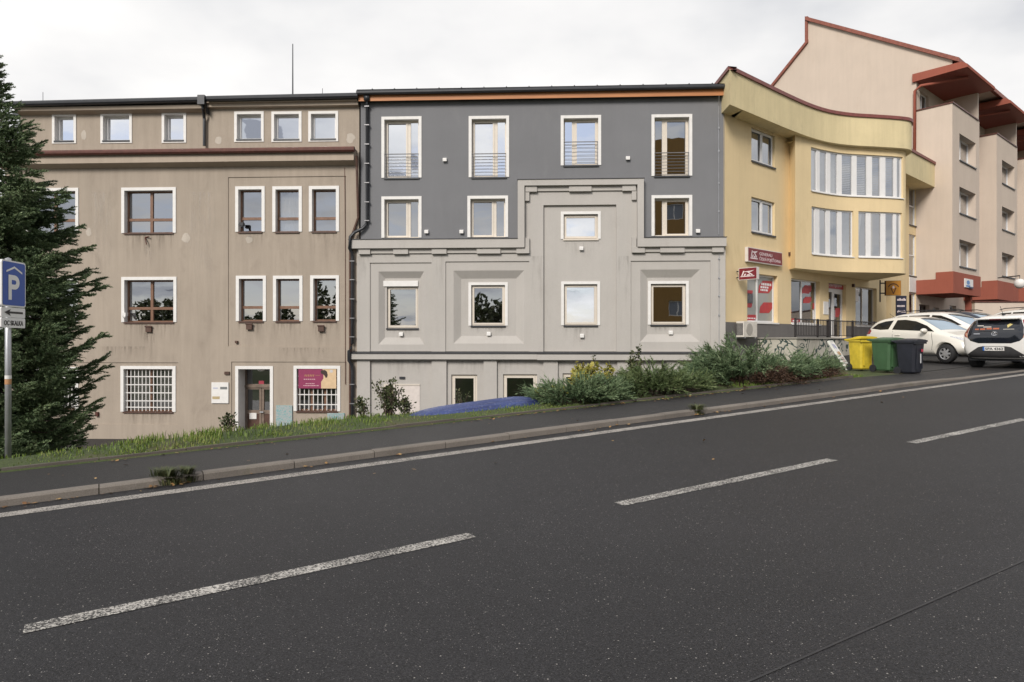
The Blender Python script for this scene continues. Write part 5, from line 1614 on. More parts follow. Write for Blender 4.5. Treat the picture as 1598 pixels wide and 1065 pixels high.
# ------------------------------------------------------------------ wheelie bins and the leaning board
def wheelie_bin(label, px, py, Y, rot, key, w=0.50, d=0.55, lid_tilt=0.0):
    X = (px-CX)/FPX*Y
    z = ground_h(X, Y)+0.012
    t = thing('wheelie_bin', label, 'rubbish bin', (X, Y, z), R(rot), 'wheelie bins beside the parking apron')
    H = 0.84
    body, lid = key
    bm = MB()
    def sec(f): return (w/2*(0.80+0.20*f), -d/2*(0.78+0.22*f), d/2*(0.86+0.14*f), 0.04+H*f)
    rings = []
    for f in (0, 0.04, 0.35, 0.7, 0.93, 1.0):
        a, y0, y1, zz = sec(f); r = 0.05
        if f == 0: a -= 0.02; y0 += 0.02; y1 -= 0.02
        rings.append([bm.p(*q, zz) for q in [(a-r, y0), (a, y0+r), (a, y1-r), (a-r, y1), (-a+r, y1), (-a, y1-r), (-a, y0+r), (-a+r, y0)]])
    for A, B in zip(rings, rings[1:]):
        for k in range(8): bm.f.append([A[k], A[(k+1) % 8], B[(k+1) % 8], B[k]]); bm.m.append(0)
    bm.f.append(rings[0][::-1]); bm.m.append(0); bm.f.append(rings[-1]); bm.m.append(0)
    a, y0, y1, zz = sec(1)
    bm.box(-a-0.02, a+0.02, y0-0.025, y0+0.02, zz-0.07, zz)            # comb rim at the front
    bm.box(-a-0.02, -a+0.01, y0, y1, zz-0.05, zz); bm.box(a-0.01, a+0.02, y0, y1, zz-0.05, zz)
    bm.box(-a*0.55, -a*0.45, y0*0.96-0.005, y0*0.8, 0.15, zz-0.07); bm.box(a*0.45, a*0.55, y0*0.96-0.005, y0*0.8, 0.15, zz-0.07)
    bm.build('body', body, t)
    lm = MB()
    n = 6
    y0l, y1l = y0-0.045, y1+0.02
    tl = math.tan(R(lid_tilt))
    rows = []
    for k in range(n+1):
        y = y0l+(y1l-y0l)*k/n; crown = 0.045*math.sin(math.pi*min(1, 0.12+0.88*k/n))
        lift = (y1l-y)*tl
        rows.append([lm.p(x, y, zz+0.012+lift+e) for x, e in ((-a-0.035, -0.03), (-a-0.03, 0.012), (-a*0.6, crown+0.015), (a*0.6, crown+0.015), (a+0.03, 0.012), (a+0.035, -0.03))])
    for A, B in zip(rows, rows[1:]):
        for k in range(5): lm.f.append([A[k], A[k+1], B[k+1], B[k]]); lm.m.append(0)
    lm.f.append(rows[0]); lm.m.append(0); lm.f.append(rows[-1][::-1]); lm.m.append(0)
    lm.build('lid', lid, t)
    hm = MB(); hm.tube([(-a, y1-0.02, zz-0.02), (-a, y1+0.09, zz+0.0), (a, y1+0.09, zz+0.0), (a, y1-0.02, zz-0.02)], 0.018, 7); hm.build('handle', lid, t)
    for s in (-1, 1):
        wm = MB(); c = (s*(w/2*0.86), d/2*0.80, 0.10)
        prof = [(c[1]+0.10*math.cos(q), c[2]+0.10*math.sin(q)) for q in np.linspace(0, 6.283, 17)[:-1]]
        wm.prism(prof, c[0]-0.025, c[0]+0.025, 'x'); wm.build('wheel', M['black'], t)
    return t, a, y0
M['bin_y'] = simple('yellow_plastic', (0.57, 0.43, 0.035), 0.46, var=0.16); M['bin_g'] = simple('green_plastic', (0.045, 0.105, 0.045), 0.5, var=0.15, scale=3); M['bin_gl'] = simple('green_lid_plastic', (0.055, 0.11, 0.058), 0.5, var=0.15)
M['bin_k'] = simple('black_bin_plastic', (0.016, 0.018, 0.026), 0.42, var=0.2); M['bin_yl'] = simple('yellow_lid_plastic', (0.60, 0.44, 0.02), 0.4, var=0.08)
wheelie_bin('yellow wheelie bin with its lid slightly raised beside the leaning board', 1343.5, 570, 19.6, 20, (M['bin_y'], M['bin_yl']), 0.52, 0.5, 5)
bg, a_, y_ = wheelie_bin('green wheelie bin between the yellow and the black bin', 1385, 573, 18.75, 22, (M['bin_g'], M['bin_gl']), 0.62, 0.60)
m = MB(); m.box(-0.03, 0.02, y_*0.9-0.05, y_*0.9-0.045, 0.55, 0.585); m.box(0.10, 0.13, y_*0.9-0.052, y_*0.9-0.047, 0.50, 0.64); m.build('sticker', M['white'], bg)
bk, a_, y_ = wheelie_bin('black wheelie bin with a small red sticker, nearest to the white hatchback', 1420, 575, 18.1, 30, (M['bin_k'], M['bin_k']), 0.50, 0.52)
m = MB(); m.box(0.04, 0.13, y_-0.014, y_-0.006, 0.60, 0.67); m.build('red_sticker', simple('bin_red_sticker', (0.42, 0.03, 0.06), 0.5), bk)
m = MB(); m.box(0.03, 0.07, y_*0.93-0.012, y_*0.93-0.004, 0.30, 0.55); m.build('white_number', M['blind'], bk)

def leaning_board():
    Y = 20.2
    X = (1325-CX)/FPX*Y
    z = ground_h(X, Y)
    t = thing('advert_board', 'white framed advertising board leaning sideways next to the yellow bin', 'advertising board', (X, Y, z), R(12))
    t.rotation_euler = (R(-32), 0, R(52))
    m = MB(); m.box(-0.24, 0.24, -0.02, 0.02, 0.0, 0.98); m.build('panel', M['white'], t)
    m = MB()
    for a, b, c, d in ((-0.26, -0.22, -0.02, 1.0), (0.22, 0.26, -0.02, 1.0), (-0.22, 0.22, -0.02, 0.02), (-0.22, 0.22, 0.96, 1.0)): m.box(a, b, -0.03, 0.028, c, d)
    m.build('frame', simple('pale_frame', (0.62, 0.63, 0.58), 0.4), t)
    def patch(name, c, quads, var=0.3):
        m = MB()
        for a, b, e, f in quads: m.face([(a, -0.0225, e), (b, -0.0225, e), (b, -0.0225, f), (a, -0.0225, f)])
        m.build(name, simple(name, c, 0.5, var=var, scale=20), t)
    patch('blue_print', (0.30, 0.32, 0.48), [(-0.14, -0.08, 0.72, 0.90), (-0.04, 0.06, 0.74, 0.88), (0.09, 0.17, 0.70, 0.86)])
    patch('orange_print', (0.46, 0.24, 0.10), [(-0.05, 0.19, 0.50, 0.62), (-0.18, -0.08, 0.51, 0.60)])
    patch('pink_print', (0.55, 0.42, 0.40), [(-0.17, 0.18, 0.06, 0.20), (-0.16, -0.02, 0.24, 0.42), (0.02, 0.16, 0.26, 0.44)], 0.5)
leaning_board()

# ------------------------------------------------------------------ upturned blue boat on the verge
def canoe():
    m, nt, N, L, b = new_mat('dusty_blue_plastic')
    tc = N.new('ShaderNodeTexCoord')
    f = add_noise(nt, tc.outputs['Object'], 1.0, 6, 0.7, 0.2, (1.2, 14, 14)); g = add_noise(nt, tc.outputs['Object'], 30, 4, 0.7)
    c1 = ramp(nt, f, ((0.35, (0.014, 0.024, 0.095)), (0.62, (0.036, 0.06, 0.19))))
    dust = ramp(nt, g, ((0.52, 0.0), (0.75, 0.45)))
    L.new(mixc(nt, dust, c1, (0.28, 0.30, 0.38)), b.inputs['Base Color']); b.inputs['Roughness'].default_value = 0.5
    Lh = 1.55
    s_mid = 5.85; q_mid = 10.95
    X, Y = sq(s_mid, q_mid)
    z = plane_z(s_mid)+kerb_h(s_mid)-0.22
    t = thing('upturned_boat', 'dusty blue plastic boat lying upside down in the grass of the verge', 'boat', (X, Y, z), math.atan2(RE[1], RE[0]))
    t.rotation_euler = (0, -math.atan(GRADE)-0.035, math.atan2(RE[1], RE[0]))
    mb = MB()
    rows = []
    n = 26
    for i in range(n+1):
        x = -Lh+2*Lh*i/n; f = min(1.0, abs(x)/Lh)
        w = 0.38*(1-f**3.2)**0.6+0.015; h = 0.40*(1-f**5.0)**0.55
        row = []
        for k in range(15):
            a = math.pi*k/14
            yy = math.copysign(abs(math.cos(a))**0.8, math.cos(a))*w
            zz = (math.sin(a)**0.75)*h
            if k == 7: zz += 0.018
            if k in (4, 10): zz += 0.008
            row.append(mb.p(x, yy, zz))
        rows.append(row)
    for A, B in zip(rows, rows[1:]):
        for k in range(14): mb.f.append([A[k], B[k], B[k+1], A[k+1]]); mb.m.append(0)
    mb.build('hull', m, t, True)
    mb = MB()
    for s in (-1, 1):
        mb.tube([(-Lh+2*Lh*i/n, s*(0.39*max(0.0, 1-(abs(-Lh+2*Lh*i/n)/Lh)**3.2)**0.6+0.02), 0.01) for i in range(n+1)], 0.022, 6)
    mb.build('gunwale', simple('dark_blue_rim', (0.012, 0.018, 0.06), 0.5), t)
canoe()

# ------------------------------------------------------------------ cars
def car_body(stations, arches, name, mat, parent, wr=0.33, width=1.7):
    """subdivided loft; stations: x, zb, zbelt, ztop, wmax, wbelt, wroof"""
    bm = bmesh.new()
    rows = []
    for (x, zb, zs, zt, w, wb, wr_) in stations:
        half = [(0.0, zb), (w*0.72, zb), (w*0.955, zb+0.10), (w, zb+(zs-zb)*0.52), (wb+0.012, zs-0.05), (wb, zs), (wr_+(wb-wr_)*0.10, zs+(zt-zs)*0.82), (wr_*0.86, zt-0.022), (wr_*0.45, zt-0.004), (0.0, zt)]
        ring = [bm.verts.new((x, y, z)) for y, z in half]+[bm.verts.new((x, -y, z)) for y, z in half[-2:0:-1]]
        rows.append(ring)
    n = len(rows[0])
    for A, B in zip(rows, rows[1:]):
        for k in range(n): bm.faces.new((A[k], A[(k+1) % n], B[(k+1) % n], B[k]))
    # end caps as strips
    for ring, flip in ((rows[0], False), (rows[-1], True)):
        h = n//2
        for k in range(h):
            a, b_, c, d = ring[k], ring[k+1], ring[(n-k-1) % n], ring[(n-k) % n]
            vs = [v for i, v in enumerate((a, b_, c, d)) if v not in (a, b_, c, d)[:i]]
            if len(vs) > 2: bm.faces.new(vs if flip else vs[::-1])
    bmesh.ops.recalc_face_normals(bm, faces=bm.faces)
    if bm.calc_volume(signed=True) < 0: bmesh.ops.reverse_faces(bm, faces=bm.faces)
    me = bpy.data.meshes.new(name); bm.to_mesh(me); bm.free()
    o = bpy.data.objects.new('body_source', me); col.objects.link(o)
    s = o.modifiers.new('s', 'SUBSURF'); s.levels = 2; s.render_levels = 2
    cut = bmesh.new()
    for ax in arches:
        for sy in (-1, 1):
            bmesh.ops.create_cone(cut, cap_ends=True, segments=36, radius1=wr+0.055, radius2=wr+0.055, depth=0.7,
                                  matrix=Matrix.Translation((ax, sy*(width/2), wr)) @ Matrix.Rotation(R(90), 4, 'X'))
    cm = bpy.data.meshes.new('cut'); cut.to_mesh(cm); cut.free()
    co = bpy.data.objects.new('cutter', cm); col.objects.link(co)
    dg = bpy.context.evaluated_depsgraph_get(); dg.update()
    plain = bpy.data.meshes.new_from_object(o.evaluated_get(dg))
    def volume(me):
        b = bmesh.new(); b.from_mesh(me); v = b.calc_volume(signed=True); b.free(); return v
    v0 = volume(plain)
    bo = o.modifiers.new('b', 'BOOLEAN'); bo.operation = 'DIFFERENCE'; bo.object = co
    for solver, dx in (('EXACT', 0), ('EXACT', 0.007), ('EXACT', -0.011), ('FAST', 0), ('FAST', 0.006)):
        bo.solver = solver; co.location = (dx, dx*0.3, dx*0.5)
        dg = bpy.context.evaluated_depsgraph_get(); dg.update()
        full = bpy.data.meshes.new_from_object(o.evaluated_get(dg))
        if 0.7*v0 < volume(full) < v0*0.995: break
    bpy.data.objects.remove(o); bpy.data.objects.remove(co)
    full.name = name
    full.materials.clear()
    ob = link(name, full, mat, parent, True)
    bt = bmesh.new(); bt.from_mesh(plain); tree = BVHTree.FromBMesh(bt); bt.free()
    return ob, tree

def patch(tree, poly, axis, side, off, name, mat, parent, step=0.06, thick=False):
    """lay a flat polygon onto the body: axis 'x' (poly is y,z; seen from side*x), 'y' (poly is x,z) or 'z' (poly is x,y; from above)"""
    bm = bmesh.new()
    f = bm.faces.new([bm.verts.new((p[0], p[1], 0)) for p in poly])
    mnx, mxx = min(p[0] for p in poly), max(p[0] for p in poly); mny, mxy = min(p[1] for p in poly), max(p[1] for p in poly)
    for k in range(1, int((mxx-mnx)/step)+1):
        bmesh.ops.bisect_plane(bm, geom=bm.verts[:]+bm.edges[:]+bm.faces[:], plane_co=(mnx+step*k, 0, 0), plane_no=(1, 0, 0))
    for k in range(1, int((mxy-mny)/step)+1):
        bmesh.ops.bisect_plane(bm, geom=bm.verts[:]+bm.edges[:]+bm.faces[:], plane_co=(0, mny+step*k, 0), plane_no=(0, 1, 0))
    for v in bm.verts:
        a, b = v.co.x, v.co.y
        if axis == 'x': o, d = Vector((side*6, a, b)), Vector((-side, 0, 0))
        elif axis == 'y': o, d = Vector((a, side*6, b)), Vector((0, -side, 0))
        else: o, d = Vector((a, b, 6)), Vector((0, 0, -1))
        hit, nrm, i, dist = tree.ray_cast(o, d)
        if hit is None: hit, nrm, i, dist = tree.find_nearest(Vector((o.x*(axis != 'x'), o.y*(axis != 'y'), o.z*(axis != 'z'))))
        if nrm.dot(d) > 0: nrm = -nrm
        v.co = hit+nrm*off
    me = bpy.data.meshes.new(name); bm.to_mesh(me); bm.free()
    return link(name, me, mat, parent, True)

def wheel(parent, x, y, r, w, key='silver'):
    s = 1 if y > 0 else -1
    m = MB()
    T = lambda a, b, c: (x+a, y+s*c, r+b)
    m.T = T
    def ring(rad, c, n=28): return [(rad*math.cos(2*math.pi*k/n), rad*math.sin(2*math.pi*k/n), c) for k in range(n)]
    prof = [(r*0.64, -0.0), (r*0.96, -0.01), (r, -0.04), (r, -w+0.04), (r*0.96, -w), (r*0.5, -w)]
    rs = [[m.p(*q) for q in ring(a, b)] for a, b in prof]
    for A, B in zip(rs, rs[1:]):
        for k in range(28): m.f.append([A[k], A[(k+1) % 28], B[(k+1) % 28], B[k]]); m.m.append(0)
    wo = m.build('wheel', M['tyre'], parent, True)
    m = MB(T)
    n = 28
    A = [m.p(*q) for q in ring(r*0.65, -0.012)]; B = [m.p(*q) for q in ring(r*0.56, -0.02)]
    for k in range(n): m.f.append([A[k], A[(k+1) % n], B[(k+1) % n], B[k]]); m.m.append(0)
    for k in range(7):
        a0 = 2*math.pi*k/7
        d = (math.cos(a0), math.sin(a0)); e = (-d[1], d[0])
        P = lambda rad, t_, c: (d[0]*rad+e[0]*t_, d[1]*rad+e[1]*t_, c)
        m.face([P(r*0.10, -0.035, -0.012), P(r*0.60, -0.025, -0.02), P(r*0.60, 0.025, -0.02), P(r*0.10, 0.035, -0.012)])
        m.face([P(r*0.10, -0.035, -0.012), P(r*0.10, -0.035, -0.05), P(r*0.60, -0.025, -0.05), P(r*0.60, -0.025, -0.02)])
        m.face([P(r*0.10, 0.035, -0.05), P(r*0.10, 0.035, -0.012), P(r*0.60, 0.025, -0.02), P(r*0.60, 0.025, -0.05)])
    m.face(ring(r*0.16, -0.01, 12))
    m.build('rim', M['rim'], wo)
    m = MB(T); m.face(ring(r*0.64, -0.09)); m.build('brake_disc', M['black'], wo)
    return wo
M['tyre'] = simple('tyre_rubber', (0.018, 0.018, 0.019), 0.8, var=0.2); M['rim'] = simple('alloy_rim', (0.40, 0.40, 0.41), 0.35, 0.6)
def carpaint(name, c):
    m = simple(name, c, 0.28, 0.0, 0.03, 2.0, coat=0.6); return m
M['carwhite'] = carpaint('white_car_paint', (0.74, 0.725, 0.69)); M['carwarm'] = carpaint('cream_white_car_paint', (0.70, 0.67, 0.60)); M['carnavy'] = carpaint('dark_blue_car_paint', (0.02, 0.028, 0.05))
M['carglass'] = simple('tinted_car_glass', (0.016, 0.016, 0.015), 0.06, var=0.2, spec=0.25); M['screen'] = glass('windscreen_glass', 0.48, (0.30, 0.33, 0.36), (0.75, 0.88, 1.0))
M['tail'] = simple('red_tail_lamp', (0.22, 0.012, 0.02), 0.2, var=0.2, coat=0.5); M['lamp'] = simple('clear_lamp', (0.60, 0.61, 0.63), 0.12, 0.3, var=0.3, scale=22, coat=0.6)
M['trimgrey'] = simple('dark_grey_bumper', (0.035, 0.034, 0.035), 0.55, var=0.15); M['chrome'] = simple('chrome', (0.70, 0.70, 0.72), 0.12, 0.9); M['gloss'] = simple('gloss_black_panel', (0.012, 0.014, 0.02), 0.10, var=0.1, coat=0.5, spec=0.6)
M['seam'] = simple('panel_gap', (0.04, 0.038, 0.036), 0.7)

def line_patch(tree, pts, w, axis, side, name, mat, parent, off=0.003):
    """thin band along a polyline (panel gaps)"""
    m = None
    poly = []
    P = [Vector((p[0], p[1])) for p in pts]
    L_, R_ = [], []
    for i, p in enumerate(P):
        d = (P[min(i+1, len(P)-1)]-P[max(i-1, 0)]).normalized(); nrm = Vector((-d.y, d.x))*w/2
        L_.append(tuple(p+nrm)); R_.append(tuple(p-nrm))
    return patch(tree, L_+R_[::-1], axis, side, off, name, mat, parent, 0.12)

def side_common(t, tree, glasspolys, seams, handle, mirror, paint, both=True):
    for s in ((-1, 1) if both else (-1,)):
        for g in glasspolys: patch(tree, g, 'y', s, 0.004, 'side_window', M['carglass'], t)
        for sm in seams: line_patch(tree, sm, 0.012, 'y', s, 'panel_gap', M['seam'], t)
        h = handle
        m = MB(); hit, nrm, i, d = tree.ray_cast(Vector((h[0], s*6, h[1])), Vector((0, -s, 0)))
        if hit: m.box(h[0]-0.09, h[0]+0.09, hit.y-0.012*s, hit.y+0.028*s, h[1]-0.016, h[1]+0.016); m.build('door_handle', paint, t, bevel=0.008)
        x, y, z = mirror
        m = bmesh.new(); bmesh.ops.create_uvsphere(m, u_segments=14, v_segments=9, radius=1.0, matrix=Matrix.Translation((x, s*y, z)) @ Matrix.Diagonal((0.085, 0.125, 0.075, 1)))
        me = bpy.data.meshes.new('mirror'); m.to_mesh(me); m.free(); mo = link('mirror', me, paint, t, True)
        m = MB(); m.box(x-0.07, x+0.0, s*(y-0.16), s*(y-0.02), z-0.075, z-0.05); m.build('mirror_foot', M['black'], mo)

HATCH = [(-1.80, .48, .74, .86, .50, .48, .40), (-1.77, .32, .82, 1.02, .72, .70, .52), (-1.62, .25, .98, 1.28, .80, .77, .56), (-1.30, .22, 1.03, 1.44, .83, .80, .58), (-.85, .20, 1.00, 1.485, .83, .81, .59),
         (-.3, .2, .97, 1.50, .83, .815, .60), (.15, .2, .94, 1.46, .83, .815, .60), (.55, .2, .92, 1.28, .83, .815, .62), (.88, .2, .91, 1.06, .83, .80, .66), (1.12, .2, .86, .95, .825, .78, .62), (1.42, .2, .77, .87, .80, .72, .55),
         (1.66, .22, .66, .74, .74, .64, .45), (1.78, .26, .54, .60, .62, .54, .36), (1.815, .34, .46, .50, .46, .42, .3)]
def hatchback(label, X, Y, head, group=None):
    z = ground_h(X, Y)+0.012
    t = thing('parked_car', label, 'car', (X, Y, z), head, group)
    P = M['carwarm']
    body, tree = car_body(HATCH, (-1.13, 1.17), 'body', P, t, 0.29, 1.66)
    rear = [(-1.50, 1.10), (-1.30, 1.26), (-1.02, 1.335), (-.72, 1.36), (-.80, 1.06), (-1.10, 1.05)]
    front = [(-.66, 1.05), (-.58, 1.365), (-.28, 1.37), (.10, 1.31), (.50, 1.16), (.80, .965), (.45, .99), (.0, 1.015)]
    side_common(t, tree, [rear, front], [[(-.62, 1.0), (-.62, .5), (-.5, .27)], [(.74, .93), (.80, .6), (.72, .3), (-.45, .28)]], (-.42, .87), (.56, .90, 1.00), P)
    patch(tree, [(.16, .52), (.16, -.52), (.50, -.585), (.93, -.63), (.93, .63), (.50, .585)], 'z', 1, 0.004, 'windscreen', M['screen'], t)
    patch(tree, [(-.52, 1.06), (.52, 1.06), (.44, 1.33), (-.44, 1.33)], 'x', -1, 0.004, 'rear_window', M['carglass'], t)
    for s in (-1, 1):
        patch(tree, [(s*.36, .62), (s*.44, .60), (s*.66, .72), (s*.735, .80), (s*.70, .83), (s*.5, .76)], 'x', 1, 0.006, 'headlight', M['lamp'], t, 0.04)
        patch(tree, [(s*(.57+.055*math.cos(a)), .40+.055*math.sin(a)) for a in np.linspace(0, 6, 12)], 'x', 1, 0.005, 'fog_lamp', M['lamp'], t, 0.04)
        patch(tree, [(s*.60, .88), (s*.73, .84), (s*.72, 1.0), (s*.60, 1.08)], 'x', -1, 0.006, 'tail_light', M['tail'], t, 0.04)
        patch(tree, [(-1.72, .90), (-1.50, .92), (-1.46, 1.02), (-1.62, 1.10)], 'y', s, 0.006, 'tail_light', M['tail'], t, 0.04)
    patch(tree, [(-.42, .34), (.42, .34), (.36, .47), (-.36, .47)], 'x', 1, 0.004, 'grille', M['black'], t)
    patch(tree, [(-.26, .50), (.26, .50), (.26, .60), (-.26, .60)], 'x', 1, 0.012, 'number_plate', M['white'], t)
    for x in (-1.13, 1.17):
        for y in (-.79, .79): wheel(t, x, y, .29, .19)
    m = MB(); m.tube([(-1.15, 0, 1.45), (-1.38, 0, 1.62)], 0.006, 5); m.build('aerial', M['black'], t)
    m = MB(); m.box(-1.55, 1.5, -.66, .66, .2, .5); m.build('underbody', M['black'], t)
    return t
EST = [(-2.22, .50, .78, .90, .55, .52, .42), (-2.19, .34, .92, 1.18, .76, .74, .56), (-2.02, .25, 1.0, 1.36, .83, .81, .60), (-1.6, .22, 1.0, 1.46, .86, .83, .61), (-.9, .20, .98, 1.49, .87, .84, .62), (-.2, .2, .96, 1.49, .87, .84, .62),
       (.25, .2, .94, 1.43, .87, .84, .62), (.7, .2, .93, 1.25, .87, .84, .64), (1.15, .2, .92, 1.02, .87, .82, .68), (1.45, .2, .86, .94, .86, .80, .62), (1.80, .2, .77, .85, .82, .73, .55), (2.04, .22, .67, .74, .75, .65, .45), (2.19, .28, .55, .6, .6, .5, .35), (2.22, .36, .47, .5, .45, .4, .3)]
def estate(label, X, Y, head, paint, group=None):
    z = ground_h(X, Y)+0.012
    t = thing('parked_car', label, 'car', (X, Y, z), head, group)
    t.scale = (1, 1, 1.09)
    body, tree = car_body(EST, (-1.36, 1.36), 'body', paint, t, .315, 1.74)
    g = [[(-1.98, 1.08), (-1.86, 1.28), (-1.62, 1.345), (-1.22, 1.36), (-1.22, 1.04)], [(-1.16, 1.04), (-1.16, 1.365), (-.34, 1.37), (-.30, 1.02)], [(-.22, 1.02), (-.25, 1.365), (.08, 1.34), (.50, 1.20), (.92, 1.0), (.5, 1.0)]]
    side_common(t, tree, g, [[(-.27, .98), (-.25, .5), (-.25, .28)], [(.84, .93), (.9, .6), (.8, .3), (-1.0, .28)], [(-1.18, 1.0), (-1.15, .75)]], (-.1, .89), (.66, .95, 1.02), paint)
    patch(tree, [(.28, .54), (.28, -.54), (.70, -.60), (1.14, -.65), (1.14, .65), (.70, .60)], 'z', 1, 0.004, 'windscreen', M['screen'], t)
    patch(tree, [(-.56, 1.08), (.56, 1.08), (.46, 1.34), (-.46, 1.34)], 'x', -1, 0.004, 'rear_window', M['carglass'], t)
    for s in (-1, 1):
        patch(tree, [(s*.40, .62), (s*.50, .60), (s*.72, .70), (s*.76, .80), (s*.55, .74)], 'x', 1, 0.006, 'headlight', M['lamp'], t, 0.04)
        patch(tree, [(s*.62, .84), (s*.77, .84), (s*.76, 1.0), (s*.62, 1.0)], 'x', -1, 0.006, 'tail_light', M['tail'], t, 0.04)
        m = MB(); m.tube([(-1.7, s*.60, 1.475), (-1.5, s*.60, 1.53), (-.2, s*.60, 1.545), (.02, s*.60, 1.50)], 0.016, 6); m.build('roof_rail', M['black'], t)
    patch(tree, [(-.5, .36), (.5, .36), (.44, .54), (-.44, .54)], 'x', 1, 0.004, 'grille', M['black'], t)
    for x in (-1.36, 1.36):
        for y in (-.83, .83): wheel(t, x, y, .315, .2)
    m = MB(); m.box(-1.9, 1.8, -.7, .7, .2, .5); m.build('underbody', M['black'], t)
    return t
CROSS = [(-1.845, .50, .80, .92, .56, .56, .48), (-1.81, .34, .90, 1.10, .80, .80, .60), (-1.66, .27, 1.02, 1.36, .855, .84, .62), (-1.45, .25, 1.03, 1.50, .87, .85, .61), (-.9, .24, 1.02, 1.525, .87, .85, .62), (-.2, .23, 1.0, 1.525, .87, .85, .62),
         (.3, .23, .99, 1.46, .87, .85, .62), (.75, .23, .98, 1.25, .87, .84, .64), (1.05, .23, .96, 1.07, .87, .83, .68), (1.40, .24, .90, .98, .85, .78, .6), (1.66, .27, .80, .87, .80, .7, .5), (1.81, .32, .62, .68, .66, .58, .4), (1.845, .40, .52, .56, .5, .45, .3)]
def crossover(label, X, Y, head):
    z = ground_h(X, Y)+0.008
    t = thing('parked_car', label, 'car', (X, Y, z), head)
    t.rotation_euler = (0, -math.atan(GRADE), head)
    P = M['carwhite']
    body, tree = car_body(CROSS, (-1.22, 1.22), 'body', P, t, .325, 1.74)
    g = [[(-1.45, 1.12), (-1.20, 1.35), (-.62, 1.40), (-.62, 1.08)], [(-.55, 1.08), (-.55, 1.40), (.0, 1.38), (.45, 1.24), (.80, 1.05)]]
    side_common(t, tree, g, [[(-.58, 1.04), (-.55, .5), (-.55, .3)], [(.84, .95), (.88, .6), (.8, .3), (-.5, .3)]], (-.38, .92), (.56, .95, 1.06), P)
    patch(tree, [(.34, .54), (.34, -.54), (.70, -.60), (1.04, -.64), (1.04, .64), (.70, .60)], 'z', 1, 0.004, 'windscreen', M['screen'], t)
    # tailgate: one dark glass panel, lamps either side, grey bumper insert
    hatch = [(-.40, .735), (.40, .735), (.60, .80), (.695, .90), (.655, 1.16), (.555, 1.365), (-.555, 1.365), (-.655, 1.16), (-.695, .90), (-.60, .80)]
    hg = patch(tree, hatch, 'x', -1, 0.005, 'rear_window', M['gloss'], t, 0.05)
    for s in (-1, 1):
        patch(tree, [(s*.70, .90), (s*.735, .90), (s*.815, 1.0), (s*.80, 1.06), (s*.66, 1.34), (s*.60, 1.36), (s*.575, 1.355), (s*.665, 1.17)], 'x', -1, 0.010, 'tail_light', M['tail'], t, 0.04)
        patch(tree, [(s*.665, .87), (s*.72, .93), (s*.77, 1.0), (s*.70, 1.02), (s*.69, .97)], 'x', -1, 0.013, 'indicator_light', simple('amber_lamp', (0.55, 0.30, 0.20), 0.2), t, 0.04)
        patch(tree, [(-1.66, .96), (-1.48, 1.0), (-1.42, 1.06), (-1.55, 1.14), (-1.62, 1.06)], 'y', s, 0.008, 'tail_light', M['tail'], t, 0.04)
        patch(tree, [(s*.795, .48), (s*.83, .48), (s*.835, .66), (s*.80, .66)], 'x', -1, 0.006, 'reflector', M['black'], t, 0.05)
        patch(tree, [(-1.60, .30), (-1.60, .46), (-1.52, .60), (-1.38, .72), (-1.22, .76), (-1.06, .72), (-.92, .62), (-.84, .44), (-.82, .3), (-.88, .3), (-.92, .48), (-1.04, .60), (-1.22, .66), (-1.40, .60), (-1.52, .48)], 'y', s, 0.006, 'arch_cladding', M['trimgrey'], t, 0.05)
    bumper = patch(tree, [(-.80, .29), (.80, .29), (.80, .36), (.70, .42), (.40, .63), (.28, .655), (-.28, .655), (-.40, .63), (-.70, .42), (-.80, .36)], 'x', -1, 0.006, 'rear_bumper', M['trimgrey'], t, 0.06)
    # number plate
    hit, nrm, i, d = tree.ray_cast(Vector((-6, 0, .585)), Vector((1, 0, 0)))
    xp = hit.x-0.022
    m = MB(); m.box(xp, hit.x+0.02, -.24, .28, .53, .64); pl = m.build('number_plate', M['white'], t)
    m = MB(); m.box(xp-0.002, xp, .236, .28, .53, .64); m.build('blue_strip', simple('plate_blue', (0.03, 0.13, 0.42), 0.4), pl)
    text('5PA 4362', 0.095, M['black'], pl, (xp-0.003, .222, .55), (R(90), 0, R(-90)), width=.44, ext=0.001, bold=0.002)
    # emblem, wiper, stickers on the glass
    hit, nrm, i, d = tree.ray_cast(Vector((-6, 0, 1.0)), Vector((1, 0, 0)))
    xe = hit.x-0.012
    m = MB()
    el = lambda cy, cz, a, b, n=18: [(xe, cy+a*math.cos(k*2*math.pi/n), cz+b*math.sin(k*2*math.pi/n)) for k in range(n+1)]
    m.tube(el(0, 1.0, .075, .05), 0.008, 5, False); m.tube(el(0, 1.0, .027, .05), 0.006, 5, False); m.tube(el(0, 1.022, .05, .02), 0.006, 5, False)
    m.build('emblem', M['chrome'], t)
    patch(tree, [(.52, .985), (.36, .985), (.36, 1.002), (.52, 1.002)], 'x', -1, 0.008, 'model_lettering', M['chrome'], t, 0.05)
    patch(tree, [(.42, 1.062), (.0, 1.045), (.0, 1.06), (.42, 1.085)], 'x', -1, 0.016, 'wiper', M['black'], t, 0.06)
    st_o = simple('orange_film_lettering', (0.40, 0.12, 0.06), 0.5); st_w = simple('pale_film_lettering', (0.50, 0.47, 0.42), 0.5); st_y = simple('yellow_film_mark', (0.60, 0.50, 0.20), 0.5)
    for a, b, c, d, mt in ((.50, .40, 1.10, 1.135, st_o), (.37, .24, 1.10, 1.14, st_o), (.21, .08, 1.11, 1.155, st_o), (.05, -.10, 1.11, 1.15, st_o), (.30, .10, 1.165, 1.19, st_w), (.46, .30, 1.20, 1.225, st_w), (-.20, -.46, 1.105, 1.118, st_w)):
        patch(tree, [(a, c), (b, c), (b, d), (a, d)], 'x', -1, 0.008, 'window_lettering', mt, t, 0.06)
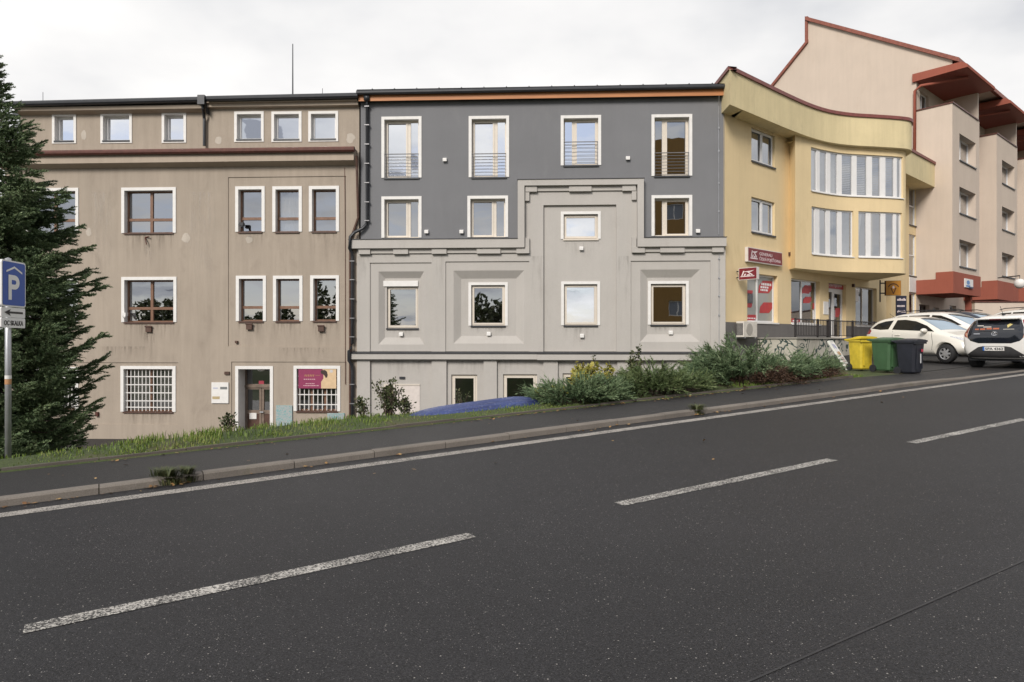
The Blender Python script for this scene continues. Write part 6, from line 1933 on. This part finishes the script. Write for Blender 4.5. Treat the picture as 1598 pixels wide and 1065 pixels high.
    patch(tree, [(-.27, 1.22), (-.30, 1.15), (-.36, 1.20), (-.40, 1.24), (-.33, 1.26)], 'x', -1, 0.008, 'window_sticker', st_y, t, 0.06)
    hit, nrm, i, d = tree.ray_cast(Vector((-1.60, 0, 6)), Vector((0, 0, -1)))
    m = MB(); m.box(-1.80, -1.35, -.54, .54, 1.385, 1.425); m.build('roof_spoiler', P, t, bevel=0.018)
    m = MB(); m.box(-1.805, -1.79, -.15, .13, 1.37, 1.40); m.build('brake_light', simple('dark_red_lamp', (0.10, 0.008, 0.012), 0.3), t)
    m = MB(); m.tube([(-1.35, -.02, 1.50), (-1.52, -.02, 1.74)], 0.007, 5); m.box(-1.38, -1.28, -.045, .005, 1.49, 1.525); m.build('aerial', M['black'], t)
    for x in (-1.22, 1.22):
        for y in (-.83, .83): wheel(t, x, y, .325, .2)
    m = MB(); m.box(-1.66, 1.6, -.72, .72, .24, .5); m.build('underbody', M['black'], t)
    return t
def place(px, Y): return ((px-CX)/FPX*Y, Y)
crossover('white crossover seen from behind with dark glass tailgate, half on the pavement', 14.8, 19.65, math.atan2(RE[1], RE[0]))
hatchback('small white hatchback with dark side windows parked behind the bins', 13.62, 22.4, R(-68))
estate('long white estate car with roof rails behind the small hatchback', 16.3, 25.4, R(-66), M['carwhite'])
estate('dark blue car, only its roof shows between the white cars', 18.9, 28.0, R(-66), M['carnavy'])
estate('white car parked furthest right behind the crossover with a dark roof line', 21.9, 27.6, R(-66), M['carwhite'])
# ------------------------------------------------------------------ plants
class Tri:
    """many small separate triangles or quads"""
    def __init__(self): self.q = []
    def add(self, quads): self.q.append(np.asarray(quads, np.float32))        # (n,k,3)
    def build(self, name, mat, parent=None, loc=None):
        vs, starts, totals, idx = [], [], [], []
        n0 = 0; l0 = 0
        for a in self.q:
            n, k, _ = a.shape
            vs.append(a.reshape(-1, 3)); idx.append(np.arange(n0, n0+n*k)); starts.append(l0+np.arange(n)*k); totals.append(np.full(n, k))
            n0 += n*k; l0 += n*k
        V = np.concatenate(vs); I = np.concatenate(idx); S_ = np.concatenate(starts); T_ = np.concatenate(totals)
        if loc is not None: V = V-np.array(loc, np.float32)
        me = bpy.data.meshes.new(name)
        me.vertices.add(len(V)); me.vertices.foreach_set('co', V.ravel())
        me.loops.add(len(I)); me.loops.foreach_set('vertex_index', I.astype(np.int32))
        me.polygons.add(len(S_)); me.polygons.foreach_set('loop_start', S_.astype(np.int32))
        me.update(calc_edges=True); me.validate()
        return link(name, me, mat, parent)

def unit(a): return a/np.maximum(1e-9, np.linalg.norm(a, axis=-1, keepdims=True))

def sprays(P, D, L, n, nl, nw, spread=0.9, flat=None, taper=0.45, droop=0.0):
    """needles along straight twigs: P,D (N,3), L (N). returns triangles"""
    N = len(P)
    t = (np.arange(n)+rng.random((N, n)))/n
    base = P[:, None, :]+D[:, None, :]*(L[:, None]*t)[..., None]
    base[..., 2] -= droop*(L[:, None]*t)**2
    r = rng.normal(size=(N, n, 3))
    if flat is not None: r = r*np.array(flat)
    side = unit(r-D[:, None, :]*np.sum(r*D[:, None, :], -1, keepdims=True))
    nd = unit(D[:, None, :]+side*spread*(0.6+0.8*rng.random((N, n, 1))))
    ln = nl*(0.7+0.6*rng.random((N, n, 1)))*(1-taper*t[..., None])
    w = unit(np.cross(nd, rng.normal(size=(N, n, 3))))*nw*(0.7+0.6*rng.random((N, n, 1)))
    tri = np.stack([base-w, base+w, base+nd*ln], axis=2)
    return tri.reshape(-1, 3, 3)

def spruce():
    Yt = 12.0; Xt = (-18-CX)/FPX*Yt
    zg = ground_h(Xt, Yt)-0.05
    ztip = EYE+(CY-78)*Yt/FPX
    Hh = ztip-zg
    t = thing('spruce_tree', 'dense dark green spruce tree behind the parking sign', 'tree', (Xt, Yt, zg))
    m = MB(); m.tube([(0, 0, 0), (0.02, 0.02, Hh*0.4), (0, 0, Hh*0.97)], 0.15, 10, True, 0.02); m.build('trunk', M['bark'], t)
    tr = Tri(); br = MB()
    tw_P, tw_D, tw_L = [], [], []
    z = 0.55
    while z < Hh-0.12:
        f = (z/Hh)
        Rm = float(np.interp(f, (0, .12, .31, .44, .54, .64, .70, .84, .93, 1.0), (1.1, 1.45, 1.66, 1.76, 1.62, 1.42, 1.22, .50, .30, .06)))
        nb = 12 if f < 0.7 else 9
        a0 = rng.random()*6.28
        for k in range(nb):
            a = a0+6.283*k/nb+rng.normal()*0.18
            Rb = Rm*(0.66+0.42*rng.random())
            if rng.random() < 0.12: Rb *= 1.1
            rad = np.array((math.cos(a), math.sin(a), 0.0)); tan = np.array((-math.sin(a), math.cos(a), 0.0))
            rise = 0.55 if f > 0.75 else 0.10
            dr = (0.34-0.30*f)*Rb
            pos = lambda u: np.array((0, 0, z))+rad*(Rb*u)+np.array((0, 0, 1.0))*(rise*Rb*u-dr*math.sin(u*math.pi*0.62)*1.0+0.75*dr*max(0, u-0.55)*2.2)
            pts = [pos(u) for u in np.linspace(0, 1, 6)]
            br.tube(pts, 0.012+0.012*(1-f), 4, False, 0.004)
            n = max(7, int(Rb/0.042))
            for j in range(n):
                u = 0.16+0.84*(j+rng.random())/n
                s = 1 if j % 2 else -1
                d = (pos(min(1, u+0.05))-pos(u-0.05)); d /= np.linalg.norm(d)
                dd = d*(0.75+0.3*rng.random())+tan*s*(0.55+0.4*rng.random())+np.array((0, 0, rng.normal()*0.22-0.10))
                Lt = (0.17+0.22*(1-u)**0.7)*(0.75+0.5*rng.random())*min(1, Rb/0.7)
                tw_P.append(pos(u)); tw_D.append(dd/np.linalg.norm(dd)); tw_L.append(Lt)
                if Lt > 0.22:
                    for q in (0.4, 0.68):
                        p2 = pos(u)+dd/np.linalg.norm(dd)*Lt*q
                        d2 = dd+tan*s*(-0.9 if q < 0.5 else 0.9)*rng.random()+d*0.4+np.array((0, 0, rng.normal()*0.25-0.1))
                        tw_P.append(p2); tw_D.append(d2/np.linalg.norm(d2)); tw_L.append(Lt*0.5)
            e = pos(1)-pos(0.9); e = e/np.linalg.norm(e)
            tw_P.append(pos(0.85)); tw_D.append(e); tw_L.append(0.17*Rb+0.08)
        z += 0.205-0.04*f
    tw_P.append(np.array((0, 0, Hh-0.35))); tw_D.append(np.array((0.03, 0, 1.0))); tw_L.append(0.4)
    P, D, L = np.array(tw_P), np.array(tw_D), np.array(tw_L)
    keep = L > 0
    tr.add(sprays(P[keep], D[keep], L[keep], 30, 0.055, 0.0085, 0.95, droop=0.3))
    # the woody tips: slim dark spindles so that twigs read as solid
    w = unit(np.cross(D, rng.normal(size=D.shape)))*0.015
    tr.add(np.stack([P-w, P+w, P+D*L[:, None]*1.02], 1))
    o = br.build('branches', M['bark'], t)
    tr.build('crown', M['spruce'], t)
spruce()

def juniper(label, px0, px1, ytop, q, seed, mat='juniper', dead=0.0, hs=1.0, group='junipers along the back of the pavement'):
    global rng
    rng = np.random.default_rng(seed)
    pm = (px0+px1)/2; a = (pm-CX)/FPX
    Y = q/(RP[1]+RP[0]*a); X = a*Y
    half = (px1-px0)/2*Y/FPX
    zg = ground_h(X, Y)
    top = EYE+(CY-ytop)*Y/FPX-zg
    t = thing('juniper_bush', label, 'shrub', (X, Y, zg-0.05), 0, group)
    tr, dd_, st = Tri(), Tri(), MB()
    n = int(250*half)
    P, D, L = [], [], []; DP, DD, DL = [], [], []
    for k in range(n):
        a = rng.random()*6.283
        r = math.sqrt(rng.random())
        ex, ey = half*r*math.cos(a), min(half*0.75, 0.95)*r*math.sin(a)
        Xw, Yw = X+ex*RE[0]-ey*0.0, Y+ex*RE[1]*0.55+ey
        s_, q_ = to_sq(Xw, Yw)
        if q_ < 10.3: Yw += (10.3-q_)/RP[1]
        base_z = ground_h(Xw, Yw)
        dome = top*(1-r**2.2)**0.7*(0.75+0.3*math.sin(ex*3.1+seed)+0.1*rng.normal())*hs
        zt_ = max(0.10, dome)
        p0 = np.array((Xw-X, Yw-Y, base_z-zg+0.05))
        out = np.array((math.cos(a), math.sin(a)*0.8, 0.0))
        Lb = zt_*1.15+0.28
        d = unit(out*(0.55+0.5*rng.random())+np.array((0, 0, 0.30+0.35*rng.random()))+rng.normal(size=3)*0.2)
        q0 = p0-out*Lb*0.3
        st.tube([q0, q0+d*Lb*0.5+np.array((0, 0, 0.03)), q0+d*Lb], 0.010, 4, False, 0.003)
        m_ = max(6, int(Lb/0.045))
        for j in range(m_):
            u = 0.22+0.78*(j+rng.random())/m_
            p = q0+d*Lb*u
            dd = unit(d*0.8+out*0.45+rng.normal(size=3)*np.array((0.45, 0.45, 0.28)))
            low = (p[2] < (0.42+0.15*math.sin(ex*4))*top) and (ey < 0.1) and ex > -half*0.35 and rng.random() < dead*2.0
            (DP if low else P).append(p); (DD if low else D).append(dd); (DL if low else L).append((0.12+0.20*rng.random()))
    P, D, L = np.array(P), np.array(D), np.array(L)
    tr.add(sprays(P, D, L, 17, 0.060, 0.009, 0.6, droop=0.6))
    w = unit(np.cross(D, rng.normal(size=D.shape)))*0.010
    tr.add(np.stack([P-w, P+w, P+D*L[:, None]*1.25], 1))
    st.build('stems', M['bark'], t)
    tr.build('foliage', M[mat], t)
    if len(DP) > 400:
        P, D, L = np.array(DP), np.array(DD), np.array(DL)
        dd_.add(sprays(P, D, L, 7, 0.06, 0.007, 0.8, droop=0.5))
        dd_.build('dead_twigs', M['dead'], t)
    return t
juniper('large blue green juniper with dead brown foot before the grey plinth', 1040, 1285, 549, 10.9, 3, 'juniper', 0.6)
juniper('low juniper trailing to the terrace, furthest uphill', 1200, 1308, 558, 10.9, 5, 'juniper', 0.5)
juniper('dark green juniper with brown foot below the two thin upright saplings', 925, 1115, 588, 10.8, 8, 'juniper_dk', 0.45)
juniper('pale blue green juniper under the yellowing bush, beside the boat', 830, 985, 606, 10.8, 13, 'juniper', 0.10, 0.8)
juniper('small upright dark juniper crest rising behind the large juniper', 1085, 1165, 556, 12.0, 21, 'juniper_dk', 0.05)

def leafy_shrub(label, name, px, py0, ytop, half_px, q, mat, seed, nst=9, leaf=0.045, dens=60, spread=0.45, cat='shrub', group=None):
    global rng
    rng = np.random.default_rng(seed)
    a = (px-CX)/FPX
    Y = q/(RP[1]+RP[0]*a); X = a*Y
    zg = ground_h(X, Y)
    Hh = EYE+(CY-ytop)*Y/FPX-zg; half = half_px*Y/FPX
    t = thing(name, label, cat, (X, Y, zg-0.03), 0, group)
    st, tr = MB(), Tri()
    P, D = [], []
    for k in range(nst):
        an = rng.random()*6.283
        r = half*math.sqrt(rng.random())
        tip = np.array((r*math.cos(an), r*math.sin(an)*0.7, Hh*(0.55+0.45*rng.random()) if k else Hh))
        b0 = np.array((rng.normal()*0.05, rng.normal()*0.05, 0))
        mid = (b0+tip)/2+np.array((rng.normal()*0.06, rng.normal()*0.06, 0.08*Hh))
        st.tube([b0, mid, tip], 0.009, 4, False, 0.003)
        for j in range(dens):
            u = 0.18+0.82*rng.random()**0.8
            p = (1-u)**2*b0+2*u*(1-u)*mid+u*u*tip
            sd = unit(rng.normal(size=3)+np.array((0, 0, 0.3)))
            l = spread*0.35*rng.random()*(1.15-u)
            P.append(p+sd*l); D.append(unit(sd+rng.normal(size=3)*0.4))
            if j % 6 == 0: st.tube([p, p+sd*l], 0.004, 3, False, 0.002)
    P, D = np.array(P), np.array(D)
    ln = leaf*(0.7+0.7*rng.random((len(P), 1))); w = unit(np.cross(D, rng.normal(size=D.shape)))*ln*0.32
    tr.add(np.stack([P, P+D*ln*0.5+w, P+D*ln, P+D*ln*0.5-w], 1))
    st.build('stems', M['bark'], t)
    tr.build('leaves', M[mat], t)
    return t
leafy_shrub('yellow green bush above the pale juniper against the grey house', 'leafy_bush', 918, 640, 566, 46, 11.7, 'leaf_yl', 31, 24, 0.085, 70, 0.8)
leafy_shrub('tall dark bush with a bushy round top in front of the grey house', 'leafy_bush', 992, 640, 537, 17, 11.9, 'leaf_dk', 32, 12, 0.065, 75, 0.6)
leafy_shrub('thin upright sapling between the yellow bush and the dark bush', 'sapling', 932, 640, 552, 7, 12.0, 'leaf_dk', 33, 4, 0.055, 50, 0.55)
leafy_shrub('short yellow leaved twig sticking up at the left of the yellow bush', 'sapling', 898, 640, 560, 5, 12.1, 'leaf_yl', 34, 3, 0.07, 26, 0.5)
leafy_shrub('yellow leaved low bush at the right end of the blue boat', 'leafy_bush', 858, 645, 604, 26, 10.8, 'leaf_yl', 35, 12, 0.07, 45, 0.6)
leafy_shrub('straggly weed bush in front of the pale door of the grey house', 'weed_bush', 607, 660, 588, 30, 11.4, 'leaf_dk', 36, 15, 0.05, 42, 0.6)
leafy_shrub('arching weed stems bending right across the pale door', 'weed_bush', 636, 660, 617, 24, 11.3, 'leaf_dk', 37, 8, 0.05, 34, 0.5)
leafy_shrub('small weed at the corner between the brown and the grey house', 'weed_bush', 565, 665, 618, 13, 11.5, 'leaf_dk', 38, 7, 0.05, 32, 0.5)
leafy_shrub('thin weed in front of the left basement window above the boat', 'weed_bush', 722, 650, 605, 10, 11.6, 'leaf_dk', 39, 5, 0.04, 26, 0.5)
leafy_shrub('low weed left of the brown office door', 'weed_bush', 360, 680, 643, 16, 11.5, 'leaf_dk', 40, 8, 0.05, 26, 0.4)

def grass():
    global rng
    rng = np.random.default_rng(77)
    tr = Tri()
    def blades(s, q, h, bend=0.5, w=0.006):
        n = len(s)
        X = s*RE[0]+q*RP[0]; Y = s*RE[1]+q*RP[1]
        Z = np.array([ground_h(a, b) for a, b in zip(X, Y)])
        P = np.stack([X, Y, Z-0.01], 1)
        an = rng.random(n)*6.283
        o = np.stack([np.cos(an), np.sin(an), np.zeros(n)], 1)
        wv = np.stack([-np.sin(an), np.cos(an), np.zeros(n)], 1)*w
        b = bend*(0.3+0.9*rng.random((n, 1)))
        hh = h[:, None]
        up = np.array((0, 0, 1.0))
        M1 = P+up*hh*0.6+o*hh*b*0.25; T1 = P+up*hh*(1-0.3*b)+o*hh*b*0.8
        tr.add(np.stack([P-wv, P+wv, M1+wv*0.8, M1-wv*0.8], 1)); tr.add(np.stack([M1-wv*0.8, M1+wv*0.8, T1], 1))
    # verge strip: lower at the edge, taller in the middle
    n = 46000
    s = rng.uniform(-14, 9.5, n); q = 10.13+rng.random(n)**1.5*2.3
    lump = 0.5+0.5*np.sin(s*1.7)*np.sin(s*0.63+1.2)
    h = (0.022+0.028*np.clip((q-10.15)/0.7, 0, 1))*(0.55+0.9*rng.random(n))*(0.7+0.75*lump)
    tall = np.exp(-((s-2.0)/2.4)**2)
    h *= 1+0.8*tall
    keep = rng.random(n) < np.clip(0.15+0.45*lump+0.5*np.sin(s*5.1+q*3)*np.sin(s*2.3-q*4.2), 0.22, 1)
    blades(s[keep], q[keep], h[keep])
    # thin grass by the bins
    n = 3500
    s = rng.uniform(12.0, 16.6, n); q = 10.15+rng.random(n)*0.8
    blades(s, q, 0.04+0.07*rng.random(n))
    o = tr.build('grass', M['grass'])
    tag(o, 'green grass growing along the back of the pavement', 'grass', None, 'stuff')
grass()

def tuft(label, px, py, size, seed):
    global rng
    rng = np.random.default_rng(seed)
    a = (px-CX)/FPX
    q = 8.36; Y = q/(RP[1]+RP[0]*a); X = a*Y
    s0, _ = to_sq(X, Y)
    z = plane_z(s0)
    t = thing('grass_tuft', label, 'weed', (X, Y, z), 0, 'weeds growing out of the kerb')
    tr = Tri(); n = int(1700*size)
    ang = rng.random(n)*6.283; r = np.abs(rng.normal(size=n))*0.16*size
    P = np.stack([r*np.cos(ang)*1.6, r*np.sin(ang)*0.5, np.where(r*np.sin(ang) > -0.0, 0.085, 0.0)], 1)
    o = np.stack([np.cos(ang), np.sin(ang), np.zeros(n)], 1); w = np.stack([-np.sin(ang), np.cos(ang), np.zeros(n)], 1)*0.005
    h = (0.06+0.13*rng.random((n, 1)))*(0.6+0.4*size)
    T = P+np.array((0, 0, 1.0))*h*0.8+o*h*0.7
    Mi = P+np.array((0, 0, 1.0))*h*0.55+o*h*0.2
    tr.add(np.stack([P-w, P+w, Mi+w, Mi-w], 1)); tr.add(np.stack([Mi-w, Mi+w, T], 1))
    tr.build('blades', M['leaf_dk'], t)
    tr = Tri(); k = int(26*size)
    P = np.stack([rng.normal(size=k)*0.28*size, -0.05-rng.random(k)*0.12, np.full(k, 0.012)], 1)
    D = unit(np.stack([rng.normal(size=k), rng.normal(size=k), 0.25*rng.random(k)], 1)); w = unit(np.cross(D, np.array((0, 0, 1.0))+rng.normal(size=(k, 3))*0.3))
    ln = 0.04+0.04*rng.random((k, 1))
    tr.add(np.stack([P, P+D*ln*0.5+w*ln*0.35, P+D*ln, P+D*ln*0.5-w*ln*0.35], 1)); tr.build('caught_leaves', M['leaf_dry'], t)
tuft('bushy grass tuft with fallen leaves at the kerb, lower left', 263, 755, 0.36, 51)
tuft('small weed sprig beside the larger grass tuft at the kerb', 293, 748, 0.2, 52)
tuft('green weed tuft on the kerb further uphill below the junipers', 1087, 645, 0.28, 53)

def leaf_litter():
    global rng
    rng = np.random.default_rng(5)
    tr = Tri()
    def lay(s, q, zoff, size):
        n = len(s)
        X = s*RE[0]+q*RP[0]; Y = s*RE[1]+q*RP[1]
        Z = np.array([plane_z(a) for a in s])+zoff
        P = np.stack([X, Y, Z], 1)
        D = unit(np.stack([rng.normal(size=n), rng.normal(size=n), 0.15*rng.random(n)], 1)); w = unit(np.cross(D, np.array((0, 0, 1.0))+rng.normal(size=(n, 3))*0.25))
        ln = size*(0.6+0.8*rng.random((n, 1)))
        tr.add(np.stack([P, P+D*ln*0.5+w*ln*0.36, P+D*ln, P+D*ln*0.5-w*ln*0.36], 1))
    s = np.concatenate([rng.uniform(-10, 14, 90), rng.normal(-2.0, 1.3, 60)]); lay(s, 8.31-np.abs(rng.normal(size=len(s)))*0.06, 0.012, 0.05)
    s = np.concatenate([rng.uniform(-12, 14, 130), rng.uniform(5, 12, 130)]); q = 10.06-np.abs(rng.normal(size=len(s)))*0.10
    lay(s, q, np.array([kerb_h(x) for x in s])+0.006, 0.05)
    s = rng.uniform(-10, 14, 26); lay(s, rng.uniform(8.6, 9.9, 26), np.array([kerb_h(x) for x in s])+0.006, 0.05)
    s = rng.uniform(-6, 14, 14); lay(s, rng.uniform(5.2, 7.6, 14), 0.010, 0.05)
    o = tr.build('leaf_litter', M['leaf_dry'])
    tag(o, 'dry fallen leaves scattered along the kerb and pavement', 'leaves', None, 'stuff')
leaf_litter()

# ------------------------------------------------------------------ what the windows mirror: the other side of the road
def opposite_side():
    global rng
    rng = np.random.default_rng(99)
    M['flat_pane'] = simple('grey_pane', (0.16, 0.18, 0.22), 0.4)
    ochre = plaster('ochre_plaster', (0.26, 0.155, 0.055), 0.05, 0.06, 0.05, 0.2)
    X0, X1, Y0, Y1, Z0, Z1 = 9.0, 36.0, -13.0, -26.0, -1.0, 19.5
    t = thing('ochre_house', 'ochre block of flats mirrored in the window panes of the grey house', 'building', (X0, Y0, Z0), 0)
    op = []
    w_, h_ = X1-X0, Z1-Z0
    for i in range(6):
        for j in range(5):
            op.append((1.6+4.2*i, 3.2+4.2*i, 2.2+2.9*j, 3.6+2.9*j))
    m = MB(); m.wall([(0, w_, 0, h_)], [(*o, 0.2) for o in op], 0.0)
    m.T = lambda x, y, z: (x, -y, z)
    m.T = None
    # the front looks towards +Y
    for i, v in enumerate(m.v): m.v[i] = (v[0], -v[1], v[2])
    m.face([(0, 0, 0), (0, Y1-Y0, 0), (0, Y1-Y0, h_), (0, 0, h_)]); m.face([(w_, 0, 0), (w_, Y1-Y0, 0), (w_, Y1-Y0, h_), (w_, 0, h_)]); m.face([(0, 0, h_), (w_, 0, h_), (w_, Y1-Y0, h_), (0, Y1-Y0, h_)])
    m.build('wall', ochre, t)
    for o in op:
        f = MB(); f.wall([o], [(*l, 0.0) for l in frame_rects(*o, 0.07, (0.5,))], 0.14)
        for i, v in enumerate(f.v): f.v[i] = (v[0], -v[1], v[2])
        fr = f.build('window', M['pvc'], t)
        p = MB(); p.face([(o[0], -0.17, o[2]), (o[1], -0.17, o[2]), (o[1], -0.17, o[3]), (o[0], -0.17, o[3])]); p.build('pane', M['flat_pane'], fr)
    # far wood
    tr = Tri()
    stand = [(-70+1.7*k, 10.2) for k in range(8)]+[(-55+2.2*k, 7.2) for k in range(4)]+[(-45, 8.2), (-42.5, 8.6), (-38.5, 11.5), (-36, 12.2), (-33.5, 10.0)]
    stand += [(-31+2.2*k, 5.0) for k in range(6)]+[(-14.5, 8.6), (-12.5, 10.2), (-10.3, 9.8), (-8.0, 8.6)]+[(-5+2.5*k, 4.5) for k in range(5)]
    for x, h in stand:
        x += rng.normal()*0.5; y = -58+rng.normal()*3
        h += rng.normal()*0.5; r = 1.7+rng.random()*0.8
        n = 700
        u = rng.normal(size=(n, 3)); u = unit(u)*(rng.random((n, 1))**0.4)
        c = u*np.array((r, r, h*0.48))+np.array((x, y, h*0.52-1.0))
        d = unit(rng.normal(size=(n, 3))); w = unit(np.cross(d, rng.normal(size=(n, 3))))
        tr.add(np.stack([c-d*0.3, c+w*0.28, c+d*0.45, c-w*0.25], 1))
    o = tr.build('far_wood', M['leaf_dk'])
    tag(o, 'dark wood mirrored in the lower window panes', 'wood', None, 'stuff')
opposite_side()
